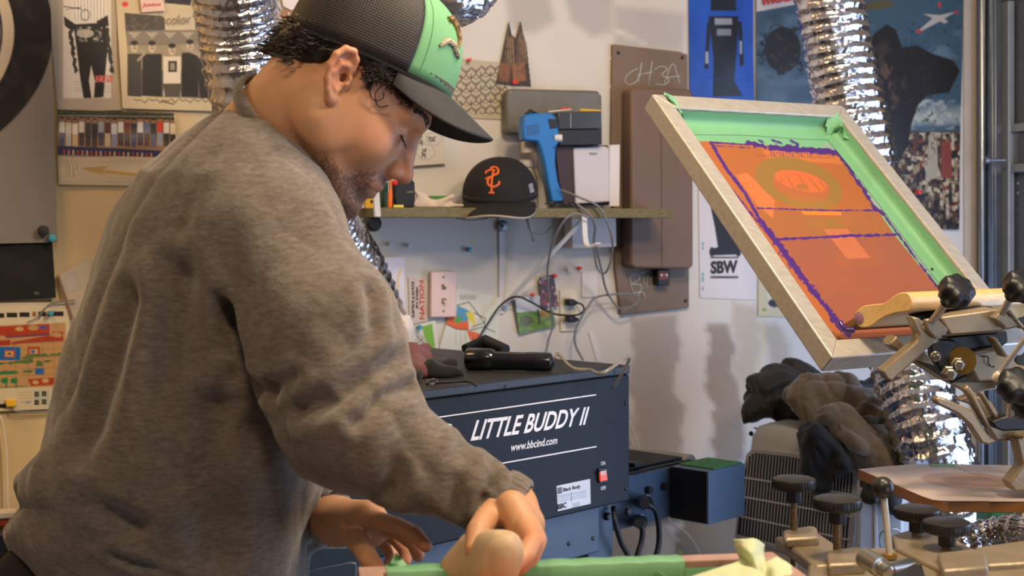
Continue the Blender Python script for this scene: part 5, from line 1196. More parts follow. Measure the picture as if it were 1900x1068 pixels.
# ear frame: x along the front-back of the ear, y outward negative, z up
EAR = (HF[0].copy(), to_w(HF, np.array([-0.004, -0.077, 0.004])*HS))
EAR2 = (HF[0].copy(), to_w(HF, np.array([-0.004, 0.077, 0.004])*HS))
def _rotear(fr, sgn):
    a = math.radians(27)*sgn; R = fr[0]
    x = R[0]*math.cos(a)+R[1]*math.sin(a); y = -R[0]*math.sin(a)+R[1]*math.cos(a)
    # slight lean back of the top
    b = math.radians(18); x2 = x*math.cos(b)+R[2]*math.sin(b)*1.0; z2 = R[2]*math.cos(b)-x*math.sin(b)
    return (np.array([x2, y, z2]), fr[1])
EAR = _rotear(EAR, 1); EAR2 = _rotear(EAR2, -1)
def f_ear(q):
    # bowl plate
    s = 1.0; q = q/s
    d = ell(q, (-0.006, -0.006, 0.004), (0.0170, 0.0050, 0.0285))
    d = smax(d, -ell(q, (0.000, -0.013, -0.002), (0.0105, 0.0085, 0.0150)), 0.003)
    d = smax(d, -ell(q, (-0.004, -0.0125, 0.016), (0.0095, 0.005, 0.0100)), 0.003)
    rim = [(0.010, -0.005, 0.012), (0.008, -0.008, 0.024), (0.000, -0.010, 0.0325), (-0.012, -0.012, 0.032), (-0.021, -0.013, 0.022), (-0.0235, -0.0125, 0.008), (-0.020, -0.011, -0.008), (-0.013, -0.009, -0.020), (-0.005, -0.007, -0.029)]
    for a, b in zip(rim[:-1], rim[1:]): d = smin(d, rc(q, a, b, 0.0042, 0.0042), 0.0025)
    d = smin(d, ell(q, (-0.002, -0.006, -0.0285), (0.0085, 0.0048, 0.0090)), 0.004)
    anti = [(0.000, -0.009, 0.014), (-0.010, -0.0105, 0.014), (-0.014, -0.0105, 0.002), (-0.010, -0.009, -0.012), (-0.002, -0.008, -0.018)]
    for a, b in zip(anti[:-1], anti[1:]): d = smin(d, rc(q, a, b, 0.0030, 0.0032), 0.003)
    d = smin(d, rc(q, (0.010, -0.005, 0.0), (0.007, -0.008, -0.006), 0.0045, 0.004), 0.003)
    d = smax(d, -ell(q, (0.003, -0.012, -0.001), (0.0055, 0.0125, 0.0065)), 0.002)
    return d*s

hb = np.array(tuple(P(640, 180, YP)))
V1, F1 = sdf_mesh(f_head, hb-np.array([0.21, 0.15, 0.19]), hb+np.array([0.14, 0.13, 0.20]), 0.0022, relax=1)

# hands, forearms and the hidden arms
def finger(p, pts, r): 
    d = None
    for i in range(len(pts)-1):
        e = rc(p, pts[i], pts[i+1], r[i], r[i+1]); d = e if d is None else np.minimum(d, e)
    return d
LW = P(618, 962, 1.74)
def f_lhand(p):
    d = rc(p, P(560, 958, 1.80), LW, 0.026, 0.024)
    d = smin(d, rc(p, LW, P(682, 962, 1.655), 0.024, 0.022), 0.02)
    d = smin(d, rc(p, P(630, 975, 1.73), P(690, 985, 1.66), 0.022, 0.018), 0.02)
    d = smin(d, rc(p, P(640, 968, 1.75), P(705, 975, 1.70), 0.020, 0.016), 0.02)
    for pts, r in (([P(690, 962, 1.645), P(738, 975, 1.60), P(770, 990, 1.575), P(790, 1012, 1.565)], [0.0115, 0.0098, 0.0090, 0.0075]),
                   ([P(700, 966, 1.67), P(742, 988, 1.635), P(768, 1008, 1.61), P(776, 1030, 1.60)], [0.0110, 0.0095, 0.0088, 0.0075]),
                   ([P(700, 974, 1.695), P(736, 1000, 1.665), P(754, 1022, 1.65), P(752, 1040, 1.645)], [0.0105, 0.0090, 0.0084, 0.0072]),
                   ([P(690, 984, 1.71), P(716, 1012, 1.69), P(728, 1030, 1.68), P(722, 1042, 1.675)], [0.0095, 0.0082, 0.0076, 0.0066]),
                   ([P(652, 988, 1.66), P(672, 1015, 1.60), P(684, 1036, 1.565), P(704, 1060, 1.548)], [0.0155, 0.0125, 0.0115, 0.0085])):
        d = smin(d, finger(p, pts, r), 0.006)
    return d
RW = P(952, 938, 1.55)
def f_rhand(p):
    d = rc(p, P(880, 900, 1.56), RW, 0.024, 0.0235)
    d = smin(d, rc(p, RW, P(974, 972, 1.52), 0.0235, 0.022), 0.015)
    d = smin(d, rc(p, P(950, 940, 1.50), P(975, 985, 1.475), 0.018, 0.017), 0.02)
    d = smin(d, rc(p, P(950, 945, 1.57), P(978, 985, 1.56), 0.018, 0.016), 0.02)
    for pts, r in (([P(975, 978, 1.452), P(990, 1003, 1.425), P(975, 1030, 1.400), P(955, 1048, 1.385)], [0.0118, 0.0105, 0.0095, 0.0080]),
                   ([P(980, 978, 1.475), P(996, 1002, 1.450), P(984, 1032, 1.425), P(962, 1052, 1.412)], [0.0118, 0.0108, 0.0097, 0.0082]),
                   ([P(982, 976, 1.498), P(996, 998, 1.476), P(986, 1030, 1.455), P(965, 1052, 1.440)], [0.0112, 0.0102, 0.0092, 0.0080]),
                   ([P(978, 976, 1.525), P(988, 998, 1.503), P(978, 1026, 1.484), P(960, 1048, 1.470)], [0.0102, 0.0090, 0.0084, 0.0074]),
                   ([P(925, 945, 1.53), P(902, 962, 1.49), P(886, 985, 1.460), P(879, 1018, 1.440)], [0.0170, 0.0135, 0.0120, 0.0095])):
        d = smin(d, finger(p, pts, r), 0.006)
    return d
V2, F2 = sdf_mesh(f_lhand, P(560, 1090, 1.70)-Vector((0.02, 0.22, 0)), P(830, 900, 1.70)+Vector((0, 0.16, 0)), 0.0019, relax=1)
V3, F3 = sdf_mesh(f_rhand, P(840, 1100, 1.50)-Vector((0, 0.13, 0)), P(1040, 870, 1.50)+Vector((0, 0.12, 0.0)), 0.0019, relax=1)
NS, NE = P(545, 440, 1.66), P(672, 800, 1.59)
FS, FE = P(545, 440, 1.88), P(500, 880, 1.94)
def f_core(p):
    d = rc(p, NS, NE, 0.045, 0.038); d = smin(d, rc(p, NE, P(885, 902, 1.56), 0.038, 0.026), 0.02)
    d = smin(d, rc(p, FS, FE, 0.045, 0.035), 0.02); d = smin(d, rc(p, FE, P(570, 958, 1.80), 0.035, 0.025), 0.02)
    d = smin(d, rc(p, P(520, 330, YP), P(330, 900, YP), 0.08, 0.10), 0.03); d = smin(d, rc(p, NS, FS, 0.05, 0.05), 0.05)
    return smin(d, rc(p, P(330, 900, YP), P(310, 1150, YP), 0.10, 0.10), 0.04)
V4, F4 = sdf_mesh(f_core, np.array(tuple(P(200, 1250, YP)))-[0.1, 0.2, 0.02], np.array(tuple(P(960, 300, YP)))+[0.03, 0.32, 0.05], 0.010)
Vb = np.vstack([V1, V2, V3, V4]); Fb = np.vstack([F1, F2+len(V1), F3+len(V1)+len(V2), F4+len(V1)+len(V2)+len(V3)])
# skin tone of the person: stubble, lips, knuckles
col = np.tile(lin('#c4926c'), (len(Vb), 1))
q = to_l(HF, Vb)/HS; aq = np.abs(q[:, 1])
nb_ = len(V1); head = np.arange(len(Vb)) < nb_
def mixc(m, c, a):
    global col
    m = (np.clip(m, 0, 1)*a*head)[:, None]; col = col*(1-m)+lin(c)*m
def g_(c, r): return np.exp(-(((q-np.array(c))/np.array(r))**2).sum(1)*1.0)
def g2(c, r):
    qq = np.stack([q[:, 0], aq, q[:, 2]], 1); return np.exp(-(((qq-np.array(c))/np.array(r))**2).sum(1))
st = np.clip(g2((0.088, 0.0, -0.100), (0.034, 0.040, 0.030))*1.3+g2((0.105, 0.0, -0.054), (0.016, 0.024, 0.0075))*1.3+g2((0.045, 0.05, -0.088), (0.035, 0.03, 0.022))*0.9+g2((0.09, 0.028, -0.075), (0.016, 0.014, 0.024))*0.9+g2((0.012, 0.065, -0.045), (0.014, 0.02, 0.03))*0.35, 0, 1)
st *= 0.75+0.35*noise3(q[:, 0]*500, q[:, 1]*500, q[:, 2]*500, 3)
mixc(st, '#3d2a20', 0.80)
mixc(g2((0.106, 0.0, -0.0705), (0.010, 0.020, 0.0085)), '#a35a4c', 0.75)
mixc(g2((0.124, 0.0, -0.034), (0.016, 0.020, 0.016)), '#cf6f4e', 0.55)
mixc(g2((0.064, 0.052, -0.022), (0.026, 0.03, 0.020)), '#cf7f5e', 0.35)
mixc(g2((-0.015, 0.092, 0.010), (0.03, 0.02, 0.035)), '#cf7454', 0.40)
mixc(g2((0.086, 0.032, -0.010), (0.010, 0.018, 0.006)), '#8f5c44', 0.4)
hands = ~head
tips = [P(704, 1060, 1.548), P(790, 1012, 1.565), P(776, 1030, 1.60), P(955, 1048, 1.385), P(990, 1003, 1.425), P(752, 1040, 1.645)]
for t_ in tips:
    d_ = np.linalg.norm(Vb-np.array(tuple(t_)), axis=1); m = (np.exp(-(d_/0.016)**2)*hands*0.45)[:, None]; col = col*(1-m)+lin('#cf6d50')*m
skin = mat('skin', '#c98f66', 0.5, attr=True, vary=0.05, vscale=60, bump=0.12, bscale=900, sss=0.12)
body = mesh_object('body', Vb, Fb, skin, pr, angle=180, fix=False, col=col)

# eyes, lashes, brows
for sg, nm in ((-1, 'near'), (1, 'far')):
    c = hw(0.0850, 0.031*sg, 0.000)
    mb = MB(); mb.lathe(c-np.array(to_w((HF[0], np.zeros(3)), [0.0112, 0, 0])), Vector(HF[0][0]), [(0, 0.001), (0.003, 0.0075), (0.0112, 0.0112), (0.018, 0.0085), (0.0224, 0.001)], 20)
    mb.build('eyeball', mat('eye_white', '#b9b2ad', 0.2), pr)
    L_ = [hw(0.0965, 0.018*sg, -0.003), hw(0.0998, 0.026*sg, -0.0055), hw(0.0990, 0.034*sg, -0.006), hw(0.0935, 0.044*sg, -0.003)]
    MB().tube(spline(L_, 5), 0.0013, 6).build('lash_line', M['blackmatte'], pr)
    lm = MB()
    for k in range(14):
        t = k/13; a = Vector(L_[0]).lerp(Vector(L_[-1]), t) if False else spline(L_, 5)[min(15, int(t*15))]
        b = Vector(to_w((HF[0], np.zeros(3)), [0.010, 0.003*sg, -0.006])); lm.tube([a, a+b*0.6, a+b+Vector((0, 0, 0.002))], [0.0005, 0.0004, 0.0002], 4)
    lm.build('eyelashes', M['blackmatte'], pr)['kind'] = 'stuff'
hair_m = mat('dark_brown_hair', '#1d130d', 0.45, vary=0.35, vscale=200, spec=0.4)
rnd = random.Random(4)
for sg in (-1, 1):
    bm_ = MB()
    for k in range(150):
        t = rnd.random(); x = 0.1125-0.024*t**1.5; y = (0.010+0.040*t)*sg; z = 0.024+0.006*math.sin(t*2.6)+rnd.uniform(-0.0035, 0.0035)
        a = Vector(hw(x, y, z)); b = Vector(hw(x-0.002, y+0.008*sg, z+0.002)); bm_.tube([a, (a+b)/2+Vector(to_w((HF[0], np.zeros(3)), [0.001, 0, 0])), b], [0.0009, 0.0009, 0.0004], 4)
    bm_.build('eyebrow', hair_m, pr)['kind'] = 'stuff'
# short beard hairs along the chin and jaw
bh = MB()
N1 = vnormals(V1, F1)
cand = np.where(head[:nb_] if False else (st[:nb_] > 0.55) & (q[:nb_, 1] < 0.03))[0]
for i in rnd.sample(list(cand), min(2600, len(cand))):
    a = Vector(V1[i]); n_ = Vector(N1[i]); dwn = Vector(to_w((HF[0], np.zeros(3)), [0.0, rnd.uniform(-.3, .3), -1]))
    b = a+n_*0.0012+dwn*0.0026; b2 = a+n_*0.0001
    s_ = n_.cross(dwn).normalized()*0.00030
    bh.add([b2-s_, b2+s_, b], [(0, 1, 2)])
bh.build('beard_stubble', hair_m, pr, smooth=False, fix=False)['kind'] = 'stuff'
for t_, d_, u_, w_ in ((P(700, 1054, 1.545), None, None, 0.0068), (P(788, 1008, 1.557), None, None, 0.0055)):
    pass

# hair: a base cap of hair plus curls
def f_hair(p):
    q = to_l(HF, p)/HS
    q = q+0.0035*noise3(q[..., 0]*90, q[..., 1]*90, q[..., 2]*90, 3)[..., None]
    m = q.copy(); m[..., 1] = np.abs(m[..., 1])
    d = ell(q, (0.000, 0, 0.046), (0.095, 0.081, 0.078))
    d = smax(d, q[..., 2]+0.25*q[..., 0]-0.052, 0.01)
    # cut away face side and below the hairline
    d = smax(d, (q[..., 0]*0.62-q[..., 2]*1.0+0.022)/1.18, 0.006)
    d = smin(d, smax(ell(q, (-0.050, 0, 0.014), (0.046, 0.060, 0.050)), -q[..., 2]-0.042-0.35*(q[..., 0]+0.06), 0.006), 0.012)
    s = rc(m, (0.022, 0.074, 0.040), (0.030, 0.071, 0.016), 0.009, 0.005)
    s = smin(s, rc(m, (0.02, 0.072, 0.05), (0.080, 0.052, 0.048), 0.011, 0.008), 0.01)
    d = smin(d, s, 0.008)
    d = smax(d, -ell(m, (-0.008, 0.088, 0.004), (0.026, 0.022, 0.034)), 0.004)
    return d*HS
Vh, Fh = sdf_mesh(f_hair, HO-0.16, HO+0.17, 0.003)
mesh_object('hair', Vh, Fh, hair_m, pr, angle=180, fix=False)
cu = MB()
def curl(a, dirv, n_, ln, amp, fq, r=0.0011, seed=0):
    a = np.array(a, float); d = np.array(dirv, float); d /= np.linalg.norm(d); n_ = np.array(n_, float)
    s_ = np.cross(d, n_); s_ /= np.linalg.norm(s_); pts = []
    ph = rnd.uniform(0, 6.28)
    for k in range(9):
        t = k/8; w = ph+fq*t*6.28
        pts.append(Vector(a+d*ln*t+s_*amp*math.sin(w)*(0.3+t)+n_*amp*math.cos(w)*(0.3+t)*0.8))
    cu.tube(pts, [r*(1-0.6*k/8) for k in range(9)], 5)
Rw = HF[0]
for k in range(420):      # nape and back of the head
    t = rnd.random(); ang = rnd.uniform(-1.45, 1.2)
    x = -0.002-0.088*math.cos(ang); y = 0.080*math.sin(ang); z = rnd.uniform(-0.020, 0.032)
    if y < -0.066 and z < 0.02: continue
    if z < -0.02: x += 0.010; y *= 0.8
    dl = np.array([-0.6*math.cos(ang)-0.2, 0.35*math.sin(ang), -0.75+0.4*rnd.random()])
    curl(hw(x, y, z), to_w((Rw, np.zeros(3)), dl), to_w((Rw, np.zeros(3)), [-math.cos(ang), math.sin(ang), 0]), rnd.uniform(0.008, 0.020), 0.0025, rnd.uniform(0.5, 1.1))
for k in range(400):     # temple curls below the cap, both sides
    sg = -1 if k < 320 else 1
    t = rnd.random(); x = 0.012+0.066*t; z = 0.054-0.020*t*rnd.random()-0.026*(1-t)*rnd.random()*(1 if t < 0.35 else 0.5); y = -(0.079-0.024*t*t)
    dl = np.array([0.5-rnd.random()*0.6, -0.12, -0.9])
    curl(hw(x, y if sg == -1 else -y, z), to_w((Rw, np.zeros(3)), dl*np.array([1, -sg*-1 if False else 1, 1])), to_w((Rw, np.zeros(3)), [0.1, sg, 0]), rnd.uniform(0.008, 0.018), 0.0034, rnd.uniform(0.8, 1.5), r=0.0013)
cu.build('curls', hair_m, pr, angle=180)['kind'] = 'stuff'
MB().tube(spline([hw(0.030, -0.080, 0.024), hw(0.034, -0.079, 0.010), hw(0.044, -0.076, 0.006), hw(0.050, -0.074, 0.014), hw(0.046, -0.075, 0.020)], 6), 0.0008, 5).build('loose_curl', hair_m, pr, angle=180)
MB().tube(spline([hw(0.040, -0.078, 0.030), hw(0.040, -0.078, 0.012), hw(0.052, -0.073, 0.004), hw(0.060, -0.070, 0.012)], 6), 0.0008, 5).build('loose_curl', hair_m, pr, angle=180)

# ------------------------------------------------------------------ caps (the one worn and the one on the shelf)
def cap(parent, fr, a, b, hgt, vis, m_back, m_front, m_visor, m_band, front_ang=58, front_extra=0.010, top_p=2.6, curve=3.6, vdrop=0.16, name_front='front_panel', name_back='mesh_crown', thick=0.003, vis_w=62, ant=0.0):
    n, k = 96, 30
    def pt(phi, t):
        f = max(0.0, math.cos(phi)); fb = max(0.0, f-0.35)/0.65
        A = a+front_extra*fb; e = 2.25
        ca, sa = math.cos(phi), math.sin(phi)
        rr = (abs(ca/A)**e+abs(sa/b)**e)**(-1/e)
        th = t*math.pi/2
        rad = max(0.0, math.cos(th))**(2/top_p); hh = math.sin(th)**(2/top_p)
        z = hgt*hh*(1+ant*fb*(1-t))
        return [rr*rad*ca, rr*rad*sa, z]
    wl = math.radians(front_ang)
    for nm, m_, rng in ((name_front, m_front, np.linspace(-wl, wl, 44)), (name_back, m_back, np.linspace(wl, 2*math.pi-wl, 80))):
        rows = [[Vector(to_w(fr, pt(ph, t))) for ph in rng] for t in np.linspace(0, 0.995, k)]
        o = MB().grid(rows).build(nm, m_, parent, angle=60)
        s = o.modifiers.new('thick', 'SOLIDIFY'); s.thickness = 0.002; s.offset = 1
    MB().lathe(Vector(to_w(fr, [0, 0, hgt-0.001])), Vector(fr[0][2]), [(0, 0.008), (0.003, 0.007), (0.005, 0.003)], 16).build('top_button', m_band, parent)
    # sweat band ring
    rows = [[Vector(to_w(fr, np.array(pt(ph, 0))*[s_, s_, 1]+[0, 0, z])) for ph in np.linspace(0, 2*math.pi, 72, endpoint=False)] for s_, z in ((1.015, -0.004), (1.02, 0.012), (0.98, 0.012), (0.975, -0.004), (1.015, -0.004))]
    MB().grid(rows, closed=True).build('sweat_band', m_band, parent, angle=180)
    vw = math.radians(vis_w); top = []
    for s_ in np.linspace(0, 1, 14):
        row = []
        for ph in np.linspace(-vw, vw, 40):
            p0 = np.array(pt(ph, 0)); u = ph/vw
            L = vis*(max(0, 1-abs(u)**3.2))**0.55
            x = p0[0]*0.99+L*s_; y = p0[1]*0.99*(1+0.05*s_)
            z = 0.001-curve*y*y*(0.35+0.65*s_)-vdrop*L*s_
            row.append(Vector(to_w(fr, [x, y, z])))
        top.append(row)
    o = MB().grid(top).build('visor', m_visor, parent, angle=60)
    s = o.modifiers.new('thick', 'SOLIDIFY'); s.thickness = thick; s.offset = 0
    return pt
CF = frame(23, 9, 0, tuple(P(673, 113, 1.742)))
def mesh_fabric(name, c1, c2, sc):
    m = bpy.data.materials.new(name); m.use_nodes = True; nt = m.node_tree; N = nt.nodes; L = nt.links; b = N['Principled BSDF']
    tc = N.new('ShaderNodeTexCoord'); wv = []
    mp = N.new('ShaderNodeMapping'); e = Matrix(tuple(tuple(r) for r in CF[0])).to_4x4(); eu = e.to_euler(); mp.inputs['Rotation'].default_value = (eu.x, eu.y, eu.z)
    L.new(tc.outputs['Object'], mp.inputs['Vector'])
    for d in ('X', 'Z'):
        w = N.new('ShaderNodeTexWave'); w.bands_direction = d; w.inputs['Scale'].default_value = sc; L.new(mp.outputs[0], w.inputs['Vector']); wv.append(w)
    mu = N.new('ShaderNodeMath'); mu.operation = 'MULTIPLY'; L.new(wv[0].outputs['Fac'], mu.inputs[0]); L.new(wv[1].outputs['Fac'], mu.inputs[1])
    cr = N.new('ShaderNodeValToRGB'); cr.color_ramp.elements[0].position = 0.25; cr.color_ramp.elements[1].position = 0.6
    cr.color_ramp.elements[0].color = (*lin(c1), 1); cr.color_ramp.elements[1].color = (*lin(c2), 1)
    L.new(mu.outputs[0], cr.inputs[0]); L.new(cr.outputs[0], b.inputs['Base Color']); b.inputs['Roughness'].default_value = 0.6
    bp = N.new('ShaderNodeBump'); bp.inputs['Strength'].default_value = 0.6; bp.inputs['Distance'].default_value = 0.001; L.new(mu.outputs[0], bp.inputs['Height']); L.new(bp.outputs[0], b.inputs['Normal'])
    return m
m_green = mat('green_foam', '#6ba677', 0.75, vary=0.04, bump=0.15, bscale=300)
m_vis = mat('charcoal_visor', '#26282b', 0.75, vary=0.15, vscale=80, bump=0.3, bscale=400)
hat = thing('trucker_cap', 'trucker cap with green foam front, black mesh back and black visor on the head', 'cap', Vector(CF[1]))
pt = cap(hat, CF, 0.097*HS, 0.084*HS, 0.112, 0.072, mesh_fabric('black_mesh_fabric', '#0b0a0c', '#3b3230', 95), m_green, m_vis, M['blackmatte'], front_ang=56, front_extra=0.016, curve=3.2, vdrop=0.38, ant=0.0)
# emblem on the green panel: tan plume over a small lettered ribbon (plain stand-in)
def on_cap(phi, t, off=0.0028):
    p0 = np.array(pt(math.radians(phi), t)); e = 1e-3
    d1 = np.array(pt(math.radians(phi)+e, t))-p0; d2 = np.array(pt(math.radians(phi), t+e))-p0
    n_ = np.cross(d1, d2); n_ /= np.linalg.norm(n_)
    return Vector(to_w(CF, p0+n_*off))
em = MB(); em.tube([on_cap(-31, 0.46), on_cap(-26, 0.49), on_cap(-21, 0.44), on_cap(-19, 0.35), on_cap(-21, 0.27)], [0.004, 0.005, 0.005, 0.004, 0.002], 8, flat=1)
em.build('emblem_plume', mat('tan_print', '#a8874c', 0.6, vary=0.4, vscale=180, c2='#3a2d1c'), hat)
em = MB(); em.tube([on_cap(-40, 0.20), on_cap(-34, 0.27), on_cap(-28, 0.27), on_cap(-23, 0.22), on_cap(-19, 0.20)], [0.002, 0.0045, 0.0045, 0.004, 0.002], 8)
em.build('emblem_ribbon', mat('ribbon_print', '#c9bda0', 0.6, vary=0.4, vscale=300, c2='#5a4b3c'), hat)
MB().tube([on_cap(-48, t, 0.0022) for t in np.linspace(0.02, 0.9, 24)], 0.0006, 5).build('stitch_line', mat('darker_green_stitch', '#4f9650', 0.8), hat)

# black cap on the shelf
so = W(928, 372, 0.132); so.z = ZS+0.028
SFR = frame(12, -98, 0, so)
sc_ = thing('baseball_hat', 'black baseball cap with an orange monogram resting on the shelf', 'cap', so)
m_sf = mat('black_cap_cloth', '#141213', 0.85, vary=0.2, vscale=70, bump=0.3, bscale=400)
def cap2():
    return cap(sc_, SFR, 0.084, 0.086, 0.090, 0.055, m_sf, m_sf, m_sf, M['blackmatte'], front_ang=50, front_extra=0.004, top_p=2.15, curve=3.2, vdrop=0.30, name_front='front_panel', name_back='back_panel', thick=0.003, vis_w=74)
pt_sf = cap2()
vw = math.radians(74); ed = []
for ph in np.linspace(-vw*0.97, vw*0.97, 40):
    p0 = np.array(pt_sf(ph, 0)); u = ph/vw; L = 0.055*(max(0, 1-abs(u)**3.2))**0.55
    y = p0[1]*0.99*1.05; ed.append(Vector(to_w(SFR, [p0[0]*0.99+L+0.001, y, 0.000-3.2*y*y-0.30*L])))
MB().tube(ed, 0.0022, 8).build('visor_edging', mat('cream_edging', '#a8a090', 0.7), sc_, angle=180)
# monogram: interlocking S and F drawn as thick strokes on the crown
def sfp(u, v, off=0.0026):
    phi = math.radians(-u*30); t = 0.20+v*0.42
    p0 = np.array(pt_sf(phi, t)); e = 1e-3
    n_ = np.cross(np.array(pt_sf(phi+e, t))-p0, np.array(pt_sf(phi, t+e))-p0); n_ /= np.linalg.norm(n_)
    return Vector(to_w(SFR, p0+n_*off))
def strokes(lst, r, nm):
    mo_ = MB()
    for s_ in lst: mo_.tube(spline([sfp(*q) for q in s_], 5), r, 8, flat=1)
    mo_.build(nm, mat('orange_embroidery', '#e0682c', 0.7, vary=0.08, vscale=300, bump=0.4, bscale=600), sc_, angle=180)
ox = 0.12
strokes([[(0.30+ox, 0.92), (0.05+ox, 1.02), (-0.28+ox, 0.92), (-0.30+ox, 0.70), (0.02+ox, 0.58), (0.26+ox, 0.42), (0.22+ox, 0.22), (-0.06+ox, 0.12), (-0.34+ox, 0.22), (-0.38+ox, 0.34)]], 0.0028, 'letter_s')
strokes([[(0.02+ox, 0.80), (0.04+ox, 0.4), (0.02+ox, -0.10)], [(-0.10+ox, 0.82), (0.25+ox, 0.86), (0.52+ox, 0.76)], [(0.02+ox, 0.48), (0.25+ox, 0.5), (0.42+ox, 0.42)], [(0.52+ox, 0.80), (0.52+ox, 0.66)], [(-0.12+ox, -0.10), (0.16+ox, -0.10)]], 0.0026, 'letter_f')
slp = MB(); phi = math.radians(62)
def bk_pt(phi, t, off): 
    p0 = np.array(pt_sf(phi, t)); e = 1e-3; n_ = np.cross(np.array(pt_sf(phi+e, t))-p0, np.array(pt_sf(phi, t+e))-p0); n_ /= np.linalg.norm(n_); return Vector(to_w(SFR, p0+n_*off))
slp.add([bk_pt(math.radians(a_), t_, 0.0032) for a_, t_ in ((58, 0.10), (70, 0.10), (70, 0.24), (58, 0.24))], [(0, 1, 2, 3)]); 
o = slp.build('side_logo', mat('white_logo_patch', '#bdbcc2', 0.6, vary=0.3, vscale=400, c2='#26304a'), sc_, smooth=False); s = o.modifiers.new('t', 'SOLIDIFY'); s.thickness = 0.0008

# ------------------------------------------------------------------ sweatshirt
TAB = np.array([(186, 432, 476), (195, 418, 490), (205, 404, 503), (215, 392, 515), (240, 358, 532), (270, 324, 558), (320, 262, 592), (400, 212, 612), (500, 174, 625), (620, 135, 630), (720, 102, 640), (800, 82, 630), (850, 56, 620), (885, 32, 610), (915, 30, 600), (943, 40, 590), (960, 26, 585), (985, 14, 580), (1020, 18, 574), (1068, 52, 570), (1100, 76, 570), (1125, 100, 560)], float)
zt_ = CAMH+(HY-TAB[:, 0])/FPX*YP; xl_ = (TAB[:, 1]-HX)/FPX*YP; xr_ = (TAB[:, 2]-HX)/FPX*YP
hd_ = np.interp(TAB[:, 0], [186, 215, 270, 320, 400, 500, 700, 900, 960, 1125], [0.045, 0.085, 0.125, 0.15, 0.168, 0.175, 0.17, 0.165, 0.155, 0.15])
def f_torso(p):
    Y = np.maximum(p[..., 1], 0.5); X = HX+FPX*p[..., 0]/Y; Yr = HY-FPX*(p[..., 2]-CAMH)/Y
    yy = TAB[:, 0]
    xl = np.interp(Yr, yy, TAB[:, 1]); xr = np.interp(Yr, yy, TAB[:, 2]); hd = np.interp(Yr, yy, hd_)
    sc = YP/FPX; xc = (xl+xr)/2; a = (xr-xl)/2*sc; e = 2.2
    u = np.abs(X-xc)*sc/a; v = np.abs(p[..., 1]-YP-0.01)/hd
    r = (u**e+v**e)**(1/e)
    d = (r-1)*np.minimum(a, hd)*0.95
    d = smax(d, (yy[0]-Yr)*sc, 0.02); return smax(d, (Yr-yy[-1])*sc, 0.01)
def f_shirt(p):
    d = f_torso(p)
    d = smin(d, rc(p, P(475, 350, 1.71), P(512, 435, 1.655), 0.073, 0.080), 0.05)
    arm = rc(p, P(512, 440, 1.655), P(606, 610, 1.60), 0.078, 0.080)
    arm = smin(arm, rc(p, P(608, 610, 1.60), P(662, 775, 1.58), 0.080, 0.078), 0.03)
    arm = smin(arm, rc(p, P(655, 792, 1.58), P(770, 860, 1.565), 0.072, 0.050), 0.03)
    arm = smin(arm, rc(p, P(770, 860, 1.565), P(855, 903, 1.555), 0.050, 0.038), 0.02)
    arm = smin(arm, rc(p, P(855, 903, 1.555), P(903, 918, 1.55), 0.038, 0.033), 0.012)
    arm = smin(arm, rc(p, P(903, 918, 1.55), P(950, 938, 1.55), 0.033, 0.0335), 0.010)
    d = smin(d, arm, 0.022)
    far = rc(p, P(545, 430, 1.88), P(560, 640, 1.90), 0.068, 0.068); far = smin(far, rc(p, P(560, 640, 1.90), P(500, 880, 1.93), 0.068, 0.06), 0.03)
    far = smin(far, rc(p, P(500, 880, 1.93), P(608, 958, 1.79), 0.055, 0.036), 0.02)
    d = smin(d, far, 0.03)
    # collar opening
    neck = rc(p, P(497, 262, YP), hw(-0.02, 0, -0.03), 0.070, 0.068)
    d = smax(d, -neck, 0.006)
    # sleeve openings at the wrists, so that the cuffs have rims
    d = smax(d, -rc(p, P(945, 935, 1.55), P(1010, 975, 1.545), 0.0275, 0.029), 0.008)
    d = smax(d, -rc(p, P(596, 954, 1.80), P(660, 975, 1.71), 0.028, 0.029), 0.008)
    return d
lo = np.array(tuple(P(-20, 1130, 2.0)))-[0.08, 0.0, 0.01]; lo[1] = 1.42; hi = np.array(tuple(P(1000, 170, 1.60)))+[0.02, 0, 0.02]; hi[1] = 2.06
Vs, Fs = sdf_mesh(f_shirt, lo, hi, 0.0048, relax=2)
Ns = vnormals(Vs, Fs)
lowf = 0.006*noise3(Vs[:, 0]*9, Vs[:, 1]*9, Vs[:, 2]*6, 5)+0.0035*noise3(Vs[:, 0]*20, Vs[:, 1]*20, Vs[:, 2]*12, 6)+0.0012*noise3(Vs[:, 0]*48, Vs[:, 1]*48, Vs[:, 2]*30, 7)
lowf = lowf-0.0065*(1-np.abs(noise3(Vs[:, 0]*5.5+2, Vs[:, 1]*5, Vs[:, 2]*3.2+Vs[:, 0]*2.5, 31)))**9-0.0018*(1-np.abs(noise3(Vs[:, 0]*13, Vs[:, 1]*12, Vs[:, 2]*8+Vs[:, 0]*6, 33)))**8
Vs = Vs+Ns*lowf[:, None]
def near(px, py, Y): return P(px, py, Y)
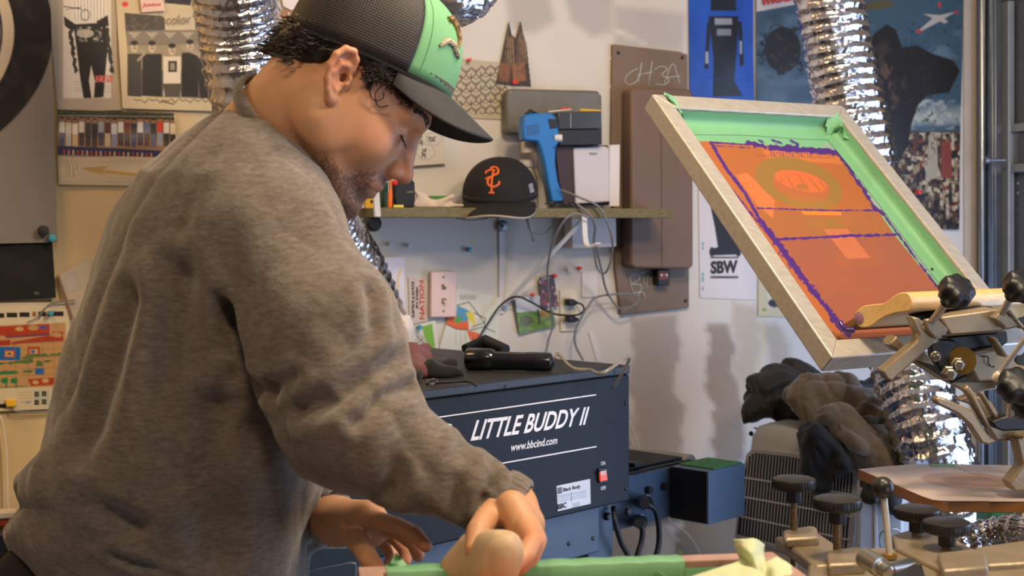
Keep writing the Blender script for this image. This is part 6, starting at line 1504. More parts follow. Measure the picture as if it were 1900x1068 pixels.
CR = [  # fold lines: frame position and depth of the cloth surface
    ([near(425, 470, 1.62), near(428, 560, 1.60), near(440, 640, 1.585), near(470, 760, 1.575), near(520, 860, 1.57)], 0.012, 0.022, 0.006),
    ([near(430, 700, 1.59), near(500, 720, 1.56), near(560, 700, 1.53)], 0.010, 0.008, 0.003),
    ([near(690, 540, 1.55), near(700, 620, 1.53), near(640, 700, 1.50)], 0.010, 0.007, 0.003),
    ([near(760, 660, 1.56), near(700, 690, 1.52), near(620, 740, 1.50), near(560, 760, 1.52)], 0.012, 0.011, 0.004),
    ([near(770, 712, 1.56), near(720, 730, 1.52), near(660, 780, 1.50)], 0.009, 0.010, 0.003),
    ([near(840, 760, 1.55), near(790, 780, 1.51), near(740, 850, 1.50), near(720, 920, 1.52)], 0.012, 0.009, 0.004),
    ([near(905, 832, 1.54), near(925, 870, 1.525), near(905, 915, 1.51), near(878, 952, 1.53)], 0.007, 0.013, 0.005),
    ([near(868, 815, 1.54), near(850, 860, 1.51), near(838, 935, 1.51)], 0.010, 0.008, 0.003),
    ([near(470, 215, 1.70), near(400, 300, 1.64), near(350, 420, 1.61)], 0.014, 0.006, 0.002),
    ([near(330, 520, 1.60), near(310, 700, 1.60), near(330, 880, 1.61)], 0.022, 0.012, 0.004),
    ([near(240, 560, 1.63), near(190, 760, 1.64), near(180, 900, 1.66)], 0.020, 0.010, 0.004),
    ([near(400, 760, 1.60), near(380, 900, 1.60), near(400, 1030, 1.62)], 0.020, 0.013, 0.004),
    ([near(480, 800, 1.60), near(500, 930, 1.60), near(560, 1040, 1.64)], 0.018, 0.014, 0.004),
    ([near(150, 820, 1.70), near(120, 900, 1.70), near(60, 925, 1.74), near(30, 950, 1.78)], 0.016, 0.012, 0.004),
    ([near(36, 945, 1.76), near(80, 968, 1.70), near(135, 992, 1.66), near(220, 1030, 1.62), near(300, 1064, 1.61), near(380, 1090, 1.61)], 0.005, 0.007, 0.003),
    ([near(250, 980, 1.61), near(190, 930, 1.63), near(110, 880, 1.67)], 0.014, 0.009, 0.003),
    ([near(590, 905, 1.75), near(560, 960, 1.76), near(560, 1040, 1.76)], 0.010, 0.012, 0.004),
    ([near(530, 300, 1.60), near(580, 340, 1.58), near(630, 400, 1.58)], 0.012, 0.004, 0.002),
]
for c in CR: Vs = crease(Vs, Ns, c[0], c[1], c[2]*1.35, c[3]*1.3)
Vs = smooth_v(Vs, Fs, 0.35)
def heather():
    m = bpy.data.materials.new('heather_grey_fleece'); m.use_nodes = True; nt = m.node_tree; N = nt.nodes; L = nt.links; b = N['Principled BSDF']
    tc = N.new('ShaderNodeTexCoord'); mp = N.new('ShaderNodeMapping'); mp.inputs['Scale'].default_value = (1, 1, 3.2); mp.inputs['Rotation'].default_value = (0.3, 0.35, 0.2); L.new(tc.outputs['Object'], mp.inputs[0])
    n1 = N.new('ShaderNodeTexNoise'); n1.inputs['Scale'].default_value = 75; n1.inputs['Detail'].default_value = 5; n1.inputs['Roughness'].default_value = 0.7; L.new(mp.outputs[0], n1.inputs['Vector'])
    cr = N.new('ShaderNodeValToRGB'); cr.color_ramp.elements[0].position = 0.33; cr.color_ramp.elements[1].position = 0.70
    cr.color_ramp.elements[0].color = (*lin('#5d554d'), 1); cr.color_ramp.elements[1].color = (*lin('#7e756b'), 1)
    L.new(n1.outputs['Fac'], cr.inputs[0]); L.new(cr.outputs[0], b.inputs['Base Color']); b.inputs['Roughness'].default_value = 0.95
    b.inputs['Sheen Weight'].default_value = 0.35; b.inputs['Specular IOR Level'].default_value = 0.1
    n2 = N.new('ShaderNodeTexNoise'); n2.inputs['Scale'].default_value = 350; n2.inputs['Detail'].default_value = 3; L.new(tc.outputs['Object'], n2.inputs['Vector'])
    n3 = N.new('ShaderNodeTexNoise'); n3.inputs['Scale'].default_value = 28; n3.inputs['Detail'].default_value = 4; L.new(tc.outputs['Object'], n3.inputs['Vector'])
    b1 = N.new('ShaderNodeBump'); b1.inputs['Strength'].default_value = 0.5; b1.inputs['Distance'].default_value = 0.001; L.new(n2.outputs[0], b1.inputs['Height'])
    b2 = N.new('ShaderNodeBump'); b2.inputs['Strength'].default_value = 0.35; b2.inputs['Distance'].default_value = 0.006; L.new(n3.outputs[0], b2.inputs['Height']); L.new(b1.outputs[0], b2.inputs['Normal']); L.new(b2.outputs[0], b.inputs['Normal'])
    return m
m_heather = heather()
mesh_object('sweatshirt', Vs, Fs, m_heather, pr, angle=180, fix=False)
# ribbed collar
def collar():
    ax = Vector(tuple(hw(-0.02, 0, -0.03)))-P(497, 262, YP); ax.normalize(); c = P(497, 262, YP)+ax*0.036
    a = ax.cross(UP).normalized(); b = ax.cross(a); rows = []
    for g in np.linspace(0, 2*math.pi, 120, endpoint=False):
        d_ = a*math.cos(g)+b*math.sin(g); R_ = 0.0725; rows.append([c+d_*(R_+0.0045*math.cos(h)+(0.0006 if int(g*120/6.28) % 2 else 0))+ax*(0.010*math.sin(h)) for h in np.linspace(0, 2*math.pi, 12, endpoint=False)])
    v = [q for r in rows for q in r]; f = [(i*12+k, i*12+(k+1) % 12, ((i+1) % 120)*12+(k+1) % 12, ((i+1) % 120)*12+k) for i in range(120) for k in range(12)]
    MB().add(v, f).build('collar', m_heather, pr, angle=180)
collar()
rows = []
nd = (np.array(tuple(P(497, 262, YP)))-hw(-0.02, 0, -0.03)); nd /= np.linalg.norm(nd)
def rib_cuff(c0, c1, R0, R1, nm='cuff'):
    ax = (c1-c0).normalized(); L_ = (c1-c0).length; a = ax.cross(UP).normalized(); b = ax.cross(a); n = 110; rows = []
    prof = [(0.0, -0.004), (0.08, 0.0015), (0.3, 0.0035), (0.6, 0.0035), (0.9, 0.0025), (1.0, 0.0), (0.98, -0.003), (0.8, -0.005), (0.4, -0.005)]
    for t, e in prof:
        rows.append([c0+ax*L_*t+(a*math.cos(g)+b*math.sin(g))*(R0+(R1-R0)*t+e+0.0008*math.cos(g*n/2*0.5)) for g in np.linspace(0, 2*math.pi, n, endpoint=False)])
    rows.append(rows[0]); MB().grid(rows, closed=True).build(nm, m_heather, pr, angle=180)
rib_cuff(P(922, 924, 1.552), P(966, 946, 1.546), 0.0335, 0.0315)
rib_cuff(P(592, 949, 1.822), P(616, 962, 1.782), 0.0340, 0.0325)
# trousers
def f_pants(p):
    d = rc(p, P(310, 1110, YP), P(310, 1300, YP), 0.125, 0.14); d = smin(d, rc(p, P(140, 1130, YP), P(250, 1200, YP), 0.06, 0.12), 0.05)
    d = smin(d, rc(p, P(60, 1078, YP), P(100, 1160, YP), 0.050, 0.08), 0.04)
    d = smin(d, rc(p, P(340, 1300, 1.66), Vector((-0.38, 1.62, 0.1)), 0.10, 0.07), 0.04); return smin(d, rc(p, P(300, 1300, 1.88), Vector((-0.42, 1.90, 0.1)), 0.10, 0.07), 0.04)
Vp, Fp = sdf_mesh(f_pants, (-1.0, 1.45, 0.03), (-0.2, 2.1, 1.16), 0.012)
mesh_object('trousers', Vp, Fp, mat('dark_trousers', '#1b1a18', 0.9, vary=0.15, bump=0.3), pr, angle=180, fix=False)
for Y_ in (1.62, 1.90):
    sm = MB(); sm.lathe(Vector((-0.40, Y_, 0.045)), (1, 0, 0), [(-0.05, 0.02), (-0.03, 0.042), (0.05, 0.045), (0.14, 0.035), (0.19, 0.01)], 20)
    sm.build('shoe', M['black'], pr, angle=180)
# ------------------------------------------------------------------ the tilted screen on the press
SA = Vector((0.24652309, 2.46523089, CAMH+0.22850794)); SU = Vector((0.8414574, 0.54031775, 0.00248416)).normalized(); SV = Vector((-0.38505984, 0.59643039, 0.70427247)).normalized()
SN = SU.cross(SV).normalized()
SWd, SLn, TK, DP = 0.470, 0.609, 0.034, 0.034
def S(a, b, c=0.0): return SA+SU*a-SV*b+SN*c       # a across, b down the face, c above the face
scr_ = thing('tilted_screen', 'aluminium printing screen tilted up with orange stencil and green tape', 'printing screen', S(SWd/2, SLn))
fr_ = MB()
def member(mb, c4):      # c4: outline on the face, pushed down by DP
    mb.prism([S(a, b, 0) for a, b in c4], SN*(-DP))
o_ = [(0, 0), (SWd, 0), (SWd, SLn), (0, SLn)]; i_ = [(TK, TK), (SWd-TK, TK), (SWd-TK, SLn-TK), (TK, SLn-TK)]
for k in range(4):
    m_ = MB(); member(m_, [o_[k], o_[(k+1) % 4], i_[(k+1) % 4], i_[k]])
    m_.build('frame_member', M['alu'], scr_, smooth=False, bevel=0.0022)
MPL = Plane(S(0, 0, -DP+0.003), SU, SV)
def q_(w): x, y = proj(np.array(tuple(w))); return (float(x), float(y))
cn = [q_(S(a, b, -DP+0.003)) for a, b in i_]
def p_mesh(s):
    O = '#9c5a2c'
    s.poly([(1295, 262), (1320, 262), (1400, 268), (1554, 280), (1660, 436), (1738, 532), (1860, 640), (1560, 640), (1539, 611), (1440, 470)], O)
    s.poly([(1440, 445), (1660, 437), (1738, 532), (1860, 640), (1575, 640)], '#8c513b')  # lower area toned darker, lighting gradient put into the emulsion colour
    s.poly([(1405, 387), (1627, 391), (1660, 436), (1442, 444)], '#935a32')
    s.cloud(60, 40, 0, 0.8, '#a85c2c', 0.25, seed=2, region=s.box(1290, 255, 1800, 640)*((s.c[..., 1] < 0.25)))
    s.poly([(1295, 262), (1318, 264), (1400, 385), (1560, 600), (1539, 611)], '#a05a2e', 0.8)
    s.poly([(1365, 325), (1386, 320), (1438, 372), (1434, 405), (1405, 380)], '#bd6c3c', 0.85)
    s.poly([(1415, 278), (1520, 284), (1560, 292), (1562, 305), (1425, 295)], '#bb6c34', 0.7)
    s.poly([(1528, 425), (1572, 424), (1615, 478), (1572, 480)], '#b56844', 0.8)
    s.ell(1482, 340, 84, 44, '#84662f', 18, 0.9); s.ell(1487, 345, 54, 27, '#9f5a34', 14, 1); s.ell(1486, 336, 50, 17, '#c25f34', 14, 1)
    for (x0, y0, x1, y1) in ((1450, 330, 1446, 348), (1462, 328, 1478, 360), (1482, 325, 1502, 358), (1502, 330, 1520, 352), (1520, 335, 1538, 356)): s.line([(x0, y0), (x1, y1)], 3.5, '#9a5c2a', 0.9)
    s.ell(1488, 346, 12, 6, '#8a6030', 0, 0.8)
    s.poly([(1455, 362), (1540, 370), (1560, 388), (1470, 388)], '#96682c', 0.5)
    for cx, cy in ((1388, 346), (1408, 366), (1576, 352), (1556, 432), (1570, 452)):
        for r in (4, 8): s.ring(cx, cy, r*1.2, r, 1, '#a8502c', 0.6)
    s.poly([(1487, 392), (1560, 393), (1562, 399), (1492, 398)], '#d8782c')
    s.rect(1497, 405, 1568, 424, '#8f6a2c', 0.35); s.cloud(5, 7, 0, 0.4, '#7f6428', 0.55, seed=6, region=s.box(1497, 405, 1568, 424))
    G = '#8b9a92'
    s.poly([(1524, 266), (1546, 265), (1562, 282), (1740, 498), (1722, 506), (1700, 480), (1600, 350), (1556, 282), (1526, 272)], G, 0.85); s.line([(1546, 265), (1740, 498)], 1, '#5c6660')
    U = '#43206e'
    s.line([(1275, 239), (1300, 281)], 3, U, rag=1.5); s.line([(1300, 281), (1335, 325), (1367, 362), (1405, 410), (1443, 455), (1485, 516)], 3, U, rag=1.2, seed=3)
    s.line([(1319, 264), (1334, 290), (1347, 312), (1382, 357), (1410, 408)], 6, U, rag=1.1, seed=4); s.line([(1410, 408), (1453, 463), (1504, 534), (1568, 614)], 9, U, rag=2.2, seed=5)
    s.line([(1440, 450), (1480, 505), (1515, 545)], 9, U, 0.8, rag=5, seed=8); s.line([(1545, 590), (1575, 618)], 13, U, rag=3, seed=12)
    s.line([(1319, 264), (1385, 268)], 3, U, rag=1); s.line([(1325, 270), (1390, 274)], 1.5, U, rag=1); s.line([(1385, 266), (1430, 272), (1478, 272)], 7, U, rag=4, seed=6); s.line([(1430, 274), (1500, 278), (1556, 284)], 10, U, rag=2.5, seed=7)
    for i in range(22): s.line([(1430+i*5.6, 282), (1432+i*5.6, 287+3*math.sin(i*2.1))], 1.6, U)
    s.line([(1400, 288), (1500, 291), (1550, 293)], 1.2, '#7a4040', 0.8)
    for x, y in ((1390, 263), (1412, 262), (1436, 261), (1446, 264), (1470, 262), (1478, 266)): s.ell(x, y, 6, 2.2, U, 25)
    s.line([(1556, 284), (1580, 320), (1600, 348), (1625, 388), (1640, 398)], 6, U, rag=2.2, seed=9); s.line([(1640, 398), (1700, 480), (1742, 535)], 4, U, rag=1.5, seed=10)
    s.line([(1405, 386), (1485, 388.5), (1540, 390), (1627, 390)], 2.6, U, rag=1, seed=11); s.line([(1438, 444), (1584, 437), (1662, 435)], 4.5, U, rag=1.5, seed=13)
canvas('stencil_mesh', MPL, cn, '#6ea67b', p_mesh, 0.0, 330, 400, mat('wet_emulsion_and_tape', '#ffffff', 0.38, attr=True, bump=0.15, bscale=120), scr_)
# green tape folded up the inner walls of the frame
def strip(name, pts, parent=scr_, m='green_tape'):
    return MB().grid(pts).build(name, M[m], parent, angle=180)
def tape_wall(a0, b0, a1, b1, ia, ib, seed):
    rows = []
    for k in range(50):
        t = k/49; a = a0+(a1-a0)*t; b = b0+(b1-b0)*t; row = []
        for j, (w, c) in enumerate(((0.0012, -0.0055+0.001*math.sin(t*40+seed)), (0.0012, -DP*0.5), (0.0016, -DP+0.010), (0.006, -DP+0.0052), (0.014, -DP+0.0044), (0.034+0.002*math.sin(t*9+seed), -DP+0.0040))):
            row.append(S(a+ia*w, b+ib*w, c))
        rows.append(row)
    strip('tape_strip', rows)
tape_wall(TK, TK, SWd-TK, TK, 0, 1, 1); tape_wall(SWd-TK, TK, SWd-TK, SLn-TK, -1, 0, 2)
for nm, lst, seed in (('tape_tuft', [(-0.002, 0.0), (0.004, 0.018), (0.010, 0.034)], 3), ):
    # loose corner tuft, upper left, folded over the frame edge
    rows = []
    for k in range(14):
        t = k/13
        rows.append([S(TK-0.012+0.018*t+0.004*math.sin(t*9+j), TK-0.034+0.042*t+0.004*math.cos(j*2+t*7), 0.0025+0.004*math.sin(j*1.9+t*5)**2-0.030*max(0, t-0.55)) if True else None for j in range(2)]+
                    [S(TK-0.004+0.018*t, TK-0.030+0.040*t, 0.004+0.004*math.sin(t*8)-0.030*max(0, t-0.55)), S(TK+0.006+0.010*t, TK-0.018+0.034*t, 0.002-0.030*max(0, t-0.4))])
    strip(nm, rows)
rows = []
for k in range(14):
    t = k/13
    rows.append([S(SWd-TK-0.030+0.030*t, TK-0.004+0.012*math.sin(j*0.9)*t+0.006*j, -0.008+0.010*math.sin(j*1.7+t*6)**2+0.006*t-0.006*j) for j in range(6)])
strip('tape_tuft', rows)
rows = [[S(SWd-TK-0.012+0.014*t+0.003*j, TK+0.020+0.010*j-0.010*t, -0.004+0.006*math.sin(j*2.2+t*4)-0.004*j) for j in range(4)] for t in np.linspace(0, 1, 10)]
strip('tape_tuft', rows)
for a, b in ((SWd-TK-0.004, 0.44), (SWd-TK-0.010, 0.41)):
    MB().lathe(S(a-0.018, b, -DP+0.006), SN, [(0, 0.003), (0.001, 0.002)], 6).build('ink_speck', M['ink'], scr_)

# squeegee lying in the screen
EU = SU
E0 = P(1690, 560, 2.075)
EP = Plane(E0, SU.cross(UP).normalized(), UP); EP.n = SU if SU.dot(Vector((0, 0, CAMH))-E0) > 0 else -SU
sq = thing('wooden_squeegee', 'pale wooden squeegee resting in the bottom of the tilted screen', 'squeegee', E0)
prof = [(1586, 580), (1600, 568), (1622, 564), (1640, 562), (1655, 551), (1664, 545), (1674, 542), (1683, 543), (1689, 549), (1692, 560), (1690, 570), (1684, 577), (1663, 580), (1642, 587), (1628, 596), (1614, 605), (1596, 607), (1587, 596)]
pp = spline([EP.at(x, y) for x, y in prof]+[EP.at(*prof[0])], 3)[:-1]
MB().prism(pp, SU*0.36).build('wood_handle', M['maple'], sq, smooth=True, bevel=0.0015, angle=45)
bl = [EP.at(x, y) for x, y in ((1562, 602), (1590, 584), (1594, 598), (1566, 614))]
MB().prism([q+SU*0.002 for q in bl], SU*0.355).build('rubber_blade', mat('amber_rubber', '#8a5a2c', 0.4, vary=0.15), sq, bevel=0.001)
def inkblob(pts, r, parent, nm='ink_smear'): MB().tube(spline(pts, 4), r, 8).build(nm, mat('purple_ink', '#3d1e6b', 0.15, vary=0.1, coat=0.5), parent, angle=180)
inkblob([EP.at(1560, 597)-SU*0.002, EP.at(1566, 606)-SU*0.003, EP.at(1574, 611)-SU*0.002, EP.at(1584, 612)], 0.0045, sq)
MB().lathe(EP.at(1594, 590)-SU*0.0004, -SU, [(0, 0.010), (0.0006, 0.009)], 16).build('ink_stain', mat('red_purple_stain', '#a3706c', 0.6, vary=0.3, vscale=200, c2='#7a5a80'), sq)

# ------------------------------------------------------------------ the press: clamps, castings, knobs
pz = thing('printing_press', 'cast aluminium screen printing press with black knobs at the right', 'printing press', P(1790, 1060, 1.95)-UP*0.3)
KP = Plane((0, 2.06, 0), (1, 0.06, 0), UP)
def K(name, pts, off, t, m='cast', bevel=0.003): return slab(name, KP, pts, off, t, M[m], pz, bevel)
K('clamp_arm', [(1690, 586), (1708, 590), (1716, 612), (1736, 600), (1758, 616), (1738, 632), (1655, 708), (1646, 703), (1637, 688), (1700, 634), (1706, 622)], 0.02, 0.030)
K('clamp_block', [(1716, 592), (1738, 590), (1760, 610), (1758, 618), (1737, 630), (1720, 612)], 0.05, 0.012)
K('clamp_foot', [(1650, 638), (1664, 622), (1681, 643), (1669, 654)], -0.03, 0.04)
K('clamp_channel', [(1745, 588), (1852, 572), (1866, 588), (1876, 606), (1862, 614), (1764, 622), (1754, 606)], -0.03, 0.05)
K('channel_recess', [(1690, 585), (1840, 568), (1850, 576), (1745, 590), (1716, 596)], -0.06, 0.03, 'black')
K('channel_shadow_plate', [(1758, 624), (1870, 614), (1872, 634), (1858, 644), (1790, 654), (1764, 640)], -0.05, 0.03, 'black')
K('channel_lug', [(1842, 590), (1862, 574), (1893, 598), (1892, 606), (1868, 612), (1856, 600)], 0.025, 0.02)
K('edge_bar', [(1842, 626), (1848, 624), (1872, 660), (1866, 664)], 0.0, 0.03)
K('edge_bar', [(1868, 576), (1874, 572), (1902, 606), (1898, 612)], 0.03, 0.02)
K('pivot_plate', [(1726, 636), (1748, 628), (1772, 630), (1796, 664), (1800, 690), (1764, 708), (1748, 690), (1730, 662)], -0.02, 0.02, 'black')
K('head_casting', [(1786, 660), (1858, 644), (1890, 678), (1960, 690), (1960, 760), (1880, 735), (1852, 706), (1816, 708), (1806, 690)], -0.06, 0.04)
K('head_casting_edge', [(1784, 655), (1857, 641), (1860, 650), (1788, 662)], -0.02, 0.012)
K('rear_plate', [(1704, 640), (1726, 660), (1765, 706), (1800, 690), (1852, 706), (1850, 722), (1798, 730), (1740, 700), (1690, 668)], -0.10, 0.02)
for x, y, r in ((1735, 660, 0.008), (1776, 674, 0.011), (1760, 691, 0.012)):
    MB().lathe(KP.at(x, y, 0.0), KP.n-WX*0.25, [(0, r), (0.008, r), (0.010, r*0.75), (0.022, r*0.72), (0.024, r*0.5)], 6 if r > 0.01 else 16).build('bolt', M['steel'], pz, bevel=0.0006)
MB().lathe(KP.at(1784, 668, -0.001), KP.n-WX*0.25, [(0, 0.021), (0.005, 0.021)], 28).build('brass_washer', mat('brass', '#a8803c', 0.3, 0.9), pz)
mb = MB(); mb.tube([KP.at(1780, 700, -0.02), KP.at(1840, 718, -0.02)], 0.022, 16); 
def star_knob(px, py, Y, ax, r, name='star_knob', stem=None):
    o = P(px, py, Y); ax = Vector(ax).normalized(); a = ax.cross(UP).normalized(); b = ax.cross(a); rows = []
    for (t, f) in ((-0.013, 0.80), (-0.011, 0.93), (0.0, 1.0), (0.010, 0.97), (0.014, 0.86), (0.016, 0.55), (0.0165, 0.05)):
        rows.append([o+ax*t+(a*math.cos(g)+b*math.sin(g))*r*f*(1+0.07*math.cos(7*g)) for g in np.linspace(0, 2*math.pi, 84, endpoint=False)])
    m_ = MB().grid(rows, closed=True); n = 84; m_.f += [tuple(range(n)), tuple(range(6*n, 7*n))]
    k = m_.build(name, M['black'], pz, angle=50)
    MB().lathe(o-ax*0.012, -ax, [(0, r*0.42), (0.016, r*0.38), (0.018, 0.2*r)], 20).build('hub', M['black'], k)
    if stem: MB().tube([o-ax*0.02, Vector(stem)], 0.0055, 10).build('threaded_stem', M['steel'], k)
    return k
star_knob(1774, 541, 2.00, (0.30, -0.72, 0.62), 0.0245, stem=P(1728, 598, 2.03))
star_knob(1893, 531, 2.02, (0.25, -0.75, 0.60), 0.0240, stem=P(1858, 582, 2.05))
star_knob(1886, 716, 1.90, (0.10, -0.75, 0.65), 0.0250, stem=P(1872, 770, 1.95))
star_knob(1910, 745, 1.93, (0.10, -0.75, 0.65), 0.0250)
MB().tube([P(1925, 598, 1.93), P(1850, 698, 1.98)], 0.0042, 14).build('support_rod', M['alu'], pz)
MB().lathe(P(1850, 698, 1.975), P(1925, 598, 1.93)-P(1850, 698, 1.98), [(-0.006, 0.005), (0.0, 0.0065), (0.006, 0.005)], 12).build('rod_tip', M['ivory'], pz)
cable('spring_hook', [KP.at(1820, 661, -0.015), KP.at(1833, 662, -0.012), KP.at(1834, 674, -0.012), KP.at(1842, 681, -0.012), KP.at(1845, 678, -0.012)], 0.0009, M['rubber'], pz)
# second arm, lower right
K2 = Plane((0, 1.99, 0), (1, 0.05, 0), UP)
def KK(name, pts, off, t, m='cast', bevel=0.003): return slab(name, K2, pts, off, t, M[m], pz, bevel)
KK('lower_arm', [(1735, 741), (1742, 735), (1760, 741), (1806, 762), (1822, 788), (1838, 812), (1850, 818), (1836, 826), (1822, 822), (1800, 788), (1778, 768), (1740, 750)], 0.0, 0.022)
KK('lower_arm_plate', [(1776, 742), (1806, 752), (1850, 818), (1960, 816), (1960, 790), (1860, 778), (1840, 745), (1804, 730)], -0.03, 0.02)
KK('lower_arm_rib', [(1788, 722), (1796, 713), (1808, 728), (1840, 792), (1834, 796), (1800, 736)], 0.005, 0.02)
KK('lower_arm_rib', [(1818, 728), (1824, 726), (1856, 776), (1850, 782)], 0.0, 0.015)
KK('lower_arm_cup', [(1840, 782), (1870, 770), (1910, 778), (1910, 798), (1862, 800), (1846, 794)], 0.0, 0.03, 'black')
KK('support_post', [(1886, 812), (1960, 806), (1960, 905), (1884, 912), (1872, 896), (1898, 862)], -0.01, 0.03)
# lower foreground castings
ZC = CAMH-0.405
LV = level(ZC)
def KL(name, pts, dz, t, m='cast', bevel=0.004):
    L_ = level(ZC+dz); return MB().prism([L_.at(x, y) for x, y in pts], -UP*t).build(name, M[m], pz, bevel=bevel)
KL('clamp_plate', [(1437, 994), (1520, 988), (1562, 1016), (1612, 1020), (1614, 1046), (1512, 1048), (1488, 1028)], 0.0, 0.016)
KL('plate_boss', [(1452, 982), (1500, 974), (1516, 976), (1520, 994), (1456, 998)], 0.012, 0.014)
KL('plate_boss', [(1533, 1020), (1592, 1012), (1603, 1018), (1606, 1042), (1536, 1046)], 0.012, 0.016)
KL('main_casting', [(1560, 1020), (1640, 1014), (1700, 1022), (1745, 1048), (1740, 1130), (1490, 1130), (1500, 1046)], -0.002, 0.04)
KL('rear_casting', [(1654, 990), (1700, 978), (1745, 986), (1832, 1028), (1832, 1050), (1748, 1056), (1662, 1014)], 0.004, 0.03)
KL('knob_block', [(1738, 1024), (1810, 1016), (1830, 1026), (1834, 1050), (1750, 1056)], 0.014, 0.03)
KL('front_casting', [(1722, 1052), (1830, 1048), (1980, 1040), (1980, 1130), (1726, 1130)], -0.004, 0.05)
KL('side_arm', [(1808, 1014), (1960, 992), (2040, 990), (2040, 1034), (1832, 1046)], 0.004, 0.025)
MB().tube([LV.at(1690, 1040)-UP*0.006, LV.at(1648, 1062)+UP*0.001], 0.010, 16).build('pivot_bolt', M['steel'], pz)
MB().lathe(P(1634, 1052, 1.58), (0.35, -0.8, -0.15), [(-0.03, 0.012), (0, 0.012), (0.001, 0.008), (0.014, 0.0075), (0.016, 0.005)], 20).build('hex_bolt', M['steel'], pz)
KL('dark_slot', [(1655, 1050), (1710, 1046), (1716, 1068), (1655, 1080)], 0.0002, 0.002, 'ink', 0)
def flat_knob(px, py, Y, wpx, rod_to, rr=0.0045):
    r = wpx/2/FPX*Y; c = P(px, py, Y); th = 0.0115
    k = MB().lathe(c-UP*th*0.6, UP, [(0, r*0.90), (0.001, r*0.97), (0.003, r), (th, r), (th+0.002, r*0.97), (th+0.0035, r*0.85), (th+0.0036, r*0.1)], 56).build('round_knob', mat('worn_black_knob', '#1d1a17', 0.4, vary=0.2, vscale=30), pz, angle=40)
    mb = MB()
    for i in range(36):
        g = 2*math.pi*i/36; d_ = Vector((math.cos(g), math.sin(g), 0)); mb.tube([c+d_*r*0.995-UP*th*0.3, c+d_*r*0.995+UP*th*0.4], 0.0009, 5)
    mb.build('knurling', M['black'], k)
    MB().lathe(c-UP*th*0.6, -UP, [(0, r*0.36), (0.016, r*0.36), (0.017, r*0.28)], 24).build('hub', M['black'], k)
    e = P(px, rod_to, Y); MB().tube([c-UP*0.022, Vector((c.x, c.y, e.z))], rr, 12).build('threaded_rod', mat('brownish_steel', '#7d6a54', 0.35, 0.8, vary=0.2, vscale=200), k)
flat_knob(1473, 897, 1.80, 79, 1075); flat_knob(1554, 934, 1.70, 88, 1026, 0.0055); flat_knob(1702, 952, 1.80, 84, 1000, 0.007); flat_knob(1757, 977, 1.73, 88, 1030, 0.007)
MB().lathe(P(1638, 904, 1.72), UP, [(0.0135*math.sin(t)*1.0, 0.0135*math.cos(t)) for t in np.linspace(-1.5, 1.5, 18)], 28).build('lever_ball', mat('satin_black_ball', '#1e1b19', 0.35), pz, angle=180)
MB().tube([P(1640, 922, 1.72), P(1651, 1032, 1.70)], 0.0042, 14).build('lever_rod', M['alu'], pz)
MB().lathe(P(1651, 1030, 1.70), UP, [(-0.003, 0.009), (0.002, 0.009), (0.003, 0.006)], 6).build('lever_nut', mat('brass_nut', '#b08a4c', 0.35, 0.8), pz)

# centre column of the press, off to the right, carrying the arms
colp = P(2080, 900, 2.05); 
MB().lathe(Vector((colp.x, colp.y, 0.0)), UP, [(0, 0.20), (0.02, 0.20), (0.03, 0.06), (0.93, 0.06), (0.94, 0.13), (0.99, 0.13), (1.0, 0.05), (1.36, 0.05), (1.37, 0.03)], 36).build('centre_column', M['cast'], pz, angle=40)
MB().tube([KP.at(1950, 700, -0.05), Vector((colp.x, colp.y, CAMH-0.20))], 0.022, 16).build('upper_link', M['cast'], pz)
MB().tube([K2.at(1950, 802, 0.0), Vector((colp.x, colp.y, CAMH-0.30))], 0.020, 16).build('lower_link', M['cast'], pz)
MB().tube([LV.at(1960, 1012)-UP*0.01, Vector((colp.x, colp.y, ZC-0.02))], 0.03, 16).build('platen_link', M['cast'], pz)
# platen board
pl_ = thing('platen_board', 'wide white platen board with brown stained middle and orange brown edge', 'platen', level(CAMH-0.415).at(1800, 900))
ol = [(1592, 870), (1640, 865), (1690, 861), (1760, 861), (1990, 864), (1990, 931), (1748, 929), (1730, 927), (1712, 921)]
LPp = level(CAMH-0.395)
MB().prism([LPp.at(x, y) for x, y in ol], -UP*0.016).build('board_core', mat('orange_brown_board', '#85592f', 0.5, vary=0.12, vscale=20), pl_, smooth=False, bevel=0.001)
def p_pl(s):
    s.ell(1800, 892, 92, 15, '#937059', 3, 0.7); s.ell(1810, 893, 62, 9, '#6f5140', 4, 0.6); s.cloud(26, 9, -0.1, 0.9, '#7d6150', 0.5, seed=4, region=np.clip(1.3-np.hypot((s.x-1800)/100, (s.y-892)/18), 0, 1))
    s.line([(1758, 860), (1890, 912)], 1.0, '#6b5a50')
top = [LPp.at(x, y)+UP*0.0006 for x, y in ol]
def sheet_on(planez, outline, base, paint, name, m_, parent, n=(150, 60)):
    xs = [p[0] for p in outline]; ys = [p[1] for p in outline]; Lz = level(planez)
    X, Y = np.meshgrid(np.linspace(min(xs), max(xs), n[0]), np.linspace(min(ys), max(ys), n[1]))
    msk = Paint(X, Y, '#000000'); msk.poly(outline, '#ffffff', 1, 0.001); ins = msk.c[..., 0] > 0.5
    s = Paint(X, Y, base); paint(s)
    V = np.array([tuple(Lz.at(a, b)) for a, b in zip(X.ravel(), Y.ravel())]); F = []
    for j in range(n[1]-1):
        for i in range(n[0]-1):
            if ins[j, i] and ins[j, i+1] and ins[j+1, i] and ins[j+1, i+1]: a = j*n[0]+i; F.append((a, a+1, a+n[0]+1, a+n[0]))
    used = sorted({i for f in F for i in f}); mp = {u: k for k, u in enumerate(used)}
    o = mesh_object(name, V[used], [tuple(mp[i] for i in f) for f in F], m_, parent, smooth=False, col=s.c.reshape(-1, 3)[used], fix=False)
    q = o.modifiers.new('t', 'SOLIDIFY'); q.thickness = 0.0008; q.offset = 0; return o
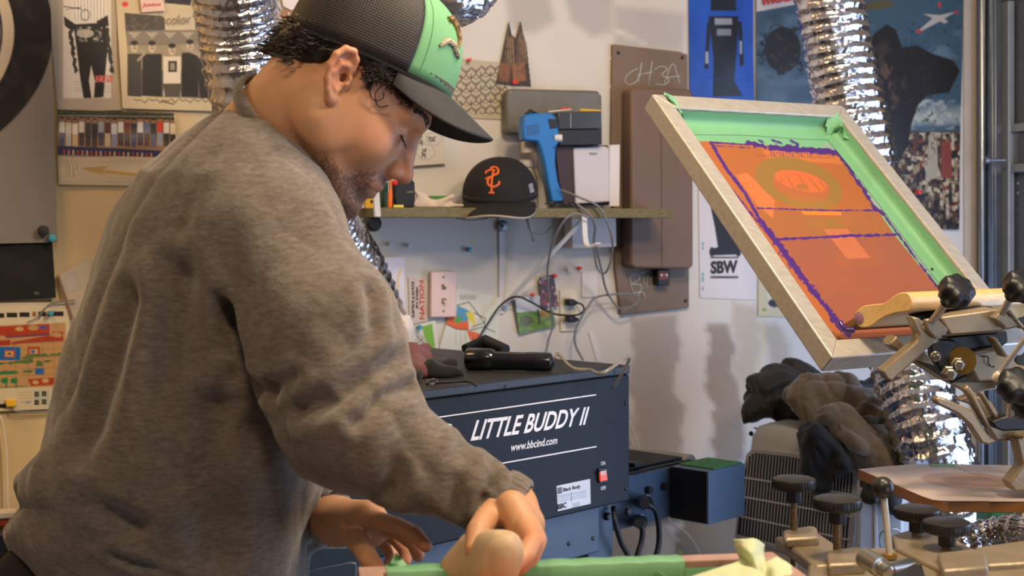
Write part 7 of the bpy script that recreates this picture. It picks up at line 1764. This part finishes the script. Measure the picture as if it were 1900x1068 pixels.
sheet_on(CAMH-0.3945, ol, '#b5a59a', p_pl, 'board_face', mat('laminate_face', '#ffffff', 0.45, attr=True, bump=0.05), pl_, (260, 110))
slab('tape_bit', LPp, [(1724, 861), (1775, 860), (1772, 864), (1730, 864)], 0.001, 0.001, M['green_tape'], pl_)

# ------------------------------------------------------------------ the taped screen being worked on, at the bottom edge
ZF = CAMH-0.36
LF = level(ZF)
a_ = LF.at(664, 1051); b_ = LF.at(1434, 1023); du = (b_-a_).normalized(); dv = Vector((du.y, -du.x, 0)).normalized()
if dv.y > 0: dv = -dv
wf = (b_-a_).length
ts = thing('taped_screen', 'flat screen frame covered in green tape along the bottom edge', 'printing screen', (a_+b_)/2+dv*0.3-UP*0.04)
m_pink = mat('pinkish_wood', '#a58578', 0.5, vary=0.12, vscale=30, bump=0.15)
def fb(name, x0, x1, y0, y1, z0, z1, m, bevel=0.0015): return MB().box(a_+du*((x0+x1)/2)+dv*((y0+y1)/2)+UP*((z0+z1)/2), du*((x1-x0)/2), dv*((y1-y0)/2), UP*((z1-z0)/2)).build(name, m, ts, bevel=bevel, smooth=False)
fb('rear_rail', 0, wf, 0, 0.025, -0.04, 0, m_pink); fb('front_rail', 0, wf, 0.56, 0.585, -0.04, 0, m_pink)
fb('side_rail', 0, 0.025, 0.0255, 0.5595, -0.04, 0, m_pink); fb('side_rail', wf-0.025, wf, 0.0255, 0.5595, -0.04, 0, m_pink)
fb('mesh_sheet', 0.025, wf-0.025, 0.0255, 0.5595, -0.038, -0.036, mat('orange_emulsion', '#b8652a', 0.4, vary=0.08), 0)
def x_at(px): 
    q = LF.at(px, 1036); return (q-a_).dot(du)
def tape_run(x0, x1, seed, top=True):
    rows = []; n = 90
    for k in range(n):
        t = k/(n-1); x = x0+(x1-x0)*t; w = 0.0009*noise3(np.array(x*60.), np.array(seed*1.), np.array(0.))+0.0014
        prof = ([(-0.0006, -0.018), (-0.0007, -0.004), (0.0, 0.0009)] if top else [])+[(0.012, 0.0009) if top else (0.0262, -0.0065), (0.0245, 0.0008) if top else (0.0265, -0.010), (0.0262, -0.001), (0.0262+float(w)*0.6, -0.014), (0.0262+float(w), -0.024), (0.030, -0.0335), (0.045, -0.0352), (0.07, -0.0352)]
        if not top: prof = [(0.0262, -0.0075)]+prof[3:]
        rows.append([a_+du*x+dv*p_[0]+UP*(p_[1]+0.0004*math.sin(x*180+seed)) for p_ in prof])
    return MB().grid(rows).build('green_tape_strip', M['green_tape'], ts, angle=180)
tape_run(x_at(712), x_at(1266), 1, True); tape_run(x_at(1266)+0.0005, wf-0.026, 2, False)
tf = []
for k in range(8):
    t = k/7; tf.append([a_+du*(x_at(727)+0.007*(j-1)*(1-t)+0.003*t)+dv*(0.004+0.004*math.sin(t*5+j))+UP*(0.001+0.013*t) for j in range(4)])
MB().grid(tf).build('tape_flap', M['green_tape'], ts, angle=180)
tf = [[a_+du*(x_at(1268)-0.002+0.004*j*(1-t))+dv*(0.002+0.003*t)+UP*(0.001+0.006*t) for j in range(3)] for t in np.linspace(0, 1, 6)]
MB().grid(tf).build('tape_flap', M['green_tape'], ts, angle=180)
MB().tube([a_+du*(x_at(1210))+dv*0.0285-UP*0.008, a_+du*(x_at(1226))+dv*0.0285-UP*0.014, a_+du*(x_at(1232))+dv*0.0285-UP*0.019], 0.0007, 5).build('tape_wrinkle', M['green_tape'], ts)
# crumpled pale masking paper at the right corner
def paper_fan(name, quadrows, m): 
    return MB().grid(quadrows).build(name, m, None, angle=180)
cp = thing('crumpled_tape', 'crumpled pale yellow green masking tape on the corner of the taped screen', 'tape', P(1400, 1068, 1.50))
m_mask = mat('pale_masking_tape', '#c3cba0', 0.6, vary=0.06, bump=0.3)
def fan(pts_rows, nm='tape_fold', seed=0):
    R_ = []
    nr = 26; nc = 30; g = [[Vector(q) for q in r] for r in pts_rows]
    cols = [spline(r, 6) for r in g]; m = len(cols[0]); full = [spline([c[k] for c in cols], 8) for k in range(m)]
    rows = [[q+Vector((0, -0.004, 0.002))*float(noise3(np.array(q.x*90), np.array(q.y*60), np.array(q.z*90), seed)) for q in r] for r in full]
    o = MB().grid(rows).build(nm, m_mask, cp, angle=180); s_ = o.modifiers.new('t', 'SOLIDIFY'); s_.thickness = 0.0012; return o
fan([[P(1270, 1072, 1.44), P(1320, 1056, 1.45), P(1362, 1044, 1.47), P(1378, 1034, 1.48)], [P(1300, 1085, 1.40), P(1345, 1070, 1.42), P(1385, 1062, 1.43), P(1405, 1050, 1.46)], [P(1330, 1110, 1.38), P(1370, 1100, 1.38), P(1410, 1090, 1.40), P(1430, 1080, 1.42)]], seed=1)
fan([[P(1360, 1000, 1.50), P(1366, 1022, 1.49), P(1380, 1048, 1.48), P(1392, 1075, 1.46)], [P(1380, 998, 1.48), P(1388, 1020, 1.46), P(1400, 1045, 1.455), P(1408, 1075, 1.44)], [P(1404, 1000, 1.49), P(1408, 1018, 1.475), P(1414, 1040, 1.47), P(1424, 1070, 1.45)], [P(1419, 1010, 1.51), P(1418, 1024, 1.50), P(1420, 1040, 1.48), P(1430, 1066, 1.46)]], seed=2)
fan([[P(1412, 1050, 1.48), P(1424, 1040, 1.47), P(1440, 1033, 1.48), P(1446, 1034, 1.50)], [P(1418, 1072, 1.45), P(1436, 1062, 1.44), P(1456, 1054, 1.45), P(1466, 1046, 1.48)], [P(1430, 1100, 1.42), P(1450, 1090, 1.42), P(1476, 1080, 1.43), P(1490, 1072, 1.46)]], seed=3)

# squeegee held in the near hand
def f_sq(p):
    d = rc(p, P(936, 1018, 1.385), P(898, 1014, 1.465), 0.0190, 0.0180)
    d = smin(d, rc(p, P(925, 1060, 1.385), P(880, 1062, 1.465), 0.0185, 0.0185), 0.02)
    return smin(d, rc(p, P(872, 1010, 1.462), P(842, 1052, 1.472), 0.0125, 0.0150), 0.010)
Vq, Fq = sdf_mesh(f_sq, P(800, 1150, 1.45)-Vector((0.0, 0.13, 0)), P(990, 960, 1.45)+Vector((0, 0.07, 0)), 0.003)
hs = thing('hand_squeegee', 'beige wooden squeegee held upright in the near hand', 'squeegee', P(890, 1110, 1.42))
mesh_object('wood_grip', Vq, Fq, mat('beige_wood', '#bfa684', 0.55, vary=0.08, vscale=20, stretch=(1, 5, 1), bump=0.1), hs, angle=180, fix=False)
def f_ink(p): return rc(p+0.002*noise3(p[..., 0]*150, p[..., 1]*150, p[..., 2]*150, 3)[..., None], P(826, 1062, 1.475), P(842, 1044, 1.482), 0.008, 0.004)
Vq, Fq = sdf_mesh(f_ink, P(800, 1090, 1.46)-Vector((0.0, 0.03, 0)), P(870, 1020, 1.50)+Vector((0, 0.03, 0)), 0.002)
mesh_object('dried_ink', Vq, Fq, mat('dark_ink', '#3c342e', 0.6, vary=0.3, vscale=200), hs, angle=180, fix=False)
